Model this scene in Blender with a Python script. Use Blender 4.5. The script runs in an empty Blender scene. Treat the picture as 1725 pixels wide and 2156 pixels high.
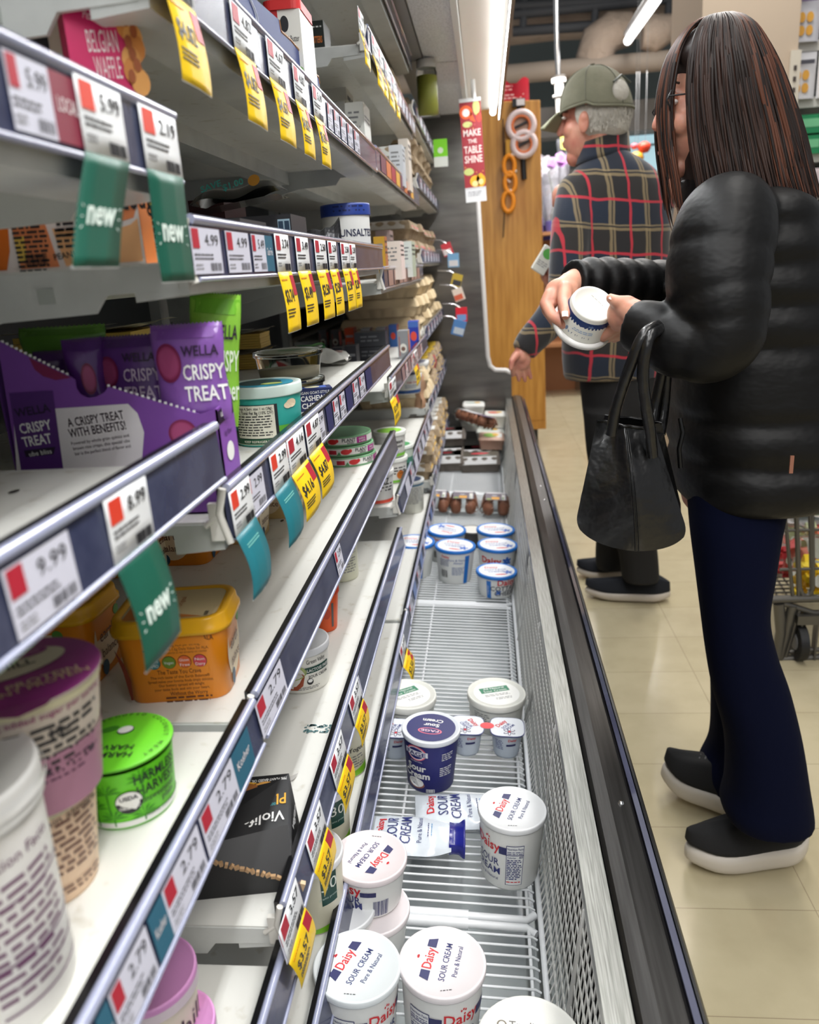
import bpy, math, random
from mathutils import Vector, Matrix
random.seed(7)
R_ = random.Random(11)
PI = math.pi
SC = bpy.context.scene
COL = SC.collection

# ------------------------------------------------------------------ camera
CAM_H, FPX = 1.30, 1660.0
# world axes written in camera axes (x right, y down, z forward)
def _axes():
    vp = Vector((1020-862.5, 552-1078, FPX)).normalized()
    p = Vector((1060-862.5, 400-1078, FPX)); q = Vector((1060-862.5+2.5, 400-1078+100, FPX))
    d = p.cross(q).cross(vp).normalized()
    if d.y < 0: d = -d
    up = -d
    xd = vp.cross(up)
    if xd.x < 0: xd = -xd
    return xd, vp, up
AX, AY, AZ = _axes()
cam_d = bpy.data.cameras.new('camera')
cam = bpy.data.objects.new('camera', cam_d); COL.objects.link(cam)
cam_d.sensor_fit = 'HORIZONTAL'; cam_d.sensor_width = 36.0
cam_d.lens = FPX*36.0/1725.0
cam_d.clip_start = 0.02; cam_d.clip_end = 60
def _cw(v):   # camera-axes vector -> world
    return Vector((AX.dot(v), AY.dot(v), AZ.dot(v)))
cx_, cy_, cz_ = _cw(Vector((1,0,0))), _cw(Vector((0,-1,0))), _cw(Vector((0,0,-1)))
M = Matrix((cx_, cy_, cz_)).transposed().to_4x4()
M.translation = Vector((0, 0, CAM_H))
cam.matrix_world = M
SC.camera = cam
cam_d.dof.use_dof = True
cam_d.dof.focus_distance = 1.15
cam_d.dof.aperture_fstop = 7.0

def ray(px, py):
    return _cw(Vector((px-862.5, py-1078, FPX)))
def at(px, py, X=None, Y=None, Z=None):   # a pixel's point on a real plane of the place
    r = ray(px, py)
    t = X/r.x if X is not None else (Y/r.y if Y is not None else (Z-CAM_H)/r.z)
    return Vector((0, 0, CAM_H)) + r*t

# ------------------------------------------------------------------ view, world, lights
SC.view_settings.view_transform = 'Standard'
SC.view_settings.look = 'None'
SC.view_settings.gamma = 1.0
SC.view_settings.use_curve_mapping = False
SC.view_settings.exposure = 0.62
W = bpy.data.worlds.new('world'); SC.world = W; W.use_nodes = True
W.node_tree.nodes['Background'].inputs[0].default_value = (0.95, 0.97, 1.0, 1)
W.node_tree.nodes['Background'].inputs[1].default_value = 0.24
def area(name, loc, size, power, color=(1, 1, 1), rot=(0, 0, 0)):
    l = bpy.data.lights.new(name, 'AREA'); l.shape = 'RECTANGLE'; l.size, l.size_y = size
    l.energy = power; l.color = color
    o = bpy.data.objects.new(name, l); COL.objects.link(o); o.location = loc; o.rotation_euler = rot
    return o
# light of the store's ceiling strip lamps over the aisle
area('aisle_strip_light', (1.05, 1.2, 3.55), (0.5, 5.0), 46, (1, 0.97, 0.93))
area('aisle_strip_light', (1.2, 5.4, 3.7), (0.6, 3.2), 92, (1, 0.97, 0.93))
area('aisle_strip_light', (0.9, -1.6, 3.3), (1.6, 1.2), 45, (1, 0.97, 0.94))
area('flower_fill_light', (0.9, 7.5, 2.75), (1.6, 0.3), 34, (1, 0.98, 0.96))  # added fill with no lamp behind it, brightens the wrapped orchids
# light of the case's own canopy tubes
area('case_tube_light', (0.075, 1.9, 1.992), (0.05, 5.2), 36, (0.97, 0.99, 1.0), (0, math.radians(-14), 0))

# ------------------------------------------------------------------ materials
MATS = {}
def lin(c):
    return tuple(((x/12.92) if x <= 0.04045 else ((x+0.055)/1.055)**2.4) for x in c)
def mat(name, col=(0.8, 0.8, 0.8), rough=0.5, metal=0.0, **k):
    """a Principled material; col is the sRGB look"""
    if name in MATS: return MATS[name]
    m = bpy.data.materials.new(name); m.use_nodes = True
    nt = m.node_tree; b = nt.nodes['Principled BSDF']
    b.inputs['Base Color'].default_value = (*lin(col), 1)
    b.inputs['Roughness'].default_value = rough; b.inputs['Metallic'].default_value = metal
    if k.get('emit'):
        b.inputs['Emission Color'].default_value = (*lin(k.get('ecol', col)), 1); b.inputs['Emission Strength'].default_value = k['emit']
    if k.get('spec') is not None: b.inputs['Specular IOR Level'].default_value = k['spec']
    if k.get('alpha') is not None: b.inputs['Alpha'].default_value = k['alpha']
    if k.get('trans'): b.inputs['Transmission Weight'].default_value = k['trans']; b.inputs['IOR'].default_value = k.get('ior', 1.3)
    if k.get('coat'): b.inputs['Coat Weight'].default_value = k['coat']; b.inputs['Coat Roughness'].default_value = 0.05
    if k.get('sheen'): b.inputs['Sheen Weight'].default_value = k['sheen']
    if k.get('sss'): b.inputs['Subsurface Weight'].default_value = k['sss']; b.inputs['Subsurface Scale'].default_value = 0.01
    if k.get('noise'):   # (scale, second colour, low, high[, stretch]) mottling of its own
        s, c2, lo, hi = k['noise'][:4]
        tc = nt.nodes.new('ShaderNodeTexCoord'); mp = nt.nodes.new('ShaderNodeMapping')
        n = nt.nodes.new('ShaderNodeTexNoise'); r = nt.nodes.new('ShaderNodeValToRGB')
        n.inputs['Scale'].default_value = s; n.inputs['Detail'].default_value = 5
        if len(k['noise']) > 4: mp.inputs['Scale'].default_value = k['noise'][4]
        nt.links.new(tc.outputs['Object'], mp.inputs[0]); nt.links.new(mp.outputs[0], n.inputs['Vector'])
        nt.links.new(n.outputs['Fac'], r.inputs[0])
        e = r.color_ramp.elements
        e[0].position = lo; e[0].color = (*lin(c2), 1); e[1].position = hi; e[1].color = (*lin(col), 1)
        nt.links.new(r.outputs[0], b.inputs['Base Color'])
    if k.get('bump'):    # (scale, strength, distance[, stretch])
        s, st, ds = k['bump'][:3]
        tc = nt.nodes.new('ShaderNodeTexCoord'); mp = nt.nodes.new('ShaderNodeMapping')
        n = nt.nodes.new('ShaderNodeTexNoise'); bp = nt.nodes.new('ShaderNodeBump')
        n.inputs['Scale'].default_value = s; n.inputs['Detail'].default_value = 4
        if len(k['bump']) > 3: mp.inputs['Scale'].default_value = k['bump'][3]
        bp.inputs['Strength'].default_value = st; bp.inputs['Distance'].default_value = ds
        nt.links.new(tc.outputs['Object'], mp.inputs[0]); nt.links.new(mp.outputs[0], n.inputs['Vector'])
        nt.links.new(n.outputs['Fac'], bp.inputs['Height']); nt.links.new(bp.outputs[0], b.inputs['Normal'])
    MATS[name] = m
    return m
def clr(*c, rough=0.45):
    """plain print / plastic colour from sRGB 0-255"""
    n = 'print_%d_%d_%d_%d' % (c[0], c[1], c[2], int(rough*100))
    return mat(n, (c[0]/255, c[1]/255, c[2]/255), rough)

WHITE = clr(236, 236, 234); BLACK = clr(22, 22, 24); RED = clr(200, 30, 40); NAVY = clr(30, 36, 92)
YEL = clr(246, 204, 20); GREY = clr(128, 128, 130); INK = clr(40, 40, 44); TAGRED = clr(176, 30, 52); ORED = clr(222, 62, 40)
PAPER = clr(234, 236, 238); GREENTAG = clr(8, 86, 68); TEALTAG = clr(24, 112, 124); LILAC = clr(206, 206, 220)
M_SHELF = mat('shelf_paint', (0.86, 0.86, 0.84), 0.4, noise=(46, (0.79, 0.78, 0.74), 0.28, 0.40))
M_SHELFU = mat('shelf_side_paint', (0.80, 0.81, 0.80), 0.38, noise=(12, (0.72, 0.73, 0.72), 0.3, 0.6))
M_CLIP = mat('white_clip', (0.84, 0.83, 0.80), 0.5)
M_RAILTOP = mat('clear_rail_plastic', (0.62, 0.64, 0.74), 0.12, 0.0, coat=1.0)
M_RAILBACK = mat('rail_backing', (0.19, 0.21, 0.32), 0.26, 0.0, coat=0.25, noise=(25, (0.26, 0.28, 0.38), 0.4, 0.62))
M_LIP = mat('black_lip', (0.05, 0.05, 0.06), 0.2)
M_STEEL = mat('brushed_steel', (0.60, 0.60, 0.58), 0.36, 0.9, noise=(14, (0.44, 0.44, 0.42), 0.3, 0.7, (40, 1, 8)))
M_CHROME = mat('chrome', (0.78, 0.78, 0.78), 0.18, 1.0)
M_WIREW = mat('white_coated_wire', (0.88, 0.89, 0.90), 0.3)
M_CLEAR = mat('clear_plastic', (0.93, 0.95, 0.95), 0.06, trans=1.0, ior=1.12)
M_LAMP = mat('lit_tube', (1, 1, 1), 0.4, emit=2.2)
M_SKIN = mat('skin', (0.84, 0.62, 0.52), 0.5, sss=0.15, noise=(30, (0.74, 0.48, 0.42), 0.2, 0.65))
M_PULP = mat('egg_carton_pulp', (0.66, 0.58, 0.47), 0.85, bump=(120, 0.4, 0.002), noise=(90, (0.56, 0.48, 0.38), 0.3, 0.7))
M_PULPG = mat('grey_pulp', (0.44, 0.41, 0.38), 0.85, bump=(120, 0.4, 0.002))

# ------------------------------------------------------------------ mesh builder
TXT = {}
def text_mesh(s, bold=0.0):
    """outline of a string as (2-D points, faces), baseline at 0, size 1"""
    key = (s, bold)
    if key in TXT: return TXT[key]
    cu = bpy.data.curves.new('t', 'FONT'); cu.body = s; cu.size = 1.0; cu.align_x = 'CENTER'
    cu.resolution_u = 2; cu.offset = bold; cu.fill_mode = 'BOTH'
    ob = bpy.data.objects.new('t', cu)
    me = ob.to_mesh()
    v = [(p.co.x, p.co.y) for p in me.vertices]; f = [tuple(p.vertices) for p in me.polygons]
    ob.to_mesh_clear(); bpy.data.objects.remove(ob); bpy.data.curves.remove(cu)
    TXT[key] = (v, f)
    return TXT[key]

class MB:
    def __init__(s): s.v = []; s.f = []; s.m = []; s.mats = []; s.sm = []
    def mi(s, m):
        if m not in s.mats: s.mats.append(m)
        return s.mats.index(m)
    def add(s, vs, fs, m, smooth=False):
        o = len(s.v); k = s.mi(m); s.v += [tuple(v) for v in vs]
        for f in fs: s.f.append(tuple(i+o for i in f)); s.m.append(k); s.sm.append(smooth)
    def box(s, c, d, m, rot=None):
        x, y, z = (i/2 for i in d); c = Vector(c)
        vs = [Vector((sx*x, sy*y, sz*z)) for sx in (-1, 1) for sy in (-1, 1) for sz in (-1, 1)]
        if rot is not None: vs = [rot @ v for v in vs]
        s.add([v+c for v in vs], [(0,1,3,2),(4,6,7,5),(0,4,5,1),(2,3,7,6),(0,2,6,4),(1,5,7,3)], m)
    def lathe(s, prof, m, seg=40, c=(0,0,0), cap0=False, cap1=False, sx=1.0, sy=1.0, flute=0, fl=0.0):
        vs, fs = [], []
        for r, z in prof:
            for k in range(seg):
                a = 2*PI*k/seg; rr = r*(1+fl*math.cos(flute*a)) if flute else r
                vs.append((c[0]+rr*sx*math.cos(a), c[1]+rr*sy*math.sin(a), c[2]+z))
        for i in range(len(prof)-1):
            for k in range(seg):
                k2 = (k+1) % seg
                fs.append((i*seg+k, i*seg+k2, (i+1)*seg+k2, (i+1)*seg+k))
        s.add(vs, fs, m, True)
        if cap0: s.add([vs[k] for k in range(seg)], [tuple(range(seg))[::-1]], m)
        if cap1: s.add([vs[(len(prof)-1)*seg+k] for k in range(seg)], [tuple(range(seg))], m)
    def tube(s, pts, r, m, seg=8, close=False):
        pts = [Vector(p) for p in pts]; n = len(pts); vs, fs = [], []
        rr = r if isinstance(r, (list, tuple)) else [r]*n
        up = None
        for i, p in enumerate(pts):
            if close: t = (pts[(i+1) % n]-pts[i-1]).normalized()
            else: t = (pts[min(i+1, n-1)]-pts[max(i-1, 0)]).normalized()
            if up is None:
                up = t.orthogonal().normalized()
            else:
                up = (up-t*up.dot(t))
                up = up.normalized() if up.length > 1e-6 else t.orthogonal().normalized()
            sd = t.cross(up)
            for k in range(seg):
                a = 2*PI*k/seg; vs.append(p+(up*math.cos(a)+sd*math.sin(a))*rr[i])
        for i in range(n if close else n-1):
            j = (i+1) % n
            for k in range(seg):
                k2 = (k+1) % seg; fs.append((i*seg+k, i*seg+k2, j*seg+k2, j*seg+k))
        s.add(vs, fs, m, True)
        if not close:
            s.add(vs[:seg], [tuple(range(seg))[::-1]], m); s.add(vs[-seg:], [tuple(range(seg))], m)
    def ext(s, poly, a, b, m, axis='Y', smooth=False):
        """polygon in the two other axes, extruded from a to b"""
        def pt(p, t):
            if axis == 'Y': return (p[0], t, p[1])
            if axis == 'X': return (t, p[0], p[1])
            return (p[0], p[1], t)
        n = len(poly); vs = [pt(p, a) for p in poly]+[pt(p, b) for p in poly]
        s.add(vs, [(i, (i+1) % n, n+(i+1) % n, n+i) for i in range(n)], m, smooth)
        s.add(vs[:n], [tuple(range(n))], m); s.add(vs[n:], [tuple(range(n))[::-1]], m)
    def grid(s, fn, nu, nv, m, smooth=True):
        vs = [fn(i/nu, j/nv) for j in range(nv+1) for i in range(nu+1)]
        s.add(vs, [(j*(nu+1)+i, j*(nu+1)+i+1, (j+1)*(nu+1)+i+1, (j+1)*(nu+1)+i) for j in range(nv) for i in range(nu)], m, smooth)
    def poly(s, pts, m): s.add(pts, [tuple(range(len(pts)))], m)
    def text(s, t, size, fn, m, bold=0.0, sq=1.0, width=None):
        """fn(u, v) -> point; u runs along the line, v up; width squeezes the line to that length"""
        v, f = text_mesh(t, bold)
        if not v: return
        if width:
            w = max(p[0] for p in v)-min(p[0] for p in v)
            sq = width/(w*size)
        s.add([fn(p[0]*size*sq, p[1]*size) for p in v], f, m)
    def rect(s, fn, u0, v0, u1, v1, m, nu=1):
        s.grid(lambda a, b: fn(u0+(u1-u0)*a, v0+(v1-v0)*b), nu, 1, m, False)
    def disc(s, fn, u, v, ru, rv, m, n=28):
        s.poly([fn(u+ru*math.cos(2*PI*k/n), v+rv*math.sin(2*PI*k/n)) for k in range(n)], m)
    def rows(s, fn, u0, u1, v0, dv, n, m, h=0.4, rnd=None, ragged=0.3):
        """lines of small unreadable print"""
        q = rnd or random.Random(n*17+int(abs(u0)*1e4))
        for k in range(n):
            u = u0; v = v0-k*dv; end = u1-(u1-u0)*ragged*q.random()*(1 if k % 3 == 2 else .3)
            while u < end:
                w = min((0.6+1.9*q.random())*dv, end-u)
                s.rect(fn, u, v, u+w, v+dv*h, m); u += w+dv*.42
    def bars(s, fn, u0, v0, u1, v1, m, n=22):
        q = random.Random(n)
        w = (u1-u0)/n
        for k in range(n):
            if q.random() < .8: s.rect(fn, u0+k*w, v0, u0+(k+.3+.4*q.random())*w, v1, m)
    def build(s, name, parent=None, smooth=None, mods=None):
        me = bpy.data.meshes.new(name); me.from_pydata(s.v, [], s.f); me.update()
        for m in s.mats: me.materials.append(m)
        me.polygons.foreach_set('material_index', s.m)
        me.polygons.foreach_set('use_smooth', [bool(x) if smooth is None else smooth for x in s.sm])
        me.validate()
        o = bpy.data.objects.new(name, me); COL.objects.link(o)
        if parent is not None: o.parent = parent
        return o
def bevel(o, w=0.002, seg=2):
    b = o.modifiers.new('bevel', 'BEVEL'); b.width = w; b.segments = seg; b.limit_method = 'ANGLE'; b.angle_limit = 0.7
    return o
def tag(o, label, cat, group=None, kind=None):
    o['label'] = label; o['category'] = cat
    if group: o['group'] = group
    if kind: o['kind'] = kind
    return o
def thing(name, label, cat, loc=(0,0,0), rot=(0,0,0), group=None):
    o = bpy.data.objects.new(name, None); COL.objects.link(o); o.empty_display_size = 0.02
    o.location = loc; o.rotation_euler = rot
    return tag(o, label, cat, group)
def struct(o):
    o['kind'] = 'structure'; return o
def dup(root, loc=None, rot=None, label=None, group=None):
    r = root.copy(); COL.objects.link(r)
    if loc is not None: r.location = loc
    if rot is not None: r.rotation_euler = rot
    if label: r['label'] = label
    if group: r['group'] = group
    for ch in [c for c in root.children]:
        c = ch.copy(); COL.objects.link(c); c.parent = r
        for g in [x for x in ch.children]:
            d = g.copy(); COL.objects.link(d); d.parent = c
    return r
def planar(o, ux, uy, off=0.0):
    o, ux, uy = Vector(o), Vector(ux).normalized(), Vector(uy).normalized(); n = ux.cross(uy)
    return lambda u, v: o+ux*u+uy*v+n*off
def onface(fn, ou, ov, rot=0.0):
    c, s_ = math.cos(rot), math.sin(rot)
    return lambda u, v: fn(ou+u*c-v*s_, ov+u*s_+v*c)
# ------------------------------------------------------------------ setting
XS = -0.235                    # plane of the shelf fronts
YJ = [-0.58, 0.64, 1.87, 3.07, 4.42]   # joints between the case's bays
def floor_mat():
    m = mat('floor_tile', (0.77, 0.71, 0.59), 0.16, coat=0.25)
    nt = m.node_tree; b = nt.nodes['Principled BSDF']
    tc = nt.nodes.new('ShaderNodeTexCoord'); mp = nt.nodes.new('ShaderNodeMapping'); br = nt.nodes.new('ShaderNodeTexBrick')
    mp.inputs['Location'].default_value = (-0.628+0.247*0.0, -1.848, 0)
    br.offset = 0; br.inputs['Scale'].default_value = 1.0
    br.inputs['Brick Width'].default_value = 0.494; br.inputs['Row Height'].default_value = 0.247
    br.inputs['Mortar Size'].default_value = 0.0011; br.inputs['Mortar Smooth'].default_value = 0.4
    br.inputs['Color1'].default_value = (*lin((0.765, 0.72, 0.60)), 1); br.inputs['Color2'].default_value = (*lin((0.745, 0.70, 0.575)), 1)
    br.inputs['Mortar'].default_value = (*lin((0.60, 0.55, 0.45)), 1)
    n = nt.nodes.new('ShaderNodeTexNoise'); n.inputs['Scale'].default_value = 9; n.inputs['Detail'].default_value = 6
    mx = nt.nodes.new('ShaderNodeMix'); mx.data_type = 'RGBA'; mx.blend_type = 'MULTIPLY'; mx.inputs[0].default_value = 0.35
    r = nt.nodes.new('ShaderNodeValToRGB'); r.color_ramp.elements[0].position = .3; r.color_ramp.elements[0].color = (.72, .7, .66, 1)
    r.color_ramp.elements[1].position = .6
    nt.links.new(tc.outputs['Object'], mp.inputs[0]); nt.links.new(mp.outputs[0], br.inputs[0]); nt.links.new(tc.outputs['Object'], n.inputs['Vector'])
    nt.links.new(n.outputs['Fac'], r.inputs[0]); nt.links.new(br.outputs['Color'], mx.inputs[6]); nt.links.new(r.outputs[0], mx.inputs[7])
    nt.links.new(mx.outputs[2], b.inputs['Base Color'])
    return m
b = MB(); b.box((1.5, 4.5, -0.03), (6.4, 13.4, 0.06), floor_mat()); struct(b.build('floor'))
b = MB(); b.box((1.5, 4.5, 4.65), (6.4, 13.4, 0.06), mat('ceiling_deck', (0.27, 0.29, 0.29), 0.9)); struct(b.build('ceiling'))
M_WALLF = mat('far_wall_paint', (0.46, 0.50, 0.50), 0.8)
M_BEIGE = mat('beige_paint', (0.76, 0.69, 0.61), 0.75)
M_LGREY = mat('light_grey_paint', (0.66, 0.64, 0.62), 0.7)
b = MB(); b.box((1.5, 10.9, 3.5), (6.4, 0.1, 2.3), M_WALLF); b.box((1.5, 10.92, 1.17), (6.4, 0.1, 2.35), mat('pale_wall_paint', (0.74, 0.72, 0.71), 0.7))
struct(b.build('wall_back'))
# beige column on the right behind the woman
pL, pR = at(1478, 60, Y=4.6), at(1684, 60, Y=4.6)
b = MB(); b.box(((pL.x+pR.x)/2, 4.6+0.35, 2.3), (pR.x-pL.x, 0.7, 4.6), M_BEIGE); struct(b.build('wall_column'))
# fascia beam over the flower department, the round conduit beam above it
p0, p1 = at(1100, 262, Y=9.6), at(1400, 238, Y=9.6)
b = MB(); b.box((1.3, 9.75, (p0.z+p1.z)/2), (5.4, 0.3, 0.30), M_LGREY); struct(b.build('trim_1'))
pb = at(1240, 142, Y=8.4)
b = MB(); b.tube([(-1.4, 8.4, pb.z), (3.9, 8.4, pb.z)], 0.085, mat('pipe_paint', (0.62, 0.57, 0.52), 0.7), 14)
tag(b.build('ceiling_pipe'), 'long beige horizontal pipe crossing in front of the dark wall panels', 'pipe')
# tall pale blue window behind the man's shoulder
q0, q1 = at(1308, 300, Y=10.7), at(1424, 300, Y=10.7)
wz = at(1340, 254, Y=10.7).z
b = MB(); M_WIN = mat('bright_window_glass', (0.72, 0.83, 0.87), 0.25, emit=0.55, ecol=(0.70, 0.84, 0.88))
b.box(((q0.x+q1.x)/2, 10.82, wz/2+.55), (q1.x-q0.x, 0.03, wz-1.1), M_WIN)
wo = struct(b.build('window_1'))
b = MB(); fr = clr(150, 168, 172)
for z in (wz-.02, wz-.14, wz-.27): b.box(((q0.x+q1.x)/2, 10.795, z), (q1.x-q0.x, 0.02, 0.025), fr)
for x in (q0.x, q1.x): b.box((x, 10.795, wz/2+.55), (0.05, 0.03, wz-1.1), fr)
o = b.build('window_frame', wo); o['kind'] = 'structure'

# wrapped ducts and struts under the ceiling
M_DUCT = mat('wrapped_duct', (0.70, 0.63, 0.57), 0.8, bump=(9, 0.9, 0.04))
def duct(name, label, pts, r, m=M_DUCT, seg=14):
    b = MB(); b.tube(pts, r, m, seg); return tag(b.build(name), label, 'duct')
D = lambda x, y, Y: tuple(at(x, y, Y=Y))
duct('ceiling_duct', 'wide pinkish beige wrapped duct running along the ceiling behind the light', [D(1075, 50, 9), D(1160, 45, 9), D(1260, 32, 9), D(1350, 28, 9), D(1480, 18, 9)], [.19, .17, .2, .22, .2])
duct('duct_elbow', 'beige flexible duct elbow turning down beside the grey wall panels', [D(1330, 60, 8.5), D(1290, 66, 8.5), D(1262, 88, 8.5), D(1254, 118, 8.5), D(1254, 165, 8.55), D(1256, 205, 8.55)], [.14, .17, .18, .18, .16, .16])
duct('lumpy_duct', 'lumpy wrapped duct end under the strip light', [D(1352, 74, 8.4), D(1375, 72, 8.4), D(1400, 62, 8.4), D(1418, 52, 8.4)], [.12, .17, .13, .1])
M_STRUT = mat('dark_strut', (0.30, 0.31, 0.33), 0.7)
b = MB()
for (a, c) in (((1080, 30), (1500, -12)), ((1080, 66), (1480, 38)), ((1075, 12), (1300, 2))):
    b.tube([D(*a, 8.6), D(*c, 8.6)], 0.045, M_STRUT, 6)
for x, y0, y1 in ((1105, 0, 62), (1255, 5, 60), (1268, 48, 78), (1382, 30, 62), (1410, 0, 40)):
    b.tube([D(x, y0, 8.6), D(x-4, y1, 8.6)], 0.035, M_STRUT, 6)
tag(b.build('ceiling_strut'), 'dark steel strut framing carrying the ducts under the ceiling', 'strut')
t = thing('sprinkler_pipe', 'vertical pole of bright conduit over a grey fitting hanging from ceiling', 'pipe', tuple(at(1178, 200, Y=7.6)))
lp = lambda x, y: at(x, y, Y=7.6)-t.location
b = MB(); b.tube([Vector((lp(1167, 50).x, 0, 4.63-t.location.z)), lp(1173, 108), lp(1176, 165)], 0.022, M_CHROME, 10); b.build('conduit', t)
b = MB(); b.tube([lp(1176, 160), lp(1177, 174)], 0.058, M_LGREY, 14); b.build('fitting', t)
b = MB(); b.tube([lp(1177, 172), lp(1181, 250)], 0.036, M_LGREY, 12); b.tube([lp(1179, 200), lp(1179, 204)], 0.06, M_LGREY, 12); b.build('drop_pipe', t)
# suspended strip lamp
t = thing('strip_light', 'lit white tube lamp hanging tilted under the ceiling ducts', 'light', tuple(at(1352, 40, Y=7.4)))
lp = lambda x, y, Y: at(x, y, Y=Y)-t.location
b = MB(); b.tube([lp(1322, 86, 8.2), lp(1382, -2, 6.0)], 0.035, M_LAMP, 12); b.build('tube', t)
b = MB(); b.tube([lp(1320, 82, 8.25)+Vector((0,0,.045)), lp(1380, -6, 5.95)+Vector((0,0,.045))], 0.03, clr(205, 205, 205), 8); b.build('housing', t)

# ------------------------------------------------------------------ the refrigerated case
Y0, Y1 = YJ[0], 4.5
case = thing('refrigerated_case', 'long open dairy case with steel bumper, white grille and lit canopy', 'refrigerated case', (0, 0, 0))
M_PAN = mat('pan_paint', (0.80, 0.82, 0.82), 0.25, noise=(5, (0.62, 0.65, 0.66), 0.3, 0.7))
M_BACK = mat('case_back_paint', (0.27, 0.28, 0.29), 0.45)
b = MB(); b.box((-0.36, (Y0+Y1)/2, 0.17), (0.94, Y1-Y0, 0.06), M_PAN); b.ext([(.11, .02), (.195, .02), (.195, .50), (.11, .50)], Y0, Y1, mat('case_front', (0.16, 0.16, 0.17), 0.5)); b.box((-.36, (Y0+Y1)/2, .08), (.94, Y1-Y0, .12), mat('case_front')); b.build('base_tank', case)
b = MB(); b.box((-0.80, (Y0+Y1)/2, 1.25), (0.03, Y1-Y0, 2.3), M_BACK)
for y in YJ[1:4]: b.box((-0.775, y, 1.1), (0.03, 0.05, 1.9), M_SHELFU)
b.build('back_panel', case)
b = MB(); b.ext([(.090, .285), (.100, .285), (.122, .54), (.107, .54)], Y0, Y1, mat('duct_dark', (0.05, 0.05, 0.05), 1.0, spec=0.0)); b.build('air_duct', case)
b = MB(); b.ext([(.096, .535), (.126, .535), (.126, .562), (.096, .562)], Y0, Y1, M_STEEL); b.build('rail_strip', case)
M_BUMP = mat('dark_bumper_steel', (0.30, 0.295, 0.29), 0.34, 0.75, noise=(6, (0.22, 0.215, 0.21), 0.3, 0.7, (30, 1, 30)))
b = MB(); b.ext([(.128, .50), (.182, .50), (.183, .560), (.178, .567), (.150, .571), (.133, .567), (.128, .560)], Y0, Y1, M_BUMP)
b.build('bumper', case)
b = MB(); b.ext([(.1835, .50), (.1965, .50), (.1965, .548), (.192, .562), (.1835, .567)], Y0, Y1, mat('bumper_edge_plastic', (0.36, 0.37, 0.45), 0.12, coat=1.0, noise=(7, (0.22, 0.22, 0.30), 0.35, 0.6, (1, .4, 1)))); b.build('bumper_edge', case)
b = MB(); b.ext([(.197, .44), (.206, .44), (.206, .535), (.2, .55), (.197, .55)], Y0, Y1, mat('black_rubber', (0.03, 0.03, 0.035), 0.4)); b.build('bumper_rubber', case)
for py in (1815, 1345, 1100):
    p = at({1815: 1305, 1345: 1150, 1100: 1140}[py], py, X=.165)
    b = MB(); b.lathe([(0, .0035), (.003, .003), (.0045, 0)], M_CHROME, 12, (p.x, p.y, .569)); b.build('screw', case)
# perforated white grille, in sections
M_GRILL = mat('white_grille_plastic', (0.86, 0.86, 0.84), 0.4, noise=(2.6, (0.40, 0.40, 0.40), 0.32, 0.37))
prof = [(.057, .284), (.068, .315), (.074, .35), (.079, .385), (.083, .42), (.087, .455), (.0905, .485), (.0935, .512), (.0965, .536)]
def gp(t):
    t *= len(prof)-1; i = min(int(t), len(prof)-2); q = t-i
    return (prof[i][0]*(1-q)+prof[i+1][0]*q, prof[i][1]*(1-q)+prof[i+1][1]*q)
seam = [-.42, -.02, .38, .785, 1.19, 1.595, 2.0, 2.41, 2.82, 3.23, 3.64, 4.05, 4.45]
for a, c in zip(seam, seam[1:]):
    b = MB(); nr, ncol = 8, int((c-a)/.0168)
    h = .22
    for i in range(nr):
        for j in range(ncol):
            y0, y1 = a+(c-a)*j/ncol, a+(c-a)*(j+1)/ncol; g0, g1 = i/nr, (i+1)/nr
            yy0, yy1 = y0+(y1-y0)*h/2, y1-(y1-y0)*h/2; k0, k1 = g0+(g1-g0)*h/2, g1-(g1-g0)*h/2
            P = lambda g, y: (gp(g)[0], y, gp(g)[1])
            b.add([P(g0, y0), P(g0, y1), P(g1, y1), P(g1, y0), P(k0, yy0), P(k0, yy1), P(k1, yy1), P(k1, yy0)],
                  [(0, 1, 5, 4), (1, 2, 6, 5), (2, 3, 7, 6), (3, 0, 4, 7)], M_GRILL)
    b.tube([(gp(t)[0]+.001, a+.003, gp(t)[1]+.001) for t in (0, .25, .5, .75, 1)], .003, clr(205, 205, 202), 6)
    o = b.build('grille', case); s = o.modifiers.new('s', 'SOLIDIFY'); s.thickness = .0012; s.offset = 0
b = MB(); b.tube([(.056, Y0, .288), (.056, Y1, .288)], .005, M_WIREW, 8); b.build('grille_edge', case)

# canopy with honeycomb air outlet and lit tubes
ZC = 1.985
M_CAN = mat('canopy_paint', (0.82, 0.80, 0.77), 0.4)
b = MB(); b.box((-.09, (Y0+4.42)/2, ZC+.13), (.40, 4.42-Y0, .16), M_CAN); b.box((-.48, (Y0+4.42)/2, ZC+.26), (.62, 4.42-Y0, .04), M_CAN)
b.box((-.245, (Y0+4.42)/2, ZC+.13), (.09, 4.42-Y0, .2), mat('canopy_side', (.60, .60, .60), .4)); b.build('canopy', case)
def honey():
    m = mat('honeycomb', (0.60, 0.61, 0.63), 0.4, 0.1); nt = m.node_tree; bs = nt.nodes['Principled BSDF']
    tc = nt.nodes.new('ShaderNodeTexCoord'); vo = nt.nodes.new('ShaderNodeTexVoronoi'); vo.inputs['Scale'].default_value = 160
    r = nt.nodes.new('ShaderNodeValToRGB'); r.color_ramp.elements[0].color = (.42, .42, .44, 1); r.color_ramp.elements[1].color = (.86, .87, .9, 1); r.color_ramp.elements[1].position = .5
    nt.links.new(tc.outputs['Object'], vo.inputs['Vector']); nt.links.new(vo.outputs['Distance'], r.inputs[0]); nt.links.new(r.outputs[0], bs.inputs['Base Color'])
    return m
b = MB()
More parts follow.
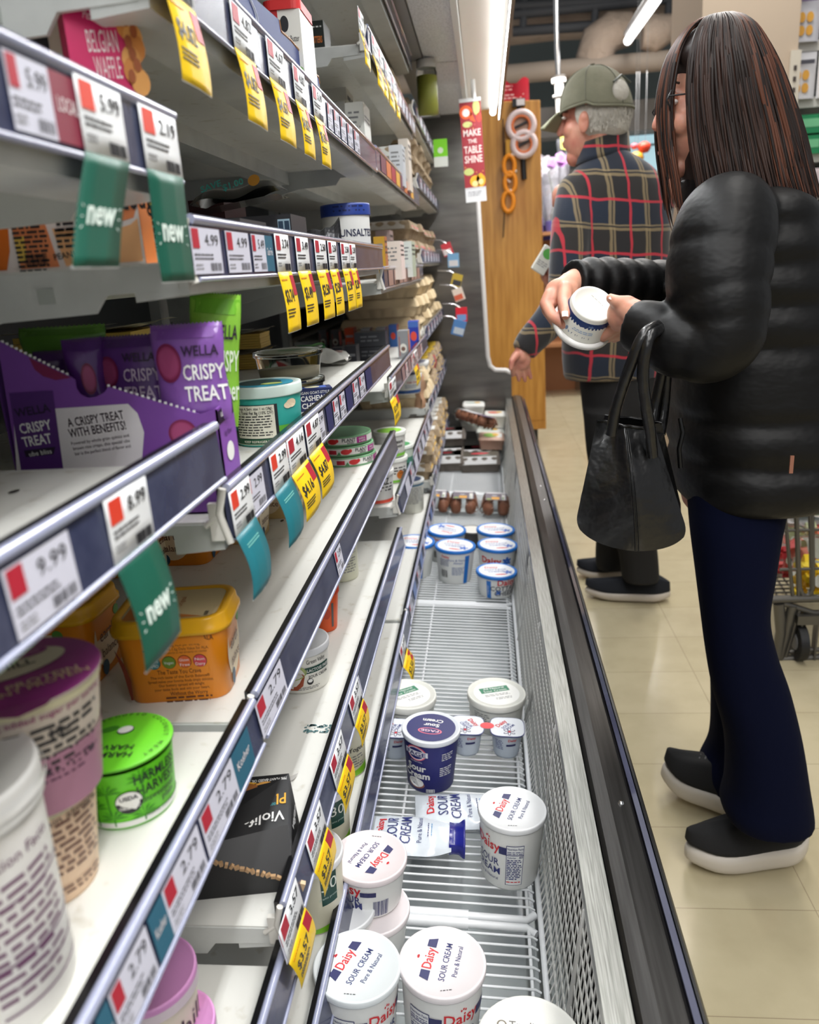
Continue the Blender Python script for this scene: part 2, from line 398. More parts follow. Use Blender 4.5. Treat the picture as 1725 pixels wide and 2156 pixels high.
for a, c in ((Y0, 1.0), (1.01, 2.2), (2.21, 3.3), (3.31, 4.38)): b.box((-.135, (a+c)/2, ZC+.045), (.12, c-a, .02), honey())
b.build('honeycomb_outlet', case)
b = MB(); b.box((-.062, (Y0+4.4)/2, ZC+.025), (.018, 4.4-Y0, .055), clr(226, 228, 226)); b.build('outlet_trim', case)
b = MB(); b.ext([(-.05, ZC+.045), (.055, ZC+.045), (.055, ZC+.055), (-.05, ZC+.055)], Y0, 4.4, clr(222, 216, 208)); b.build('lamp_reflector', case)
b = MB(); b.ext([(.096, ZC-.008), (.108, ZC-.005), (.115, ZC+.2), (.096, ZC+.2)], Y0, 4.42, mat('canopy_steel', (0.52, 0.52, 0.52), 0.3, 0.8))
for k in range(46): b.box((.0955, Y0+.1*k+.1, ZC+.018), (.002, .03, .014), clr(70, 70, 70))
b.build('canopy_nose', case)
for a, c in ((-.5, .75), (.77, 2.02), (2.04, 3.13), (3.15, 3.75), (3.77, 4.36)):
    b = MB(); b.tube([(.066, a, ZC+.024), (.066, a+.03, ZC+.018), (.066, c-.03, ZC+.018), (.066, c, ZC+.024)], .0150, M_LAMP, 12); o = b.build('lit_tube', case)
    o['label'] = 'lit white tube lamp'
# steel end panel with white trim
M_ENDP = mat('stainless_end_panel', (0.50, 0.49, 0.47), 0.30, 0.75, noise=(3, (0.38, 0.37, 0.36), 0.3, 0.7, (1, 1, 6)))
ep = [(-.80, .2), (.13, .2), (.13, .70), (.10, .715), (.04, .72), (.012, .745), (.0, .80), (-.035, 1.97), (-.06, 2.05), (-.80, 2.2)]
b = MB(); b.ext(ep, 4.46, 4.5, M_ENDP); b.build('end_panel', case)
b = MB(); b.tube([(x, 4.47, z) for x, z in ep[2:9]], .014, clr(208, 206, 204), 8); b.build('end_trim', case)

# wire racks on the bottom deck, tilted down to the front
RT = math.radians(3.6)           # tilt of the deck
def zdeck(x): return .292-math.tan(RT)*x
RJ = [-.21, 1.02, 2.25, 3.48, 4.44]
def rack(a, c, label):
    t = thing('wire_rack', label, 'wire rack', (0, a, 0), group='white wire racks of the bottom deck')
    xa, xb = -.42, .048; L = c-a
    b = MB(); n = int((L-.05)/.0185)
    for k in range(n):
        y = .03+(L-.06)*k/(n-1)
        b.tube([(xa, y, zdeck(xa)-.002), (xb-.008, y, zdeck(xb)-.002), (xb, y, zdeck(xb)-.008)], .0021, M_WIREW, 6)
    b.build('rods', t)
    for y in (.008, L-.008):
        b = MB(); b.tube([(xa, y, zdeck(xa)-.007), (-.06, y, zdeck(-.06)-.007)], .0088, M_WIREW, 10)
        b.tube([(-.06, y, zdeck(-.06)-.007), (xb-.015, y, zdeck(xb)-.007), (xb, y+(.012 if y < .1 else -.012), zdeck(xb)-.008)], .0065, M_WIREW, 10); b.build('end_bar', t)
    b = MB()
    for x in (-.40, -.19, .036): b.tube([(x, .01, zdeck(x)-.006), (x, L-.01, zdeck(x)-.006)], .003, M_WIREW, 8)
    b.build('cross_wire', t)
    return t
for i in range(4):
    rack(RJ[i], RJ[i+1], ['white wire deck rack nearest the camera, under the two sour cream tubs in front', 'white wire deck rack holding the blue tub and squeeze pouches',
         'white wire deck rack beneath blue-lidded tubs and clear egg packs', 'white wire deck rack furthest away, under trays of packed food'][i])
# ------------------------------------------------------------------ shelves and their price rails
RH = 0.047
def rail_fn(zt, tilt, off=.0012):
    ux, uy = Vector((0, 1, 0)), Vector((-tilt, 0, RH)).normalized()
    return planar((XS+.006+tilt, 0, zt-RH), ux, uy, off)
def label_card(b, fn, y0, w, price=None, h=.036, v0=.004, card=LILAC, red=TAGRED, side=None, k=0, word=None):
    b.rect(fn, y0, v0, y0+w, v0+h, card)
    f2 = lambda u, v: fn(u, v)+Vector((.0004, 0, .0001))
    if red is not None:
        b.rect(f2, y0+w*.04, v0+h*.55, y0+w*.26, v0+h*.97, red)
        if price: b.text(price, h*.36, onface(f2, y0+w*.68, v0+h*.62), INK, width=w*.46)
        b.rows(f2, y0+w*.06, y0+w*.7, v0+h*.40, h*.085, 2, INK)
        b.rows(f2, y0+w*.06, y0+w*.3, v0+h*.18, h*.08, 2, GREY)
        b.bars(f2, y0+w*.55, v0+h*.06, y0+w*.94, v0+h*.24, INK, 16)
    if word: b.text(word, h*.30, onface(f2, y0+w*.5, v0+h*.45), clr(236, 226, 226), width=w*.7)
SHELVES = {}
def shelf(key, bay, zt, label, cards=(), tilt=0.004, back=-.745, y0=None, y1=None, holes=(), slots=0, bk=1.0):
    a = (YJ[bay] if y0 is None else y0)+.004; c = (YJ[bay+1] if y1 is None else y1)-.004
    t = thing('shelf', label, 'shelf', (0, 0, 0), group=None)
    SHELVES[key] = zs = zt-.032
    b = MB()
    b.box(((XS-.004+back)/2, (a+c)/2, zs-.002), (XS-.004-back, c-a-.004, .004), M_SHELF)
    b.ext([(XS-.004, zs), (XS-.004, zs-.026), (XS-.05, zs-.030), (XS-.05, zs-.004), (XS-.006, zs-.004)], a+.002, c-.002, M_SHELFU)
    b.ext([(XS-.19, zs-.003), (XS-.19, zs-.03), (XS-.235, zs-.03), (XS-.26, zs-.003)], a+.01, c-.01, M_SHELFU)
    f = planar((0, 0, zs), (0, 1, 0), (-1, 0, 0), .0006)
    for hx, hy in holes: b.disc(f, hy, -hx, .006, .0035, clr(48, 44, 40), 14)
    for k in range(slots):
        b.disc(f, a+.1+(c-a-.15)*k/slots, -(XS-.13), .006, .003, clr(60, 56, 52), 12)
    b.build('shelf_plate', t)
    for y in (a+.003, c-.003):
        b = MB(); b.ext([(XS-.012, zs-.002), (XS-.012, zs-.021*bk), (XS-.075, zs-.023*bk), (XS-.086, zs-.037*bk), (XS-.17, zs-.040*bk), (XS-.32, zs-.072*bk), (back, zs-.105), (back, zs-.002)], y-.0025, y+.0025, M_SHELFU)
        b.box((XS-.125, y-.003 if y < (a+c)/2 else y+.003, zs-.021), (.014, .003, .012), mat('bracket_notch', (.66, .68, .66), .4))
        b.build('bracket', t)
    b = MB()
    b.ext([(XS+.002, zt-RH), (XS+.006+tilt, zt-RH), (XS+.006, zt-.004), (XS+.002, zt-.004)], a, c, M_RAILBACK)
    rl = b.build('price_rail', t)
    b = MB(); b.tube([(XS+.005, a, zt-.001), (XS+.005, c, zt-.001)], .0042, M_RAILTOP, 10)
    b.tube([(XS+.006+tilt, a, zt-RH), (XS+.006+tilt, c, zt-RH)], .0022, M_RAILTOP, 8); b.build('clear_edge', rl)
    b = MB(); b.ext([(XS-.0045, zt-.036), (XS+.0015, zt-.036), (XS+.0015, zt+.002), (XS-.0045, zt+.002)], a, c, M_LIP); b.build('black_strip', rl)
    b = MB(); b.tube([(XS+.003, a-.004, zt), (XS-.003, a-.004, zt-.022), (XS+.004, a-.004, zt-RH-.003)], .0036, M_CLIP, 8); b.tube([(XS-.003, a-.004, zt-.024), (XS-.017, a-.004, zt-.034)], .0028, M_CLIP, 8)
    b.box((XS-.006, a-.003, zt-.03), (.012, .006, .034), M_CLIP); b.build('rail_clip', t)
    fn = rail_fn(zt, tilt)
    for i, cd in enumerate(cards):
        b = MB(); k = dict(cd); y = k.pop('y'); w = k.pop('w'); label_card(b, fn, y, w, **k); b.build('shelf_label', rl)
    return t
def C(x0, y0, x1, y1, **k):      # a card between two pixels on the rail
    a = at(x0, y0, X=XS+.007).y; c = at(x1, y1, X=XS+.007).y
    return dict(y=a, w=c-a, **k)
def seq(y0, n, w, gap, pat):
    out = []
    for k in range(n):
        p = dict(pat[k % len(pat)]); out.append(dict(y=y0+k*(w+gap), w=w*p.pop('s', 1), **p))
    return out
MAR = clr(132, 40, 62); TEALC = clr(36, 96, 120); PINKC = clr(214, 196, 196)
# bay nearest the camera
shelf('L0b0', 0, .443, 'lowest shelf of the nearest bay, beneath the others at bottom edge', tilt=.006)
shelf('L1b0', 0, .636, 'shelf of the nearest bay carrying the two pink-lidded cups', tilt=.006)
shelf('L2b0', 0, .921, 'shelf of the nearest bay with green cup and stacked yogurt cups', tilt=.005,
      cards=[C(410, 1690, 478, 1560, price='2.79'), C(478, 1560, 512, 1490, red=None, card=TEALC, word='Kosher'), C(330, 1845, 405, 1700, price='2.79'), C(300, 1905, 330, 1845, red=None, card=TEALC, word='Kosher'),
             C(215, 2060, 295, 1915, price='2.79'), C(190, 2120, 213, 2070, red=None, card=TEALC, word='Kosher')])
shelf('L3b0', 0, 1.184, 'bare white shelf of the nearest bay in front of purple snack box', tilt=.002, holes=((-.37, .56), (-.40, .47)),
      cards=[C(2, 1220, 140, 1120, price='9.99')])
shelf('L4b0', 0, 1.420, 'top left shelf of nearest bay carrying the pink waffle box', tilt=.0, cards=[C(2, 110, 98, 150, price='5.99'), C(98, 150, 160, 172, red=None, card=MAR, word='LOCAL')])
# middle bay
shelf('L0b1', 1, .448, 'lowest shelf of the middle bay with tall yogurt tubs behind its rail', tilt=.007, slots=4)
shelf('L1b1', 1, .677, 'white shelf of the middle bay carrying the torn black box', tilt=.007, slots=7,
      cards=[C(582, 1965, 612, 1880, price='3.57'), C(742, 1440, 752, 1410, price='3.57')])
shelf('L2b1', 1, .924, 'white shelf of the middle bay carrying large orange spread tub', tilt=.006, slots=6, bk=.5,
      cards=[C(532, 1470, 585, 1370, price='2.79'), C(700, 1150, 712, 1125, price='2.99')])
shelf('L3b1', 1, 1.127, 'middle bay shelf carrying purple box and teal tub of spread', tilt=.002, bk=.5,
      cards=[C(512, 1000, 548, 965, price='2.99', card=LILAC), C(598, 930, 622, 905, price='3.49'), C(622, 905, 632, 895, red=None, card=TEALC), C(660, 870, 678, 855, price='5.99', card=LILAC)]+
            [C(684+14*k, 850-12.4*k, 695+14*k, 838-12.4*k, price='4.99' if k % 3 else None, card=LILAC if k % 3 else NAVY, red=TAGRED if k % 3 else None) for k in range(7)])
shelf('L4b1', 1, 1.348, 'middle bay shelf at eye level carrying dark boxes and white butter tub', tilt=.0,
      cards=[C(400, 500, 462, 500, price='4.99', card=LILAC), C(474, 500, 522, 500, price='4.99', card=LILAC), C(528, 500, 556, 500, price='5.49', card=LILAC), C(556, 500, 572, 500, red=None, card=TEALC, word='Gluten Free')])
shelf('L5b1', 1, 1.552, 'upper shelf of the middle bay carrying blue carton of butter tubs', tilt=.0, cards=[C(500, 70, 545, 110, red=None, card=clr(206, 210, 222)), C(566, 145, 596, 170, red=None, card=clr(206, 210, 222))]+
      [C(690+14*k, 245+12*k, 701+14*k, 255+12*k, price='6.99', card=LILAC) for k in range(5)])
# third bay
shelf('L0b2', 2, .452, 'lowest shelf of the third bay just above the clear egg packs', tilt=.006, cards=seq(1.9, 9, .07, .05, [dict(price='3.99', card=LILAC), dict(red=None, card=clr(120, 140, 190))]))
shelf('L1b2', 2, .762, 'third bay shelf with green-rimmed cream cheese cups stacked on it', tilt=.006, cards=seq(2.0, 7, .09, .05, [dict(red=None, card=LILAC), dict(price='2.99')]))
shelf('L2b2', 2, 1.052, 'third bay shelf carrying slim grey cheese boxes', tilt=.003, cards=seq(2.1, 8, .07, .02, [dict(red=None, card=clr(150, 120, 120)), dict(price='3.29', card=PINKC)]))
shelf('L4b2', 2, 1.303, 'third bay shelf at eye level with a row of beige shelf cards', tilt=.0, cards=seq(1.95, 8, .10, .02, [dict(red=None, card=clr(160, 124, 112))]))
shelf('L5b2', 2, 1.557, 'third bay shelf with orange and red picture cards in its rail', tilt=.0, cards=seq(1.95, 8, .10, .01, [dict(red=None, card=clr(120, 60, 76)), dict(red=None, card=clr(214, 120, 60)), dict(red=None, card=clr(170, 40, 60)), dict(red=None, card=clr(226, 170, 60))]))
shelf('L6b2', 2, 1.79, 'upper shelf of the third bay with small tags hanging below', tilt=.0, cards=seq(1.95, 9, .05, .06, [dict(price='3.99', card=LILAC)]))
shelf('L7b2', 2, 2.0, 'topmost shelf of the third bay close under the canopy', tilt=.0)
# far bay
for key, z, lb in (('L0b3', .50, 'lowest shelf of the furthest bay beside yellow-banded egg cartons'), ('L1b3', .80, 'second shelf from the bottom in the furthest bay'), ('L2b3', 1.08, 'furthest bay shelf carrying open pulp egg cartons'),
                   ('L4b3', 1.36, 'furthest bay shelf of pink-striped egg cartons at eye level'), ('L5b3', 1.62, 'furthest bay shelf of stacked pulp cartons above eye level'), ('L6b3', 1.86, 'top shelf of the furthest bay above its egg cartons')):
    shelf(key, 3, z, lb, tilt=.002, cards=seq(3.15, 6, .09, .1, [dict(price='5.99', card=LILAC)]))
# ------------------------------------------------------------------ tags hanging from the rails
def hang_tag(zt, p0, p1, price, col, label, L=.066, word=None, curl=.010, tilt=0.0, red=None, skew=0.0, group='price tags hanging below shelf rails'):
    """paper tag: white head in the rail, coloured tail bending below it"""
    a = at(*p0, X=XS+.008).y; w = at(*p1, X=XS+.008).y-a
    H = RH*.86
    def fn0(u, v):      # v from 0 (top) down to -(H+L)
        d = max(0.0, -v-H); s_ = d/L if L else 0
        x = XS+.0085+tilt*(-v/RH if -v < RH else 1)+curl*math.sin(s_*PI*.9)+curl*.9*s_*s_+.3*curl*s_*math.sin(u/w*PI)
        return Vector((x, a+u+skew*d, zt-.004+v))
    t = MB()
    N = 10
    t.grid(lambda i, j: fn0(w*i, -(H*1.0)*(1-j)), 2, 3, PAPER)
    t.grid(lambda i, j: fn0(w*i, -H-L*(1-j)), 3, N, col)
    t.grid(lambda i, j: fn0(w*i, -H-L-.0008)+Vector((-.0002, 0, .0016*j)), 2, 1, PAPER)
    f = lambda u, v: fn0(u, v)+Vector((.0006, 0, 0))
    rd = red or TAGRED
    t.rect(f, w*.06, -H*.42, w*.34, -H*.04, rd)
    t.text(price, H*.34, onface(f, w*.70, -H*.36), INK, width=w*.44)
    t.rows(f, w*.08, w*.7, -H*.55, H*.085, 2, INK); t.rows(f, w*.08, w*.3, -H*.78, H*.07, 2, GREY)
    t.bars(f, w*.55, -H*.96, w*.94, -H*.78, INK, 16)
    if word:
        t.text(word, w*.36, onface(f, w*.5, -H-L*.62), clr(226, 240, 232), .02)
        for k in range(6):
            sg = -1 if k < 3 else 1; an = (k % 3-1)*.6
            t.rect(onface(f, w*.5+sg*w*.40, -H-L*.56+(k % 3-1)*w*.10, sg*an), -.0012, -.0003, .0012, .0003, clr(226, 240, 232))
    else:
        t.text('$'+price if col is YEL else '', L*.30, onface(f, w*.38, -H-L*.50, 0), INK, .01, width=w*.58)
        if col is YEL:
            t.rect(f, w*.72, -H-L*.40, w*.98, -H-L*.06, rd)
            t.rows(f, w*.08, w*.6, -H-L*.64, L*.055, 3, INK); t.rows(f, w*.08, w*.5, -H-L*.14, L*.05, 1, clr(200, 120, 20))
        else: t.rows(f, w*.2, w*.8, -H-L*.2, L*.04, 2, clr(120, 190, 180))
    o = t.build('price_tag'); s = o.modifiers.new('s', 'SOLIDIFY'); s.thickness = .0003
    return tag(o, label, 'price tag', group)
hang_tag(1.420, (155, 175), (252, 212), '5.99', GREENTAG, 'curled price tag with green new panel, under top left shelf, beside LOCAL card', .064, 'new', -.002, red=ORED, skew=-.55)
hang_tag(1.420, (288, 216), (366, 244), '2.19', GREENTAG, 'flatter price tag with green new panel at the end of top left rail', .075, 'new', -.001, red=ORED, skew=.0)
hang_tag(1.184, (220, 1078), (306, 1014), '8.99', GREENTAG, 'price tag with green new panel hanging over the orange spread tubs', .072, 'new', .006, red=ORED)
Y_ = 'yellow sale price tag '
for p0, p1, pr, lb in (((345, -2), (410, 30), '4.82', 'nearest of those under upper shelf, cut by the top edge'), ((487, 42), (532, 84), '4.82', 'below the blue carton, with wire hook beside it'), ((562, 112), (598, 142), '4.67', 'third along the upper rail, under blue carton'),
                      ((617, 160), (642, 182), '4.82', 'fourth along the upper rail'), ((657, 192), (678, 214), '5.19', 'last along the upper rail, before the lilac cards')):
    hang_tag(1.552, p0, p1, pr, YEL, Y_+lb, .062, None, .004, skew=.05)
for p0, p1, pr, lb in (((577, 500), (606, 500), '3.74', 'widest of six on the eye-level rail'), ((620, 500), (647, 500), '3.49', 'second of six on the eye-level rail'), ((660, 500), (684, 500), '2.50', 'third of six on the eye-level rail'),
                      ((688, 500), (706, 500), '2.50', 'fourth of six on the eye-level rail'), ((715, 500), (732, 500), '2.50', 'fifth of six on the eye-level rail'), ((733, 500), (746, 500), '2.50', 'last of six, near end of eye-level rail')):
    hang_tag(1.348, p0, p1, pr, YEL, Y_+lb, .066, None, .004)
for p0, p1, pr, col, w, lb in (((483, 1062), (524, 1012), '2.99', TEALTAG, None, 'price tag with teal tail at the near end of teal tub shelf'), ((566, 965), (600, 928), '2.99', TEALTAG, None, 'price tag with teal tail below the teal tub'),
                      ((602, 926), (636, 894), '4.16', YEL, None, 'yellow sale tag just beyond the teal-tailed tags'), ((640, 888), (668, 860), '4.87', YEL, None, 'yellow sale tag under blue cheese box')):
    hang_tag(1.127, p0, p1, pr, col, lb, .058, w, .008, tilt=.002, red=ORED if col is TEALTAG else None, skew=-.10 if col is TEALTAG else .12)
for p0, p1, pr, lb in (((583, 1940), (622, 1850), '3.57', 'on the torn black box shelf, nearest the camera'), ((645, 1790), (676, 1720), '3.57', 'over the large tub with green band'), ((697, 1640), (722, 1580), '3.57', 'over the small tub behind the low rail'), ((738, 1520), (756, 1470), '3.57', 'furthest along the low rail, over yogurt tub')):
    hang_tag(.677, p0, p1, pr, YEL, Y_+lb, .046, None, .004, tilt=.007, skew=.25)
hang_tag(.448, (842, 1385), (850, 1340), '2.50', YEL, Y_+'beside the farm tubs, on the lowest rail', .05, None, .012, tilt=.007)
for zt, p0, p1, lb in ((1.79, (758, 90), (770, 112), 'small and pale under the upper far shelf'), (1.79, (786, 140), (800, 160), 'small, second under the upper far shelf'), (1.79, (800, 165), (810, 182), 'small, third under upper far shelf'), (1.79, (812, 180), (824, 200), 'small, fourth under upper far shelf'), (1.79, (828, 215), (836, 228), 'small, fifth and furthest under the upper shelf'), (1.052, (818, 800), (832, 785), 'at near end of the grey cheese box shelf'), (1.052, (868, 735), (876, 725), 'further along the grey cheese box shelf')):
    hang_tag(zt, p0, p1, '3.99', YEL, Y_+lb, .06, None, .006)
# ------------------------------------------------------------------ tubs and cups
def vdir(p):
    d = Vector((p.x, p.y, 0)).normalized(); return d, Vector((d.y, -d.x, 0))
def cr(px, py, z, R):          # centre of a round thing whose right edge shows at the pixel, at height z
    p = at(px, py, Z=z); d, r = vdir(p); q = p-r*R; return Vector((q.x, q.y, z))
def cc(px, py, z):
    p = at(px, py, Z=z); return Vector((p.x, p.y, z))
def on_deck(top, h):           # base of a thing standing on the tilted deck, from its top centre
    return Vector((top.x-h*math.sin(RT), top.y, top.z-h*math.cos(RT)))
def deck_top(px, py, h, R=None):
    p = at(px, py, Z=.29+h)
    for _ in range(4):
        p = at(px, py, Z=zdeck(p.x)+h) if R is None else cr(px, py, zdeck(p.x)+h, R)
    return p
class Tub:
    def __init__(s, name, label, cat, base, R, h, body, lid, k=.82, group=None, rot=(0, 0, 0), rim=.010, recess=.0015, foil=False, lidname='lid', clear=None, bottom=None):
        s.t = thing(name, label, cat, base, rot, group); s.R, s.h, s.k = R, h, k
        p = Vector(base); d, r = vdir(p); s.a0 = math.atan2(-d.y, -d.x); s.d, s.r = d, r
        rt = R*.955; rb = R*k; s.rt, s.rb = rt, rb
        c = MB(); hb = h-rim*.7
        c.lathe([(0, .002), (rb*.86, .002), (rb*.9, 0), (rb*.97, .0005), (rb, .004), (rt, hb)], body, 44)
        if bottom: c.lathe([(rb*1.002+.0003, .003), (rb*1.002+.0004+(rt-rb)*.1, .003+hb*.1)], bottom, 44)
        s.c = c; s.hb = hb
        l = MB()
        if foil:
            l.lathe([(rt*.99, h-.004), (R, h-.003), (R, h-.0012)], body, 44); l.lathe([(R*1.0, h-.0012), (R*.97, h), (0, h)], lid, 44)
        else:
            l.lathe([(R*.965, h-rim), (R, h-rim), (R*1.004, h-rim*.9), (R*1.004, h-rim*.18), (R*.99, h-.0004), (R*.955, h), (R*.93, h-recess), (0, h-recess)], lid, 48)
        s.l = l; s.lz = h-(0 if foil else recess); s.lidname = lidname
    def side(s, ang=0.0, off=.0007, extra=0.0):
        """u, v on the cup's wall, ang radians to the right of the side that faces the camera"""
        def f(u, v):
            r = s.rb+(s.rt-s.rb)*v/s.hb; a = s.a0+ang+u/(s.rb*.5+s.rt*.5)
            return Vector(((r+off)*math.cos(a), (r+off)*math.sin(a), v))
        return f
    def top(s, ang=0.0, off=.0005):
        ux = s.r*math.cos(ang)+s.d*math.sin(ang); uy = -s.r*math.sin(ang)+s.d*math.cos(ang)
        return lambda u, v: ux*u+uy*v+Vector((0, 0, s.lz+off))
    def band(s, v0, v1, m, a0=0.0, a1=None, off=.0005):
        f = s.side(0, off); w = (s.rb+s.rt)/2
        if a1 is None: a0, a1 = -PI, PI
        s.c.grid(lambda i, j: f((a0+(a1-a0)*i)*w, v0+(v1-v0)*j), max(4, int(abs(a1-a0)*7)), 1, m)
    def done(s, smooth=None):
        s.c.build('cup', s.t); s.l.build(s.lidname, s.t); return s.t

DBLUE = clr(34, 44, 110); DRED = clr(214, 40, 48); DNAVY = clr(40, 42, 96)
def daisy(label, base, R, h, ang, lang, rot, lid=WHITE, lidtxt=True, side=True, name='sour_cream_tub', facts=-1.0, group=None):
    T = Tub(name, label, 'tub', base, R, h, clr(238, 239, 236), lid, .84, group, rot)
    if side:
        f = T.side(ang); S = R/.056; H = h/.13
        T.c.rect(f, -.050*S, .076*H, -.021*S, .091*H, DNAVY, 4); T.c.rect(f, .027*S, .076*H, .05*S, .091*H, DNAVY, 4)
        T.c.text('Daisy', .026*S, onface(f, .004*S, .079*H), DRED, .012, width=.047*S)
        for q in (-1, 0, 1): T.c.disc(onface(f, .006*S+q*.003, .101*H+.002*(1-abs(q))), 0, 0, .0012, .0022, DRED, 8)
        T.c.text('SOUR', .019*S, onface(f, 0.006*S, .050*H), DBLUE, .004, width=.042*S); T.c.text('CREAM', .019*S, onface(f, .002*S, .032*H), DBLUE, .004, width=.055*S)
        T.c.text('Pure & Natural', .008*S, onface(f, .004*S, .020*H), DBLUE, width=.044*S)
        g = T.side(ang+facts); w = .026*S
        T.c.rect(g, -w/2-.001, .014*H, w/2+.001, .096*H, DBLUE, 4); g2 = T.side(ang+facts, .001)
        T.c.rect(g2, -w/2, .015*H, w/2, .095*H, clr(236, 238, 238), 4); g3 = T.side(ang+facts, .0014)
        T.c.text('Nutrition Facts', .006*S, onface(g3, 0, .088*H), DBLUE, .01, width=w*.94)
        T.c.rows(g3, -w*.47, w*.47, .083*H, .0035*H, 2, DBLUE); T.c.rect(g3, -w/2, .0765*H, w/2, .078*H, DBLUE, 3)
        T.c.text('Calories', .005*S, onface(g3, -w*.2, .071*H), DBLUE, .015, width=w*.5); T.c.text('60', .007*S, onface(g3, w*.36, .071*H), DBLUE, .02, width=w*.22)
        T.c.rows(g3, -w*.47, w*.47, .066*H, .0036*H, 12, DBLUE, .55); T.c.rows(g3, -w*.47, w*.47, .02*H, .0032*H, 1, DRED, .6)
        T.c.bars(T.side(ang-facts*1.15), -.012*S, .01*H, .012*S, .06*H, DBLUE, 26)
    if lidtxt:
        f = T.top(lang); S = R/.056
        T.l.text('Daisy', .018*S, onface(f, 0, .012*S), DRED, .012, width=.032*S)
        T.l.poly([f(-.033*S, .012*S), f(-.018*S, .012*S), f(-.018*S, .024*S), f(-.029*S, .024*S)], DNAVY); T.l.poly([f(.018*S, .012*S), f(.033*S, .012*S), f(.029*S, .024*S), f(.018*S, .024*S)], DNAVY)
        T.l.text('SOUR CREAM', .0115*S, onface(f, 0, -.008*S), DBLUE, .004, width=.058*S); T.l.text('Pure & Natural', .0095*S, onface(f, .004*S, -.022*S), DBLUE, width=.047*S)
        T.l.rows(onface(f, 0, 0, -1.2), -.010, .006, -.043*S, .0025, 1, INK)
        for q in range(5): T.l.disc(onface(f, 0, .030*S, (q-2)*.5), 0, .002, .0008, .0018, DRED, 8)
    return T.done()
RD = (0, RT, 0)
P = deck_top(932, 2022, .13)
daisy('sour cream tub standing in the middle of the deck front, pinkish lid', on_deck(P, .13), .0575, .13, .35, 1.30, RD, clr(232, 226, 228))
P = deck_top(752, 2030, .13)
daisy('sour cream tub at lower left of the deck, against the lowest rail, pale blue lid', on_deck(P, .13), .0575, .13, .55, .95, RD, clr(226, 232, 234))
P = deck_top(1079, 1700, .13)
daisy('sour cream tub beside the grille, nutrition panel turned to the front', on_deck(P, .13), .0575, .13, -.95, 1.25, RD, clr(232, 234, 236), facts=1.05)
P = deck_top(779, 1800, .155); bs = on_deck(P, .155)
o = daisy('small sour cream tub standing on top of another one, pink lid upside down', bs+Vector((.08*math.sin(RT), 0, .08*math.cos(RT))), .056, .075, -.9, -2.2, RD, clr(232, 222, 224), group=None)
daisy('small sour cream tub underneath, carrying another on its lid', bs+Vector((.006, -.02, 0)), .056, .079, -1.7, 0, RD, clr(230, 222, 224), lidtxt=False)
P = deck_top(716, 1905, .10)
daisy('plain-lidded sour cream tub squeezed between stacked tubs and lowest rail', on_deck(P, .10), .0525, .10, 2, 0, RD, clr(230, 232, 234), lidtxt=False)
# big white tub cut by the bottom edge
P = deck_top(1118, 2196, .13)
T = Tub('yogurt_tub', 'plain white lidded tub nearest the camera, cut by the bottom edge', 'tub', on_deck(P, .13), .064, .13, WHITE, clr(232, 232, 226), rot=RD)
f = T.top(0); T.l.text('Traditional', .013, onface(f, .006, .018), clr(96, 92, 88), width=.062); T.l.disc(f, -.034, .021, .006, .006, clr(120, 112, 96)); T.l.disc(T.top(0, .0008), -.034, .021, .004, .004, clr(232, 232, 226)); T.done()
# navy tub
P = deck_top(908, 1530, .124)
FB = clr(36, 38, 112); FL = clr(30, 32, 100)
T = Tub('sour_cream_tub', 'tall navy blue sour cream tub with white-rimmed navy lid', 'tub', on_deck(P, .124), .0585, .124, FB, clr(226, 230, 236), .80, rot=RD)
f = T.side(-.62); PK = clr(240, 120, 140)
T.c.disc(f, 0, .094, .021, .017, PK); T.c.disc(T.side(-.62, .001), 0, .094, .0185, .0145, clr(244, 236, 240)); T.c.disc(T.side(-.62, .0012), 0, .094, .0165, .0125, FB)
f2 = T.side(-.62, .0016); T.c.rect(f2, -.024, .088, .024, .100, clr(238, 238, 244), 6); T.c.text('FAGE', .0125, onface(T.side(-.62, .002), 0, .0895), FB, .02, width=.04)
T.c.text('ALL NATURAL', .004, onface(f, 0, .073), WHITE, width=.026)
T.c.text('Sour', .021, onface(f, -.001, .053), WHITE, .03, width=.042); T.c.text('Cream', .021, onface(f, -.001, .036), WHITE, .03, width=.058)
T.c.disc(f, -.003, .020, .020, .010, clr(150, 96, 84)); T.c.disc(T.side(-.62, .001), -.003, .024, .018, .011, clr(240, 240, 240))
g = T.side(.62); T.c.rows(g, -.013, .012, .092, .0045, 4, WHITE); T.c.rows(g, -.016, .012, .060, .0045, 5, WHITE); T.c.rect(T.side(-.05), -.009, .004, .009, .012, WHITE, 3); T.c.bars(T.side(-.05, .001), -.008, .0045, .008, .0115, FB, 18)
f = T.top(.0, .0004); T.l.disc(f, 0, 0, .049, .049, FL, 40); f = T.top(PI-.22, .0008)
T.l.disc(f, 0, -.016+.032*0+.030, .024, .011, PK); T.l.disc(T.top(PI-.22, .001), 0, .014, .021, .009, FL); T.l.text('FAGE', .010, onface(T.top(PI-.22, .0013), 0, .0105), clr(240, 200, 215), .02, width=.036)
T.l.text('Sour', .015, onface(f, .0, -.012), WHITE, .03, width=.032); T.l.text('Cream', .015, onface(f, 0, -.028), WHITE, .03, width=.042); T.done()
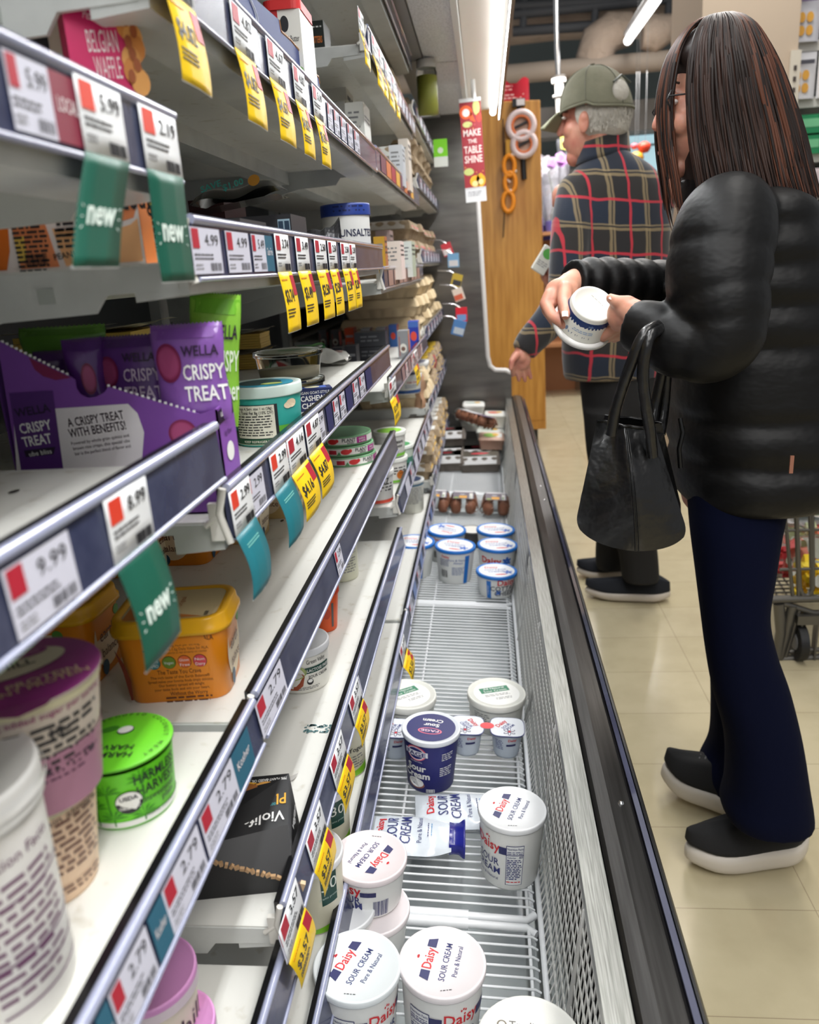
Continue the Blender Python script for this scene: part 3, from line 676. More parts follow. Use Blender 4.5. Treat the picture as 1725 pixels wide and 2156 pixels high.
# farm tubs with green lid labels
GRN = clr(44, 128, 92)
def farm(label, base, ang):
    T = Tub('farm_cheese_tub', label, 'tub', base, .066, .078, clr(232, 232, 224), clr(236, 236, 228), .88, 'shallow white farmer cheese tubs', RD, rim=.016, recess=.003)
    f = T.top(ang, .0006); T.l.disc(T.top(ang, .0003), 0, 0, .052, .052, clr(240, 240, 236), 36); T.l.rect(f, -.034, .004, .034, .026, GRN)
    g = T.top(ang, .001); T.l.text('All Natural', .010, onface(g, 0, .0165), WHITE, .01, width=.05); T.l.text('Sour Cream', .010, onface(g, 0, .0065), WHITE, .01, width=.054)
    T.l.rows(f, -.03, .03, -.006, .005, 2, GREY); T.l.rows(f, -.01, .03, -.022, .005, 2, GREY)
    s = T.side(.3); T.c.text('Family Owned', .009, onface(s, .01, .03), INK, width=.05); T.c.disc(s, -.026, .034, .003, .003, INK); T.c.rows(T.side(-.4), -.03, .01, .05, .005, 6, GREY); return T.done()
P = deck_top(1046, 1455, .08); farm('shallow white tub with green lid label, beside the grille', on_deck(P, .08), .35)
P = cr(919, 1455, zdeck(-.18)+.08, .066); farm('shallow white tub with green lid label, half hidden by the lowest rail', on_deck(P, .08), .5)
# twin packs of small cups
def twin(label, x1, x2, py, a=0.0, side2=True):
    h = .062; p1 = deck_top(x1, py, h); p2 = deck_top(x2, py, h); c = (p1+p2)/2
    t = thing('sour_cream_cups', label, 'cup pack', on_deck(c, h), RD, 'twin packs of small sour cream cups')
    for s_, p in ((-1, p1), (1, p2)):
        x0 = (p2-p1).length/2*s_; b = MB(); R = .036
        b.lathe([(R*.62, 0), (R*.72, .001), (R*.76, .006), (R*.93, .056), (R*.93, .06)], clr(206, 216, 228), 28, (x0, 0, 0), cap0=True)
        f = lambda u, v, x0=x0: Vector((x0+(R*.76+R*.17*v/.056+.0006)*math.sin(u/(R*.85)), -(R*.76+R*.17*v/.056+.0006)*math.cos(u/(R*.85)), v))
        b.rect(f, -.002, .034, .018, .039, DNAVY, 6); b.rows(f, -.026, -.008, .045, .004, 6, clr(90, 100, 150)); b.text('Daisy', .008, onface(f, .010, .046), DRED, .02)
        b.build('cup', t)
        b = MB(); n = 36
        rr = lambda q: R*1.02/max(abs(math.cos(q))**4+abs(math.sin(q))**4, .3)**.25
        pts = [(x0+rr(2*PI*k/n)*math.cos(2*PI*k/n), rr(2*PI*k/n)*math.sin(2*PI*k/n)) for k in range(n)]
        b.ext(pts, .060, .0615, clr(40, 50, 120), 'Z'); b.poly([(x0+(q[0]-x0)*.965, q[1]*.965, .0617) for q in pts], clr(222, 226, 232))
        f = planar((x0, 0, .062), (math.cos(s_*.9+a), math.sin(s_*.9+a), 0), (-math.sin(s_*.9+a), math.cos(s_*.9+a), 0), .0003)
        b.text('Daisy', .015, onface(f, 0, .012), DRED, .02, width=.03); b.text('SOUR', .010, onface(f, 0, 0), clr(70, 80, 140), .01); b.text('CREAM', .010, onface(f, 0, -.009), clr(70, 80, 140), .01)
        f = planar((x0+.004*s_, -.019, .062), (1, 0, 0), (0, 1, 0), .0003)
        for q in range(6): b.disc(onface(f, 0, 0, q*PI/3), 0, .008, .003, .006, DNAVY, 10)
        f = planar((x0+.004*s_, -.019, .0624), (1, 0, 0), (0, 1, 0), .0002)
        for q in range(6): b.disc(onface(f, 0, 0, q*PI/3), 0, .008, .0018, .0045, clr(236, 236, 240), 10)
        b.disc(f, 0, 0, .003, .003, DRED, 10); b.build('foil_lid', t)
    if side2:
        b = MB(); b.disc(planar((0, 0, .0622), (1, 0, 0), (0, 1, 0), .0004), 0, .0, .015, .012, clr(226, 66, 72)); b.build('joint_label', t)
twin('twin pack of small sour cream cups joined by a red sticker, beside the grille', 984, 1068, 1528)
twin('twin pack of small sour cream cups half hidden by lowest rail, behind navy tub', 752, 832, 1530, .3, False)
# blue-lidded cottage cheese
BL = clr(34, 118, 204)
def cottage(label, P, h, R, ang=0.0, lang=.2, kind=0):
    T = Tub('cottage_cheese_tub', label, 'tub', on_deck(P, h), R, h, clr(240, 241, 238), BL, .80, 'blue-lidded cottage cheese tubs', RD)
    T.l.disc(T.top(0, .0004), 0, 0, R*.87, R*.87, clr(238, 240, 244), 40)
    f = T.top(lang, .0008); T.l.text('Daisy', R*.30, onface(f, -R*.2, R*.3), DRED, .01); T.l.text('COTTAGE', R*.24, onface(f, -R*.05, R*.0), clr(50, 80, 160), .0); T.l.text('CHEESE', R*.24, onface(f, -R*.05, -R*.25), clr(50, 80, 160))
    for q in range(5): T.l.disc(onface(f, R*.5, -R*.3, q*2*PI/5), 0, R*.13, R*.06, R*.11, clr(60, 110, 200), 10)
    T.l.disc(f, R*.1, -R*.55, R*.3, R*.06, DRED, 12)
    if kind == 0:
        T.band(h*.02, h*.80, BL, -.55+ang, -.30+ang); f = T.side(.55+ang); T.c.text('Daisy', R*.42, onface(f, 0, h*.62), DRED, .02); T.c.text('COTTAGE', R*.34, onface(f, R*.0, h*.38), clr(60, 62, 74), .015); T.c.text('CHEESE', R*.34, onface(f, R*.0, h*.16), clr(60, 62, 74), .015)
        g = T.side(.12+ang)
        for q in range(4): T.c.disc(onface(g, 0, h*.3, q*PI/2+.7), 0, R*.08, R*.05, R*.08, clr(60, 110, 200), 8)
        T.c.text('LOW FAT', R*.11, onface(T.side(-.42+ang, .0012), 0, h*.4, PI/2), WHITE)
    elif kind == 1:
        T.band(h*.02, h*.84, BL, .52+ang, .80+ang); f = T.side(-.45+ang); T.c.text('Daisy', R*.18, onface(f, -R*.1, h*.78), DRED, .02); T.c.rows(f, -R*.4, R*.1, h*.72, h*.035, 6, clr(80, 90, 130)); T.c.bars(f, -R*.35, h*.2, R*.0, h*.42, INK, 16)
        g = T.side(.15+ang); T.c.text('Pure & Natural', R*.16, onface(g, 0, h*.70), clr(60, 90, 160)); T.c.text('Always', R*.16, onface(g, 0, h*.62), clr(60, 90, 160)); T.c.rows(g, -R*.3, R*.3, h*.5, h*.04, 6, clr(100, 120, 170))
    else:
        f = T.side(-.1+ang); T.c.text('Daisy', R*.46, onface(f, -R*.25, h*.52), DRED, .03)
        for q in range(6): T.c.disc(onface(f, R*.55, h*.6, q*PI/3), 0, R*.13, R*.07, R*.12, clr(60, 110, 200), 10)
        T.c.rows(f, -R*.5, R*.5, h*.36, h*.06, 4, clr(110, 120, 160))
    return T.done()
cottage('short blue-lidded cottage cheese tub standing nearest of the blue-lidded ones', deck_top(1046, 1200, .078), .078, .065, 0, .2, 0)
cottage('tall blue-lidded cottage cheese tub at the centre, small print turned to front', deck_top(959, 1147, .120), .120, .067, 0, -.3, 1)
cottage('blue-lidded cottage cheese tub behind the nearest short one', deck_top(1048, 1145, .105), .105, .068, 0, .2, 2)
cottage('blue-lidded cottage cheese tub at the back of the group, beside the grille', deck_top(1044, 1113, .105), .105, .068, 0, .2, 2)
cottage('blue-lidded cottage cheese tub at the back of the group, next to lowest rail', deck_top(941, 1114, .112), .112, .068, 0, 2.6, 1)
cottage('tall blue-lidded tub mostly hidden by the lowest shelf rail', cr(916, 1136, zdeck(-.2)+.12, .067), .120, .067, -.35, 0, 1)
T = Tub('dip_tub', 'flat clear tub with white label between two blue lids at the back', 'tub', on_deck(deck_top(994, 1114, .06), .06), .05, .06, clr(70, 66, 64), clr(60, 58, 56), .9, rot=RD)
T.l.disc(T.top(0), 0, 0, .042, .042, clr(224, 222, 216), 30); T.done()
# squeeze pouches lying on the rack
def pouch(label, px, py, z0, rz, L=.13, Wd=.088, cap=True, dz=0.0):
    p = at(px, py, Z=z0+.02)
    t = thing('sour_cream_pouch', label, 'pouch', (p.x, p.y, z0), (0, RT, rz), 'squeeze pouches of sour cream lying on the rack')
    PW = mat('pouch_film', (0.86, 0.89, 0.92), 0.22, coat=.6, bump=(18, .5, .006))
    def fn(i, j, s_):
        u = -L/2+L*i; tp = 1-.30*max(0, (i-.72)/.28)**1.6
        e = (4*j*(1-j))**.55*(min(1, i/.22)**.7)*(1 if i < .8 else 1-.35*(i-.8)/.2)
        wr = .0035*math.sin(i*17+j*5)*e
        return Vector((u, (j-.5)*Wd*tp, .016+s_*(.017*e+.0006)+wr*.5))
    b = MB(); b.grid(lambda i, j: fn(i, j, 1), 24, 14, PW); b.grid(lambda i, j: fn(1-i, j, -1), 24, 14, PW)
    g = lambda u, v: fn((u+L/2)/L, (v+Wd/2)/Wd, 1)+Vector((0, 0, .0012))
    q = lambda ou, ov: onface(g, ou, ov, PI/2)
    b.text('SOUR', .027, q(-.022, 0), DBLUE, .005, width=.055); b.text('CREAM', .027, q(.002, 0), DBLUE, .005, width=.07); b.text('Daisy', .02, q(-.048, .004), DRED, .015, width=.05)
    b.text('Pure & Natural', .0125, q(.022, 0), DBLUE, width=.062); b.rows(q(.034, 0), -.02, .02, 0, .004, 1, DBLUE); b.rows(q(.040, 0), -.018, .018, 0, .004, 1, clr(90, 150, 200))
    b.build('pouch_body', t)
    if cap:
        b = MB(); cp = mat('blue_cap', (0.10, 0.12, 0.52), 0.25, coat=.3)
        pts = [(-.034, -.008), (-.030, -.0115), (.030, -.0115), (.034, -.008), (.034, .008), (.030, .0115), (-.030, .0115), (-.034, .008)]
        for k, (x, s0) in enumerate(((L/2-.002, .86), (L/2+.006, .80), (L/2+.016, .94), (L/2+.021, 1.06))):
            pass
        prof = [(L/2-.004, .92), (L/2+.004, .86), (L/2+.013, .88), (L/2+.021, 1.08), (L/2+.024, 1.1), (L/2+.0245, .95)]
        vs = [(x, y*s0, .016+z*s0*1.25) for x, s0 in prof for y, z in pts]; n = len(pts)
        b.add(vs, [(k*n+i, k*n+(i+1) % n, (k+1)*n+(i+1) % n, (k+1)*n+i) for k in range(len(prof)-1) for i in range(n)], cp, True)
        b.add(vs[-n:], [tuple(range(n))], cp); b.build('cap', t)
    return t
pouch('squeeze pouch with dark blue cap lying in front of the navy tub', 862, 1757, zdeck(-.15)+.004, .02, .15, .10)
pouch('squeeze pouch lying behind, its cap hidden by the sour cream tub', 966, 1706, zdeck(-.06)+.004, .10, .165, .10)

# ---- lowest and second shelf, middle bay
Z0, Z1, Z2, Z3, Z4, Z5 = (SHELVES[k] for k in ('L0b1', 'L1b1', 'L2b1', 'L3b1', 'L4b1', 'L5b1'))
DG = clr(28, 72, 62); LIME = clr(126, 196, 34); CREAM = clr(232, 228, 204)
def yog(label, px, py, R, h, word='30', k=.84, zs=None, ang=.5, base=None):
    zs = Z0 if zs is None else zs
    c = cr(px, py, zs+h, R) if base is None else base; T = Tub('yogurt_tub', label, 'tub', (c.x, c.y, zs), R, h, CREAM, clr(232, 232, 232), k)
    f = T.side(ang); S = h/.1
    if word == '30':
        T.band(h*.44, h*.90, DG, ang-.28, ang+.3, .0006); T.c.text('30', .024*S, onface(T.side(ang, .0013), .0, h*.66), clr(226, 232, 222), 0.0); T.c.text('grams protein', .005*S, onface(T.side(ang, .0013), 0, h*.54), clr(190, 210, 200))
        T.c.bars(T.side(-.65), -.016, h*.12, .016, h*.46, INK, 26)
    else:
        T.c.text('Oat Yogurt', .012*S, onface(f, -.006, h*.50), INK, .01); T.c.rows(f, -.03, .02, h*.40, h*.05, 5, GREY)
    f = T.side(0, .0004); w = (T.rb+T.rt)/2
    T.c.grid(lambda i, j: f((-.3+1.6*i)*w, h*(.03+.05*i*0)+h*j*(.05+.12*i)), 16, 1, LIME); return T.done()
yog('large cream yogurt tub with green 30 badge behind the lowest rail, white lid', 722, 1778, .048, .112)
yog('cream yogurt tub with white lid just beyond the large one, green round badge', 736, 1640, .046, .105)
yog('cream yogurt tub with lime band, furthest along the lowest shelf', 769, 1500, .046, .112, 'oat')
P = cr(692, 1338, Z1+.078, .050)
T = Tub('sour_cream_tub', 'white lactose-free sour cream tub with terracotta bowl picture', 'tub', (P.x, P.y, Z1), .050, .078, clr(236, 234, 226), clr(226, 228, 232), .9, rim=.012)
f = T.side(.55); T.c.text('Green Valley', .0105, onface(f, .0, .053), INK, .0, width=.036); T.c.rect(f, -.021, .036, .026, .047, DG, 6); T.c.text('LACTOSE FREE', .0075, onface(T.side(.55, .0012), .003, .0388), WHITE, .01, width=.042); T.c.text('SOUR CREAM', .0075, onface(f, .003, .027), INK, .01, width=.038)
g = T.side(-.15); T.c.disc(g, -.012, .040, .026, .014, clr(176, 190, 120), 20); T.c.poly([T.side(-.15, .0012)(*q) for q in ((-.034, .032), (-.030, .016), (-.018, .008), (-.004, .008), (.006, .016), (.010, .032), (.008, .037), (-.032, .037))], clr(170, 82, 54)); T.c.disc(T.side(-.15, .0016), -.012, .035, .019, .005, clr(216, 214, 206))
T.c.disc(T.side(.25), .0, .021, .0055, .0055, INK); T.c.disc(T.side(.25, .0012), .0, .023, .004, .003, WHITE); T.c.rows(T.side(.2), -.02, .02, .011, .003, 2, GREY); T.done()
T = Tub('sour_cream_tub', 'silver-labelled small tub standing on the lactose-free tub', 'tub', (P.x-.008, P.y+.01, Z1+.078), .034, .06, clr(214, 214, 212), clr(230, 230, 230), .86); T.c.bars(T.side(.45), -.008, .012, .008, .034, INK, 18); T.done()
P = cr(713, 1232, Z1+.085, .034)
T = Tub('yogurt_cup', 'orange cup with lid standing beyond the lactose-free tub', 'cup', (P.x, P.y, Z1), .034, .085, clr(232, 92, 34), clr(216, 66, 16), .72); T.band(.01, .06, clr(90, 92, 92), .55, .72); T.c.disc(T.side(.2), 0, .04, .008, .011, clr(198, 66, 26)); T.done()
P = cr(752, 1122, Z1+.10, .042)
T = Tub('yogurt_tub', 'pale cream tub at the far end of the torn box shelf', 'tub', (P.x, P.y, Z1), .042, .095, clr(222, 222, 200), clr(150, 176, 180), .9); T.c.rows(T.side(.5), -.02, .02, .07, .006, 9, GREY); T.done()
# ---- nearest bay, low shelves
ZA, ZB = SHELVES['L1b0'], SHELVES['L2b0']
PINK = mat('pink_lid_plastic', (0.86, 0.60, 0.82), 0.3)
def kite(label, base, R, h, rz=0):
    T = Tub('yogurt_cup', label, 'cup', base, R, h, clr(234, 228, 206), PINK, .80, 'pink-lidded yogurt cups', rim=.014, recess=.002)
    T.l.lathe([(R*1.006, h-.016), (R*1.008, h-.006)], clr(228, 214, 222), 44)
    f = T.side(rz); T.c.text('kite hill', .030, onface(f, .004, h*.52), INK, -.0, width=.078); T.c.text('GREEK', .021, onface(f, .006, h*.28), clr(186, 40, 130), .01, width=.062); T.c.rows(f, -.012, .034, h*.20, .005, 2, GREY); T.band(0.001, h*.1, clr(206, 90, 170), off=.0006); return T.done()
P = cr(412, 2010, ZA+.112, .043); kite('tall pink-lidded yogurt cup with cream sides standing at the near shelf edge', (P.x, P.y, ZA), .043, .112, .12)
P = cr(452, 2122, ZA+.062, .038); kite('low pink-lidded yogurt cup behind the taller one, cut by bottom edge', (P.x, P.y, ZA), .038, .062)
P = cr(78, 1570, ZB+.155, .052)
T = Tub('yogurt_tub', 'large white tub at the left edge nearest the camera, purple lines', 'tub', (P.x, P.y, ZB), .052, .155, clr(232, 230, 226), clr(232, 232, 230), .90, rim=.022)
T.l.lathe([(.0545, .142), (.0545, .146)], clr(238, 238, 236), 40); f = T.side(.62); T.c.text('Nutrition Facts', .010, onface(f, -.008, .112), clr(96, 40, 84), .0); T.c.rows(f, -.03, .022, .10, .0066, 12, clr(110, 70, 100))
for z in (.018, .034, .05, .088): T.band(z, z+.0016, clr(110, 70, 104), .0, 1.5)
T.done()
def foilcup(label, P, z, R, h, body, low, foil, flap=True, word=None, txt=INK, cls='yogurt_cup'):
    T = Tub(cls, label, 'cup', (P.x, P.y, z), R, h, body, foil, .74, foil=True, lidname='foil_lid')
    if low: T.band(h*.0+.001, h*.52, low, off=.0006)
    T.band(h*.90, h*.965, clr(222, 216, 180), off=.0008)
    return T
PURP = clr(142, 40, 122)
P = cr(203, 1600, ZB+.085, .046)
T = foilcup('peach-coloured yogurt cup carrying a mauve cup on top', P, ZB, .046, .085, clr(236, 204, 172), None, clr(220, 216, 210))
f = T.side(.55); T.c.rows(f, -.026, .022, .068, .0058, 8, clr(110, 70, 60)); T.c.rows(f, -.022, .022, .014, .0045, 2, clr(110, 70, 60)); T.c.text('plain almond', .008, onface(f, -.002, .071), clr(80, 50, 46), width=.042); T.done()
Q = cr(212, 1375, ZB+.085+.088, .053)
T = foilcup('mauve yogurt cup with purple foil lid, standing on the peach cup', Q, ZB+.0855, .053, .088, clr(216, 204, 190), clr(178, 128, 150), PURP)
f = T.side(.35); T.c.text('PLANT PROTEIN', .011, onface(T.top(.10, .0008), -.006, -.026), clr(216, 190, 160), .01); T.l.text('PLANT PROTEIN', .0095, onface(T.top(.12, .0012), .004, -.034), clr(220, 196, 150), .0)
T.l.disc(T.top(.1, .0008), -.006, .012, .040, .021, clr(206, 196, 176), 30); T.l.text('KITE HILL', .012, onface(T.top(.1, .0012), -.012, .004), clr(40, 36, 44), .02); T.l.disc(T.top(.1, .0012), .012, .022, .013, .006, PURP, 20); T.l.text('DAIRY FREE', .003, onface(T.top(.1, .0016), .012, .0205), clr(230, 200, 220))
T.c.rows(f, -.044, .030, .066, .0054, 7, INK, .5); T.c.text('13g', .010, onface(f, .0, .058), INK, .03); T.c.rows(f, -.03, .028, .036, .0045, 3, clr(90, 50, 80)); T.c.text('0g added sugar per serving', .0062, onface(f, -.0, .0745), clr(150, 40, 110), .005, width=.07)
g = T.side(.1, .0022); T.l.poly([T.top(0, .0009)(*q) for q in ((-.02, -.050), (.018, -.051), (.012, -.060), (-.004, -.066), (-.014, -.060))], PURP); T.done()
P = cr(364, 1530, ZB+.060, .042)
GC = clr(104, 208, 36)
T = Tub('yogurt_cup', 'lime green coconut yogurt cup with green foil lid', 'cup', (P.x, P.y, ZB), .042, .060, GC, clr(112, 214, 40), .86, foil=True, lidname='foil_lid', bottom=clr(228, 230, 226))
f = T.side(.62); T.c.text('HARMLESS', .0125, onface(f, .0, .040), INK, .015, width=.040); T.c.text('HARVEST', .0125, onface(f, .0, .029), INK, .015, width=.038); T.c.text('unsweetened', .0075, onface(f, .0, .0215), INK, .01, width=.032); T.c.text('plain', .0075, onface(f, .008, .015), INK, .01); T.c.text('ORGANIC COCONUT', .0042, onface(f, .0, .0075), INK, width=.032)
g = T.side(-.05); T.c.disc(g, 0, .026, .0105, .0105, INK); T.c.disc(T.side(-.05, .001), 0, .026, .0098, .0098, clr(240, 240, 236)); T.c.poly([T.side(-.05, .0013)(.0098*math.cos(q), .026+.0098*math.sin(q)) for q in [PI+PI*k/12 for k in range(13)]], INK); T.c.text('USDA', .0052, onface(T.side(-.05, .0014), 0, .0285), INK, .03); T.c.text('ORGANIC', .0038, onface(T.side(-.05, .0016), 0, .0205), WHITE, .02, width=.0155)
rp = random.Random(3)
for (a, z) in ((-.75, .022), (-.45, .036), (-.40, .012), (.25, .044), (.22, .010)):     # palm line drawing
    f = T.side(a, .0007)
    for k in range(7):
        q = PI*k/6+.1; T.c.poly([f(.0, z), f(.006*math.cos(q)-.001*math.sin(q), z+.006*math.sin(q)+.0016), f(.012*math.cos(q), z+.010*math.sin(q)), f(.006*math.cos(q), z+.0055*math.sin(q))], clr(56, 140, 22))
    T.c.rect(f, -.0006, max(.005, z-.02), .0006, z, clr(56, 140, 22))
f = T.top(-.5); T.l.text('HARMLESS', .010, onface(f, -.004, .0-.018, PI), INK, .015); T.l.text('HARVEST', .010, onface(f, -.004, -.008, PI), INK, .015)
n = 22
for k, ch in enumerate('HAND-SCOOPED COCONUT MEAT'):
    q = 2.6-k*.155; T.l.text(ch, .0055, onface(T.top(0, .0009), .035*math.cos(q), .035*math.sin(q), q-PI/2), INK)
f = T.top(0); T.l.disc(f, .006, .012, .007, .006, INK, 20); T.l.disc(T.top(0, .0009), .006, .012, .0062, .0052, clr(240, 240, 236), 20); T.l.disc(f, -.006, .02, .008, .004, clr(60, 140, 26), 20); T.done()
# ------------------------------------------------------------------ boxes, bags and cartons
class Box:
    def __init__(s, name, label, cat, p, w, d, h, col, rz=0.0, group=None, rot=None, topcol=None, sidecol=None, rough=.45):
        s.t = thing(name, label, cat, p, rot or (0, 0, rz), group); s.w, s.d, s.h = w, d, h; s.b = b = MB()
        c = clr(*col, rough=rough); b.box((0, 0, h/2), (w, d, h), c)
        if topcol: b.rect(s.top(.0002), -w/2, -d/2, w/2, d/2, clr(*topcol))
        if sidecol: b.rect(s.right(.0002), -d/2, -h/2, d/2, h/2, clr(*sidecol))
    def front(s, o=.0005): return planar((0, -s.d/2, s.h/2), (1, 0, 0), (0, 0, 1), o)
    def right(s, o=.0005): return planar((s.w/2, 0, s.h/2), (0, 1, 0), (0, 0, 1), o)
    def top(s, o=.0005): return planar((0, 0, s.h), (1, 0, 0), (0, 1, 0), o)
    def done(s, part='carton'): s.b.build(part, s.t); return s.t
# ---- purple snack box with bars (middle bay, third shelf)
YF = .672
PUR = clr(122, 70, 158); PURD = clr(78, 36, 112); BEET = clr(122, 30, 76)
bx = lambda px, py, Y=YF: at(px, py, Y=Y)
z3 = Z3
o0 = bx(250, 900); org = Vector((o0.x, YF, z3))
t = thing('snack_display_box', 'purple open display box of snack bars behind the bare shelf', 'display box', org)
outline = [(-6, 716), (62, 752), (150, 794), (157, 800), (160, 818), (168, 830), (184, 838), (202, 836), (220, 826), (228, 814), (330, 846), (420, 872), (456, 862)]
pts = [bx(*q)-org for q in outline]; right_x = pts[-1].x; left_x = bx(26, 960).x-org.x
poly = [(left_x, 0)]+[(p.x, p.z) for p in pts]+[(right_x, 0)]
b = MB(); b.ext(poly, 0, .0016, PUR)
fp = lambda u, v: Vector((u, -.0004, v)); fp2 = lambda u, v: Vector((u, -.0008, v)); fp3 = lambda u, v: Vector((u, -.0012, v))
uv = lambda px, py: ((lambda q: (q.x, q.z))(bx(px, py)-org))
def onp(px, py, rot=0.0, f=fp2): u, v = uv(px, py); return onface(f, u, v, rot)
sc_ = (bx(300, 900).x-bx(200, 900).x)/100
ar = -.10
b.poly([fp(*uv(*q)) for q in ((28, 866), (270, 850), (290, 870), (304, 910), (300, 960), (296, 1000), (36, 1000))], clr(222, 218, 222))
b.poly([fp2(*uv(*q)) for q in ((20, 828), (112, 822), (134, 985), (140, 1020), (50, 1020))], PURD)
b.text('WELLA', 24*sc_, onp(72, 872, -ar, fp3), clr(38, 20, 50), .02); b.text('CRISPY', 29*sc_, onp(78, 908, -ar, fp3), WHITE, .015, width=70*sc_); b.text('TREAT', 29*sc_, onp(82, 936, -ar, fp3), WHITE, .015, width=64*sc_)
b.poly([fp3(*uv(*q)) for q in ((52, 948), (118, 940), (114, 956), (56, 962))], clr(34, 18, 44)); b.text('ube bliss', 14*sc_, onface(lambda u, v: Vector((u, -.0016, v)), *uv(88, 957), -ar), WHITE, width=50*sc_)
b.text('A CRISPY TREAT', 25*sc_, onp(204, 890, -ar), clr(40, 18, 40), .012, width=122*sc_); b.text('WITH BENEFITS!', 25*sc_, onp(208, 912, -ar), clr(40, 18, 40), .012, width=124*sc_)
for k, s_ in enumerate(('Powered by whole grain quinoa and', 'brown rice crisps, this special ube', 'bar is the perfect blend of flavor and')): b.text(s_, 9.5*sc_, onp(212+3*k, 928+11*k, -ar), clr(50, 30, 54), width=(126-2*k)*sc_)
def beet(b, f, ru, rv, flat=False):
    n = 26; g = lambda o: (lambda u, v: f(u, v)+Vector((0, -o, 0)))
    for q, cc_ in ((1, BEET), (.84, clr(150, 54, 100)), (.74, clr(160, 66, 112))): b.disc(g((1-q)*.002), 0, 0, ru*q, rv*q, cc_, n)
beet(b, onp(386, 912), 30*sc_, 28*sc_)
b.poly([fp2(*uv(*q)) for q in ((62, 753), (150, 795), (140, 797), (118, 800), (92, 792), (74, 778))], BEET)
for k in range(16): 
    q = pts[0].lerp(pts[2], k/16); b.box((q.x, .001, q.z+.0006), (.0022, .001, .0022), WHITE)
    q = pts[9].lerp(pts[11], k/16); b.box((q.x, .001, q.z+.0006), (.0022, .001, .0022), WHITE)
b.build('front_panel', t)
DBX = .046
b = MB(); b.box(((left_x+right_x)/2-.03, DBX, .05), (right_x-left_x-.06, .0016, .10), clr(222, 220, 222)); b.box(((left_x+right_x)/2, DBX/2, .001), (right_x-left_x, DBX, .002), PUR); b.build('back_panel', t)
b = MB(); rh = pts[-1].z
b.ext([(0, 0), (DBX, 0), (DBX, rh+.006), (.0, rh)], right_x-.0016, right_x, clr(132, 78, 168), 'X'); fr = planar((right_x, 0, 0), (0, 1, 0), (0, 0, 1), .0006)
b.poly([fr(0, rh-.014), fr(.044, rh-.010), fr(.044, rh+.004), fr(0, rh-.002)], clr(34, 18, 44)); b.text('ube bliss', .009, onface(planar((right_x, 0, 0), (0, 1, 0), (0, 0, 1), .0009), .022, rh-.008), WHITE, .01)
b.text('6g fiber', .007, onface(fr, .022, rh-.026), clr(60, 26, 80)); b.disc(fr, .022, rh-.042, .010, .009, WHITE); b.rect(fr, .012, .006, .028, .016, clr(110, 120, 200)); b.rect(fr, .030, .006, .042, .016, WHITE); b.build('side_panel', t)
b = MB(); b.ext([(0, 0), (DBX, 0), (DBX, .12), (.0, pts[0].z)], left_x, left_x+.0016, PURD, 'X'); b.build('side_panel', t)
def bar(label, px0, px1, pyt, pyb, Y, col, dark, rz=0.0, tilt=.0, words=('WELLA', 'CRISPY', 'TREAT'), wcol=None, beetpos=None, lean=0.0, beetcol=True):
    a, c, e = at(px0, pyt, Y=Y), at(px1, pyt, Y=Y), at(px0, pyb, Y=Y)
    w = (c.x-a.x)/max(.4, math.cos(rz)); h = a.z-e.z; cx = (a.x+c.x)/2
    t = thing('snack_bar', label, 'snack bar', (cx, Y, e.z), (lean, tilt, rz), 'wrapped snack bars')
    FM = mat('wrap_%d_%d_%d' % col, tuple(x/255 for x in col), .28, coat=.4, bump=(60, .35, .003))
    def fn(i, j, s_):
        e_ = (max(0, 4*i*(1-i)))**.6*(max(0, min(1, (j)/.10))*max(0, min(1, (1-j)/.16)))**.5
        top = .003*(abs((i*18) % 1-.5)) if j > .999 else 0
        return Vector(((i-.5)*w*(1+.03*math.sin(j*9)), -s_*(.011*e_+.0003)+.002*math.sin(i*6+j*7)*(1-e_), h*j+top))
    b = MB(); b.grid(lambda i, j: fn(i, j, 1), 36, 16, FM); b.grid(lambda i, j: fn(1-i, j, -1), 36, 16, FM)
    g = lambda u, v: fn(u/w+.5, v/h, 1)+Vector((0, -.0012, 0))
    g2 = lambda u, v: fn(u/w+.5, v/h, 1)+Vector((0, -.0022, 0))
    b.rect(lambda u, v: fn(u/w+.5, v/h, 1)+Vector((0, -.0006, 0)), -w/2, h*.86, w/2, h*.97, dark, 8)
    wc = wcol or WHITE
    if beetpos: beet(b, onface(g, beetpos[0]*w, beetpos[1]*h), w*.19, h*.20)
    if words:
        b.text(words[0], h*.15, onface(g2, w*.20, h*.68), clr(44, 20, 54), .02, width=w*.5); b.text(words[1], h*.22, onface(g2, w*.22, h*.44), wc, .015, width=w*.56); b.text(words[2], h*.22, onface(g2, w*.22, h*.22), wc, .015, width=w*.56)
    b.build('wrapper', t); return t
bar('largest purple snack bar standing upright at the right of the box', 314, 462, 688, 890, YF+.016, (134, 86, 170), PUR, 0.06, beetpos=(-.26, .62), lean=-.06)
bar('dim purple snack bar in the middle of the box, top folded', 198, 330, 712, 880, YF+.034, (92, 48, 126), PURD, -.05, beetpos=(-.34, .56), lean=-.12, wcol=clr(196, 176, 200))
bar('crumpled purple bar seen edge-on through the round notch of box', 138, 206, 716, 880, YF+.03, (84, 38, 116), PURD, .5, words=None, beetpos=(0, .5), lean=-.05)
bar('small purple bar end poking up at the left of the box', 74, 138, 742, 860, YF+.05, (74, 36, 104), PURD, .3, words=None)
bar('tall lime green snack bar rising behind the purple ones', 366, 462, 622, 900, YF+.075, (136, 196, 60), clr(110, 180, 40), .3, .14, words=('WELLA', 'CRISPY', '6g fiber'), wcol=clr(230, 244, 220))
bar('lime green bar lying low at the back left of the box', 40, 220, 694, 800, YF+.07, (96, 150, 50), clr(80, 130, 40), 0, words=None)
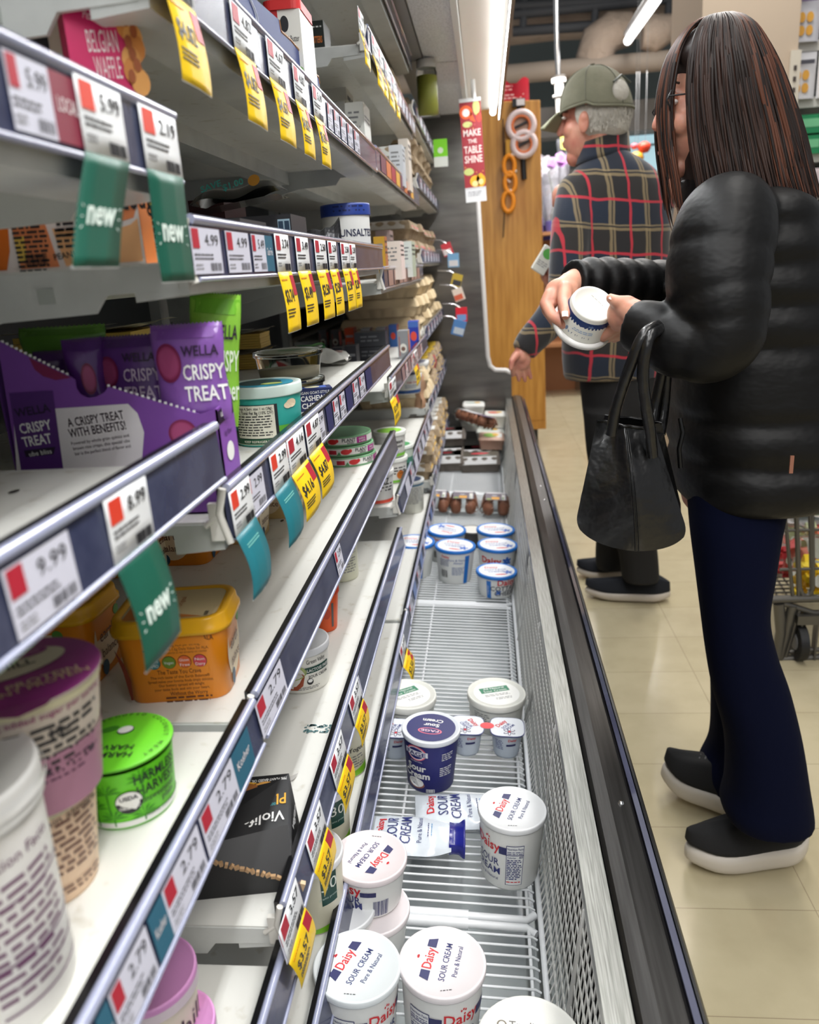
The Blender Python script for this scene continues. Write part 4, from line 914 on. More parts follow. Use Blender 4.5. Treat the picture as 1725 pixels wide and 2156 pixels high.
# green display box behind
p = at(490, 968, Y=YF+.115)
B = Box('snack_display_box', 'lime green display box of honey bars behind the purple box', 'display box', (p.x-.06, YF+.085, z3), .12, .06, .068, (112, 190, 44))
f = B.right(); B.b.rect(f, -.03, .016, .03, .026, clr(40, 60, 30)); B.b.text('honey', .012, onface(B.right(.001), 0, .017), WHITE, .01); B.b.text('6g fiber', .009, onface(f, 0, .002), clr(40, 60, 30)); B.b.disc(f, .0, -.012, .011, .01, WHITE)
f = B.front(); B.b.rect(f, .03, .014, .06, .03, clr(40, 60, 30)); B.b.text('honey', .010, onface(B.front(.001), .045, .018), WHITE, .01, width=.026); B.b.text('6g', .009, onface(f, .044, .003), clr(40, 60, 30)); B.b.disc(f, .044, -.012, .008, .010, WHITE); B.b.poly([f(-.01, .0), f(.02, -.03), f(-.01, -.034)], clr(240, 150, 40)); B.b.rect(f, .034, -.032, .054, -.024, WHITE); B.done()
# teal tub of spread
P = cr(634, 800, Z3+.075, .048)
T = Tub('spread_tub', 'teal tub of dairy-free spread with clear lid and nutrition panel', 'tub', (P.x, P.y, Z3), .048, .076, clr(56, 170, 160), clr(206, 222, 216), .88, rim=.014, bottom=clr(214, 212, 190))
T.band(.004, .020, clr(36, 92, 64), off=.0005); T.band(.018, .026, clr(96, 170, 60), .25, 1.1, .0008); T.c.disc(T.side(.75, .0012), 0, .052, .008, .0055, clr(226, 206, 176), 16); T.c.disc(T.side(.72, .0013), -.004, .050, .006, .004, clr(226, 206, 176), 16)
f = T.side(-.25, .0009); T.c.rect(f, -.034, .011, .024, .054, INK, 10); f = T.side(-.25, .0013); T.c.rect(f, -.033, .0118, .020, .0532, clr(226, 222, 206), 10); f = T.side(-.25, .0017)
T.c.text('servings: 4, Serv. size: 1 oz (28g).', .0046, onface(f, -.006, .048), INK, .01, width=.048); T.c.text('100. Total Fat 8g (10% DV)', .0055, onface(f, -.006, .0425), INK, .012, width=.048); T.c.rows(f, -.032, .019, .039, .0034, 8, INK); T.c.text('KEEP REFRIGERATED', .0042, onface(T.side(-.3, .0012), .0, .0060), clr(226, 222, 206), .01, width=.044)
T.c.disc(T.side(.55, .0012), 0, .013, .005, .006, clr(226, 236, 226)); T.c.disc(T.side(.55, .0016), 0, .013, .0042, .0052, clr(36, 92, 64)); T.c.text('B', .007, onface(T.side(.55, .002), 0, .0108), clr(226, 236, 226), .02)
T.l.disc(T.top(0, .0006), 0, 0, .038, .038, clr(50, 160, 190), 30); T.l.disc(T.top(0, .0009), -.005, .006, .028, .026, clr(40, 80, 84), 26); T.l.disc(T.top(0, .0012), .01, -.014, .014, .008, clr(200, 220, 120), 16); T.done()
# cashew cheese box
p = at(618, 868, Z=Z3)
B = Box('cheese_box', 'small navy box lettered cashew cheese beside teal tub', 'box', (p.x+.028, p.y+.022, Z3), .060, .036, .034, (34, 44, 92), .32)
f = B.front(); B.b.text('VEGAN GOAT-STYLE', .006, onface(f, .0, .0095), WHITE, .01, width=.05); B.b.text('CASHEW', .0115, onface(f, -.002, -.001), WHITE, .025, width=.038); B.b.text('CHEESE', .0115, onface(f, -.002, -.0125), WHITE, .025, width=.036); B.b.rect(B.top(), -.022, -.012, .022, .012, clr(60, 90, 170)); B.b.disc(B.top(.0008), 0, 0, .012, .010, clr(230, 226, 190)); B.done()
# clear round tubs of dip, stacked
for lb, rx, py, dz, R in (('clear shallow tub at the bottom, standing behind teal tub', 684, 790, .0, .056), ('clear shallow tub stacked on another behind teal tub, pale label on lid', 676, 757, .046, .056)):
    P = cr(rx, py, Z3+.045+dz, R) if dz == 0 else P
    t = thing('clear_dip_tub', lb, 'tub', (P.x, P.y, Z3+dz*.98), group='clear plastic dip tubs')
    b = MB(); b.lathe([(0, .001), (R*.84, .001), (R*.86, .003), (R*.96, .040)], M_CLEAR, 36); b.build('cup', t)
    b = MB(); b.lathe([(0, .003), (R*.82, .003), (R*.86, .018), (0, .018)], clr(190, 178, 150), 30); b.build('contents', t)
    b = MB(); b.lathe([(R*.97, .036), (R*1.01, .037), (R, .044), (R*.94, .044), (R*.9, .041), (0, .041)], M_CLEAR, 36); b.build('lid', t)
    b = MB(); b.lathe([(0, .0432), (R*.72, .0432)], clr(150, 160, 140), 30); b.disc(planar((0, 0, .0436), (1, 0, 0), (0, 1, 0)), 0, .01, .02, .014, clr(80, 130, 80)); b.build('label', t)
# sliced cheese packs
CH = mat('sliced_cheese', (0.86, 0.72, 0.36), .5)
def cheese(label, px, py, z, w=.10, d=.085, h=.034, rz=.0, n=6, flap=True, pos=None):
    p = pos or at(px, py, Z=z+h/2)
    t = thing('cheese_slices_pack', label, 'cheese pack', (p.x, p.y, z), (0, 0, rz), 'packs of sliced yellow cheese')
    b = MB()
    for k in range(n): b.box((.001*math.sin(k*3), .001*math.cos(k*5), h*(k+.5)/n), (w, d, h/n*.9), CH)
    b.build('slices', t)
    b = MB(); b.grid(lambda i, j: Vector(((i-.5)*w*1.25, (j-.5)*d*1.2, h+.003+.006*max(0, i-.8)/.2+.002*math.sin(i*9+j*7))), 12, 8, clr(176, 172, 156)); b.rect(planar((0, 0, h+.0075), (1, 0, 0), (0, 1, 0)), -.03, -.02, .03, .02, clr(200, 200, 190)); b.disc(planar((0, 0, h+.008), (1, 0, 0), (0, 1, 0)), -.01, 0, .012, .008, clr(160, 60, 50)); b.build('film_top', t)
    return t
CA = at(510, 730, Z=Z3+.05)
cheese('yellow sliced cheese pack lying behind the clear dip tubs', 520, 712, Z3+.047, .115, pos=CA)
cheese('yellow sliced cheese pack underneath another behind teal tub', 500, 748, Z3+.001, .115, pos=CA)
CA = Vector((-.50, .98, 0))
cheese('yellow sliced cheese pack in the dark at the shelf back, lower', 335, 690, Z3+.001, .15, .1, .045, pos=CA)
cheese('yellow sliced cheese pack in the dark at the shelf back, middle', 335, 660, Z3+.054, .15, .1, .045, pos=CA)
cheese('yellow sliced cheese pack in the dark at the shelf back, topmost', 345, 628, Z3+.107, .15, .1, .045, pos=CA)
# white bag with green pepper picture
p = at(650, 745, Z=Z3+.03)
t = thing('cheese_bag', 'white cheese bag with green pepper picture lying behind dip tubs', 'bag', (p.x, p.y+.03, Z3))
b = MB(); WF = mat('white_film', (.86, .86, .84), .3, coat=.4, bump=(30, .4, .004))
fn = lambda i, j: Vector(((i-.5)*.17, (j-.5)*.10, .012+.034*(4*i*(1-i))**.5*(4*j*(1-j))**.4*(1 if i < .7 else .75)+.004*math.sin(i*14+j*9)))
b.grid(fn, 20, 10, WF); b.grid(lambda i, j: Vector(((.5-i)*.17, (j-.5)*.10, .006)), 2, 2, WF); g = lambda u, v: fn(u/.17+.5, v/.10+.5)+Vector((0, 0, .0015))
b.disc(g, .0, -.006, .036, .018, clr(52, 110, 60)); b.disc(lambda u, v: g(u, v)+Vector((0, 0, .001)), .014, .0, .018, .008, clr(90, 150, 80)); b.rect(g, -.07, -.03, -.03, -.016, clr(170, 40, 50), 3); b.rows(g, .04, .07, .02, .007, 3, clr(170, 60, 60)); b.build('bag_film', t)
# small upright cheese boxes, third bay
def slim(label, px, py, z, col, side, w=.03, d=.075, h=.085, rz=0.0, kind=0, grp='slim grey cheese boxes'):
    if z is None: p = at(px, py, Y=2.02+.05*((px-600)/29)); z = ZC2+.0005
    else: p = at(px, py, Z=z)
    B = Box('cheese_box', label, 'box', (p.x-w/2+.0, max(p.y, 1.90)+d/2, z), w, d, h, col, rz, grp, sidecol=side)
    f = B.front()
    if kind == 0: B.b.disc(f, .0, -h*.12, w*.34, h*.17, clr(226, 224, 216)); B.b.disc(B.front(.0008), 0, -h*.14, w*.2, h*.08, clr(120, 90, 80), 14); B.b.rect(f, -w*.36, -h*.4, -w*.30, h*.3, clr(170, 70, 60))
    elif kind == 1: B.b.rect(f, -w*.4, h*.1, w*.4, h*.2, clr(150, 152, 160)); B.b.rows(f, -w*.35, w*.35, -h*.15, h*.07, 3, clr(150, 152, 160))
    else: B.b.rect(f, -w*.5, h*.3, w*.5, h*.5, clr(70, 110, 190)); B.b.disc(f, 0, 0, w*.3, h*.16, clr(226, 80, 60))
    r = B.right(); B.b.rect(r, -d*.45, -h*.3, d*.1, h*.36, clr(206, 90, 80)) if kind == 0 else None
    return B.done()
ZC2 = SHELVES['L2b2']
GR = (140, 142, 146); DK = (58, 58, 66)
slim('grey slim cheese box standing alone nearest the rail, red-striped side', 862, 755, ZC2, GR, (190, 150, 120), .034, .06, .088)
slim('blue slim cheese box standing behind the lone grey one', 884, 738, ZC2, (40, 60, 170), (196, 170, 150), .036, .06, .10, kind=2)
for k in range(2): slim('grey slim cheese box in the row, %s of the orange one' % ('right' if k else 'immediately right'), 782+32*k, 738-2*k, ZC2, GR, (110, 60, 60), .034, .07, .078)
slim('orange slim cheese box standing between the grey ones', 748, 738, ZC2, (200, 74, 40), (120, 40, 40), .034, .07, .080, kind=1)
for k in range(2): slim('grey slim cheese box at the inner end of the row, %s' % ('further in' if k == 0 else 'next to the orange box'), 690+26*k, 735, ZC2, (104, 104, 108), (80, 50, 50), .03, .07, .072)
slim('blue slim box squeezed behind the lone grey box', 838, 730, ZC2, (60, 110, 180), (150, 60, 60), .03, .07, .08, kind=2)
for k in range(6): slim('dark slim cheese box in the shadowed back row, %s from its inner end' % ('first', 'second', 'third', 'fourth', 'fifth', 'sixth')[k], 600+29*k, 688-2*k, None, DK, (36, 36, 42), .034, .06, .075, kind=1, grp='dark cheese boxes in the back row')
for k in range(2):
    p = at(815, 690, Y=2.5)
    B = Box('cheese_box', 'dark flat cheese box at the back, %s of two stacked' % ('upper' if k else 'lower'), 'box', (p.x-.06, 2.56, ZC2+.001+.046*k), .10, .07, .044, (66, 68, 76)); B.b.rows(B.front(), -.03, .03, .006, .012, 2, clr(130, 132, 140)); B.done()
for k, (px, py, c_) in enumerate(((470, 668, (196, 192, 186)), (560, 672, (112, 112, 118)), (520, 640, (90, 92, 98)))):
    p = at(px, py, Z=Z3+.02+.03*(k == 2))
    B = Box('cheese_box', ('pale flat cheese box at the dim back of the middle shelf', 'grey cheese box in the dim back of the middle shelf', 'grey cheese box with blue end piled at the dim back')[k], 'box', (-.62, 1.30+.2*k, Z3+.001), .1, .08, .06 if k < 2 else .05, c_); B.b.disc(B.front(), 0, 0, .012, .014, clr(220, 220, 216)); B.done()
# ---- round plant-based cheese boxes
SG = clr(120, 170, 126)
for k in range(3):
    R = .062; P = cr(791-9*k, 946-30*k, Z2+.022+.0225*k, R)
    if k: P = Vector((P0.x-.004*k, P0.y+.003*k, 0))
    else: P0 = P
    t = thing('round_cheese_box', ('round green cheese box at the bottom of three', 'round green cheese box in the middle of three', 'round green cheese box on top, half behind the shelf rail')[k], 'cheese box', (P.x, P.y, Z2+.0225*k), (0, 0, .0), 'stacked round cheese boxes')
    b = MB(); b.lathe([(0, 0), (R*.98, 0), (R, .001), (R, .0205), (R*.985, .022), (R*.95, .0205), (0, .0205)], SG, 48); w = math.atan2(-P.y, -P.x)
    f = lambda u, v, q=.0005: Vector(((R+q)*math.cos(w+u/R), (R+q)*math.sin(w+u/R), v))
    b.rect(f, -.10, .0045, .10, .018, clr(232, 230, 226), 30); f2 = lambda u, v: f(u, v, .0012)
    sh = (.025, .012, -.012)[k]
    b.text('PLANT', .011, onface(f2, .022+sh, .0095), INK, .015, width=.030); b.text('BASED', .0055, onface(f2, .026+sh, .0052), INK, .01); b.rect(f2, .040+sh, .0045, .068+sh, .018, clr(176, 50, 140), 6); f3 = lambda u, v: f(u, v, .0018); b.text('GARLIC', .0055, onface(f3, .054+sh, .0118), WHITE, .01); b.text('& HERB', .0055, onface(f3, .054+sh, .0062), WHITE, .01)
    b.disc(f2, -.014+sh, .011, .011, .006, clr(206, 40, 44), 14); b.disc(f2, -.004+sh, .013, .004, .004, clr(206, 40, 44), 10); b.rect(f2, -.052+sh, .006, -.034+sh, .015, clr(190, 40, 60), 4); b.poly([f2(-.034+sh, .0045), f2(-.024+sh, .0045), f2(-.028+sh, .012)], clr(90, 150, 100)); b.rows(f2, -.095, -.06, .014, .004, 3, GREY)
    b.build('box_base', t); b = MB(); b.lathe([(0, .0212), (R*.9, .0212)], clr(96, 140, 104), 40); b.build('lid', t)
# ---- rectangular spread tubs
ORG = mat('orange_tub_plastic', (0.90, 0.54, 0.07), .35); YLID = mat('yellow_lid_plastic', (0.92, 0.68, 0.08), .3); BUFF = mat('buff_tub_plastic', (0.86, 0.74, 0.50), .4)
def rrect(w, d, r, n=5):
    out = []
    for cx, cy, a in ((w/2-r, -d/2+r, -PI/2), (w/2-r, d/2-r, 0), (-w/2+r, d/2-r, PI/2), (-w/2+r, -d/2+r, PI)):
        for k in range(n+1): q = a+PI/2*k/n; out.append((cx+r*math.cos(q), cy+r*math.sin(q)))
    return out
def loft(b, rings, m, cap0=True, cap1=True):
    n = len(rings[0][0]); vs = [(x, y, z) for ring, z in rings for x, y in ring]
    b.add(vs, [(k*n+i, k*n+(i+1) % n, (k+1)*n+(i+1) % n, (k+1)*n+i) for k in range(len(rings)-1) for i in range(n)], m, True)
    if cap0: b.add(vs[:n], [tuple(range(n))[::-1]], m)
    if cap1: b.add(vs[-n:], [tuple(range(n))], m)
def spread(label, loc, rz, w=.118, d=.092, h=.092, body=ORG, lid=YLID, detail=0, grp='rectangular spread tubs'):
    t = thing('spread_tub', label, 'tub', loc, (0, 0, rz), grp)
    b = MB(); loft(b, [(rrect(w*.84, d*.84, .016), 0), (rrect(w*.87, d*.87, .018), .002), (rrect(w*.95, d*.95, .02), h-.016)], body)
    f = lambda u, v: Vector((u*(1-.0), -d/2*(.865+.085*v/h)-.0006, v))
    BR = clr(92, 44, 24)
    if detail == 1:
        b.text('Excellent source of Omega-3 ALA', .0075, onface(f, .006, h*.745), BR, .005, width=.078); b.text('Contains 400mg ALA per serving,', .0045, onface(f, .006, h*.69), BR, width=.05); b.text('which is 25% of the 1.6g Daily Value for ALA.', .0045, onface(f, .006, h*.64), BR, width=.066); b.text('SEE NUTRITION INFORMATION FOR FAT AND SATURATED FAT CONTENT', .003, onface(f, .006, h*.60), BR, width=.062)
        for k, (c_, s1, s2) in enumerate(((clr(44, 122, 128), 'Non', 'GMO'), (clr(110, 140, 44), 'Vegan', ''), (clr(224, 104, 50), 'Gluten', 'Free'), (clr(212, 72, 84), 'Non', 'Dairy'))):
            u = -.018+.0155*k; b.disc(f, u, h*.50, .0070, .0072, BR, 20); f2 = lambda u_, v_: f(u_, v_)+Vector((0, -.0005, 0)); b.disc(f2, u, h*.50, .0065, .0067, c_, 20); f3 = lambda u_, v_: f(u_, v_)+Vector((0, -.001, 0))
            b.text(s1, .0045, onface(f3, u, h*.50+(.0008 if s2 else -.0015)), WHITE, width=.0095); b.text(s2, .0045, onface(f3, u, h*.50-.0046), WHITE, width=.0095) if s2 else None
        b.text('The Taste You Crave', .0070, onface(f, .006, h*.355), BR, .005, width=.044); b.text('The rich taste of this Earth Balance®', .0044, onface(f, .006, h*.30), BR, width=.06); b.text('Spread makes your favorite foods simply delicious.', .0044, onface(f, .006, h*.25), BR, width=.066); b.text('Our buttery spread will delight', .0044, onface(f, .006, h*.20), BR, width=.046); b.text('your taste buds and win your heart.', .0044, onface(f, .006, h*.15), BR, width=.056)
        b.text('Without the Worry', .0062, onface(f, .012, h*.085), BR, .005, width=.038); b.rows(f, -.012, .036, h*.045, .0045, 2, BR)
        b.poly([f(-w*.46, h*.70), f(-w*.40, h*.52), f(-w*.37, h*.3), f(-w*.38, h*.06), f(-w*.40, h*.06), f(-w*.42, h*.4)], clr(120, 44, 20))
    r = lambda u, v: Vector((w/2*(.865+.085*v/h)+.0006, u, v))
    for ff in ((r,) if detail == 1 else (r, f)):
        b.disc(ff, 0, h*.46, d*.32, h*.36, clr(234, 216, 184), 24); f2 = (lambda ff: lambda u, v: ff(u, v)*1.0+(Vector((.0007, 0, 0)) if ff is r else Vector((0, -.0007, 0))))(ff)
        b.text('earth', .020, onface(f2, 0, h*.46), clr(100, 56, 40), -.0, width=.034); b.text('balance', .015, onface(f2, .003, h*.26), clr(100, 56, 40), -.0, width=.038); b.disc(f2, d*.26, h*.70, .006, .006, clr(100, 160, 70), 12); b.disc(f2, -.012, h*.12, .007, .009, clr(40, 80, 110), 14)
    b.build('cup', t)
    b = MB(); loft(b, [(rrect(w*.985, d*.985, .022), h-.017), (rrect(w*1.03, d*1.03, .024), h-.0165), (rrect(w*1.03, d*1.03, .024), h-.012), (rrect(w*.995, d*.995, .024), h-.010), (rrect(w*.985, d*.985, .024), h-.002), (rrect(w*.96, d*.96, .022), h), (rrect(w*.86, d*.86, .018), h), (rrect(w*.83, d*.83, .016), h-.002)], lid)
    if detail:
        b.add([(x, y, h-.0014) for x, y in rrect(w*.81, d*.81, .014)], [tuple(range(24))], clr(206, 184, 140)); tp = planar((0, 0, h-.0008), (0, -1, 0), (1, 0, 0)); tp = planar((0, 0, h-.0008), (0, 1, 0), (-1, 0, 0))
        b.text('earth', .018, onface(tp, -.004, .020), clr(90, 56, 36), 0, width=.036); b.text('balance', .016, onface(tp, .002, .004), clr(90, 56, 36), 0, width=.046); b.text('Original', .008, onface(tp, .004, -.008), clr(170, 100, 50)); b.bars(tp, -.034, -.040, -.022, -.036, INK, 12)
        b.poly([Vector((-w*.38, -d*.38, h-.0010)), Vector((w*.30, -d*.38, h-.0010)), Vector((-w*.1, -d*.2, h-.0010)), Vector((-w*.38, d*.1, h-.0010))], clr(196, 116, 40))
    b.build('lid', t); return t
p = at(372, 1482, Z=Z2); EB = Vector((p.x-.004, p.y+.044, Z2))
spread('big orange spread tub with yellow lid, print side to the front', EB, .12, detail=1)
p = at(222, 1440, Z=Z2); spread('orange spread tub with yellow lid behind the mauve cup', (p.x-.058, p.y+.03, Z2), .0)
p = at(438, 1195, Z=Z2); spread('orange spread tub with its oval label towards aisle, behind big tub', (p.x-.055, p.y+.05, Z2), .0)
p = at(352, 1205, Z=Z2); spread('orange spread tub deepest behind the other orange tubs', (p.x-.060, p.y+.02, Z2), .0)
p = at(548, 1150, Z=Z2); spread('buff spread tub nearest of the buff ones, behind teal-tailed tag', (p.x-.056, p.y+.05, Z2), .0, body=BUFF, lid=BUFF)
p = at(627, 1095, Z=Z2); spread('buff spread tub further along the shelf, under yellow tags', (p.x-.056, p.y+.05, Z2), .0, body=BUFF, lid=BUFF)
p = at(470, 1160, Z=Z2); spread('buff spread tub deeper in the shelf behind the shelf bracket', (p.x-.070, p.y+.06, Z2), .0, body=BUFF, lid=BUFF)
# ---- torn black box on the low shelf
p = at(500, 1905, Z=Z1)
t = thing('torn_black_box', 'torn black box of plant-based butter lying on the low shelf', 'box', (p.x-.010, p.y+.062, Z1), (0, 0, .16))
KB = mat('black_carton', (0.10, 0.10, 0.11), .35); w, d, h = .125, .10, .082
b = MB()
b.add([(-w/2, -d/2, 0), (w/2, -d/2, 0), (w/2, d/2, 0), (-w/2, d/2, 0), (-w/2, -d/2+.0, .066), (w/2-.004, -d/2+.035, .060), (w/2-.006, d/2, h), (-w/2, d/2, h), (w/2, -d/2, .012)],
      [(0, 3, 2, 1), (0, 1, 8, 4), (8, 1, 2, 6, 5), (4, 5, 6, 7), (3, 0, 4, 7), (2, 3, 7, 6), (4, 8, 5)], KB)
tp = planar((0, d/2, h), (1, 0, 0), Vector((0, -.065, -.019))*-1, .0006)
e1 = Vector((-w/2, -d/2, .066)); e2 = Vector((w/2-.004, -d/2+.035, .060)); e3 = Vector((w/2-.006, d/2, h)); e4 = Vector((-w/2, d/2, h))
tq = lambda u, v: (e4.lerp(e3, u)).lerp(e1.lerp(e2, u), v)+Vector((0, 0, .0012))
R180 = lambda ou, ov: (lambda u, v: tq(ou-u/w, ov+v/.085))
GOLD = clr(226, 168, 50)
b.text('PLANT', .024, R180(.77, .40), GOLD, .01, width=.052); b.text('Violife', .022, R180(.77, .72), WHITE, .01, width=.048); b.text('79% PLANT-BASED OIL SPREAD', .006, R180(.74, .08), WHITE, .01, width=.06); b.text('100% Dairy Free', .006, R180(.76, .55), clr(70, 170, 180), width=.034)
b.disc(lambda u, v: tq(.55+u/w, .22+v/.085), 0, 0, .022, .010, GOLD); b.disc(lambda u, v: tq(.55+u/w, .22+v/.085)+Vector((0, 0, .0006)), 0, 0, .018, .007, clr(150, 92, 40)); b.disc(lambda u, v: tq(.76+u/w, .24+v/.085)+Vector((0, 0, .0003)), 0, 0, .014, .009, clr(206, 150, 70))
sd = planar((w/2-.003, .01, .045), (0, 1, 0), (-.05, 0, 1), .001); b.text('vegan', .018, onface(sd, .012, -.008), WHITE, .01, width=.04)
b.build('carton', t)
b = MB(); n = 24
for k in range(n):
    q = Vector((-w/2, -d/2, .066)).lerp(Vector((w/2, -d/2, .012)), k/(n-1)); b.box(q+Vector((0, -.001, .001)), (.005, .004, .0035), clr(186, 150, 110), Matrix.Rotation(.5*k, 3, 'Y'))
b.box((w/2+.001, -d/2+.002, .006), (.02, .006, .010), clr(206, 178, 140), Matrix.Rotation(.4, 3, 'Y')); b.build('torn_edge', t)
b = MB(); b.grid(lambda i, j: Vector((-w*.30+w*.4*i, d/2+.002, h+(.022*j)*(1-.5*i)+.003*math.sin(i*20))), 10, 2, clr(110, 106, 100)); b.build('flap', t)
# paper scrap and torn sticker left on that shelf
p = at(585, 1648, Z=Z1+.002); b = MB(); b.grid(lambda i, j: Vector((p.x+(i-.5)*.042+.004*j, p.y+(j-.5)*.012+.012*i, Z1+.0015+.0025*math.sin(i*7)+.002*j)), 10, 3, clr(206, 204, 200)); tag(b.build('paper_scrap'), 'torn grey paper scrap lying on the white shelf', 'paper scrap')
p = at(670, 1534, Z=Z1+.001); b = MB(); q_ = random.Random(5)
for k in range(34): 
    u, v = (q_.random()-.5)*.04, (q_.random()-.5)*.022; b.disc(planar((p.x+u, p.y+v, Z1+.0009), (1, 0, 0), (0, 1, 0)), 0, 0, .001+.004*q_.random(), .001+.002*q_.random(), clr(92, 128, 132), 7)
tag(b.build('sticker_residue'), 'worn teal sticker residue on the white shelf', 'sticker')

# ---- top left shelf: waffle box and cream box
Z4A = SHELVES['L4b0']
p = at(303, 195, X=XS-.03)
wa_ = .56; wn = Vector((math.sin(wa_), -math.cos(wa_), 0))
OC = Vector((0, 0, CAM_H))
def onw(px, py): r = ray(px, py); return OC+r*((p-OC).dot(wn)/r.dot(wn))
W0, W1 = onw(150, 140), p
wu = Vector((math.cos(wa_), math.sin(wa_), 0)); wc_ = (W0+W1)/2
B = Box('waffle_box', 'pink box of pearl sugar waffles standing on the top left shelf', 'box', (wc_.x-wn.x*.02, wc_.y-wn.y*.02, Z4A), (W1-W0).dot(wu), .04, .15, (206, 24, 96), wa_, sidecol=(214, 168, 130))
hh = lambda py: onw(220, py).z-Z4A-.075
wx = lambda px: (onw(px, 100)-wc_).dot(wu)
f = B.front(); B.b.text('BELGIAN', .022, onface(f, wx(218), hh(110), .04), clr(240, 220, 225), .0, width=wx(250)-wx(186)); B.b.text('WAFFLE', .022, onface(f, wx(222), hh(165), .04), clr(240, 220, 225), .0, width=wx(250)-wx(194)); B.b.text('Pearl Sugar', .009, onface(f, wx(214), hh(48), -.22), clr(240, 220, 225), width=wx(244)-wx(182)); B.b.rect(f, wx(202), hh(10), wx(238), hh(-12), clr(70, 50, 60))
WF1, WF2 = clr(206, 132, 58), clr(156, 80, 30); q_ = random.Random(8)
for k in range(9): B.b.disc(B.front(.0006+.0002*k), wx(278)+.003*math.sin(k*1.7), hh(-20+24*k), wx(300)-wx(280), .010, WF1 if k % 2 else clr(224, 160, 84), 12)
for k in range(8): B.b.disc(B.front(.0026+.0001*k), wx(276)+.003*math.sin(k*2.3+1), hh(-8+24*k), .0028, .005, WF2, 10)
B.done()
q0, q1 = at(-60, 90, Y=p.y+.03), at(140, 130, Y=p.y+.03)
B = Box('cream_box', 'plain cream box beside the pink waffle box', 'box', ((q0.x+q1.x)/2, p.y+.07, Z4A), q1.x-q0.x-.001, .075, .16, (206, 196, 180)); f = B.front()
B.b.rect(f, .006, -.02, .026, .045, INK); B.b.poly([B.front(.0008)(-.03, -.075), B.front(.0008)(.022, -.032), B.front(.0008)(-.03, .06)], clr(226, 220, 110)); B.done()
# ---- eye-level shelf, middle bay
def doughy(label, px0, px1, Y, col, seed, teal=False):
    a, c = at(px0, 500, Y=Y), at(px1, 500, Y=Y)
    B = Box('cookie_dough_box', label, 'box', ((a.x+c.x)/2, Y+.012, Z4), c.x-a.x, .024, .098, col, sidecol=(226, 130, 60) if not teal else (80, 190, 180)); w, h = B.w, B.h
    f = B.front(); f1 = B.front(.0008); f2 = B.front(.0012); X_ = lambda px: at(px, 470, Y=Y).x-(a.x+c.x)/2; Zv = lambda py, px=150: at(px, py, Y=Y).z-Z4-h/2
    if teal:
        B.b.text('doughy', .030, onface(f1, X_(309), Zv(470, 330)), INK, .02, width=.052); B.b.text('chocolate chip', .010, onface(f1, X_(303), Zv(496, 330)), INK, 0); B.b.text('cookie dough', .010, onface(f1, X_(304), Zv(505, 330)), INK, 0); B.b.text('raw or baked', .008, onface(f1, X_(313), Zv(522, 330)), INK, 0); B.b.text('NET WT 4oz (113g)', .005, onface(f1, X_(318), Zv(532, 330)), INK, 0); B.b.disc(f, X_(306), Zv(430, 330), .01, .02, clr(226, 190, 60))
        return B.done()
    WHT = clr(232, 224, 220); SAL = clr(232, 142, 92); PCH = clr(240, 184, 130); DOR = clr(216, 112, 30)
    B.b.rect(f, -w/2, -h/2, w/2, h/2, WHT)
    blob = lambda pts, m, ff: B.b.poly([ff(X_(x), Zv(y)) for x, y in pts], m)
    blob([(140, 392), (168, 330), (300, 330), (296, 440), (284, 468), (262, 473), (225, 468), (180, 462), (150, 452), (142, 430)], SAL, f1)
    blob([(108, 478), (150, 484), (230, 492), (275, 482), (292, 470), (290, 560), (124, 560)], PCH, f1)
    blob([(60, 330), (115, 395), (120, 430), (106, 446), (78, 450), (62, 430), (40, 330)], DOR, f1)
    blob([(22, 400), (58, 404), (76, 460), (96, 470), (110, 560), (26, 560)], SAL, f1); blob([(-60, 330), (20, 330), (22, 420), (10, 520), (-4, 560), (-60, 560)], DOR, f1)
    blob([(24, 490), (46, 490), (44, 540), (26, 545)], clr(236, 200, 90), f2)
    f3 = B.front(.0016)
    B.b.text('Nutrition Facts', .009, onface(f3, X_(30), Zv(415)), INK, .02, width=.034); B.b.text('Calories', .008, onface(f3, X_(30), Zv(444)), INK, .02, width=.026); B.b.rows(f3, X_(24), X_(96), Zv(454), .0038, 12, INK, .5); B.b.bars(f3, X_(40), Zv(556), X_(88), Zv(529), INK, 26)
    for k in range(3):
        B.b.rows(f3, X_(126-6*k), X_(240), Zv((402, 450, 486)[k]), .0043, (4, 5, 4)[k], INK, .5)
    B.b.text('Kelly Ranney', .011, onface(f3, X_(190), Zv(524), .18), INK, 0, width=.028); B.b.text('FOUNDER', .005, onface(f3, X_(192), Zv(535), .1), INK, .01); B.b.text('PEANUTS', .007, onface(f3, X_(138), Zv(542), .1), INK, .01)
    B.b.text('doughy', .028, onface(f3, X_(312), Zv(450)), INK, .02, width=.040); B.b.disc(f3, X_(286), Zv(388), .0042, .006, INK, 16); B.b.disc(B.front(.002), X_(286), Zv(388), .0038, .0055, SAL, 16); B.b.text('V', .006, onface(B.front(.0024), X_(286), Zv(391)), INK)
    return B.done()
doughy('orange and white printed cookie dough box behind the hanging tags', -90, 300, .662, (216, 118, 40), 1)
doughy('teal cookie dough box standing just behind the orange one', 232, 357, .762, (110, 206, 196), 2, True)
def dbox(label, px0, px1, pyt, Y, d, col, name='box', deco=None, cat='box'):
    a, c = at(px0, pyt, Y=Y), at(px1, pyt, Y=Y)
    B = Box(name, label, cat, ((a.x+c.x)/2, Y+d/2, Z4), c.x-a.x, d, max(.02, (a.z+c.z)/2-Z4), col)
    if deco: deco(B)
    return B.done()
def dk(B):
    f = B.front(); B.b.text('just like', .012, onface(f, B.w*.22, B.h*.18, .08), WHITE, 0); B.b.text('Vh', .03, onface(f, -B.w*.38, -B.h*.45), WHITE, .02)
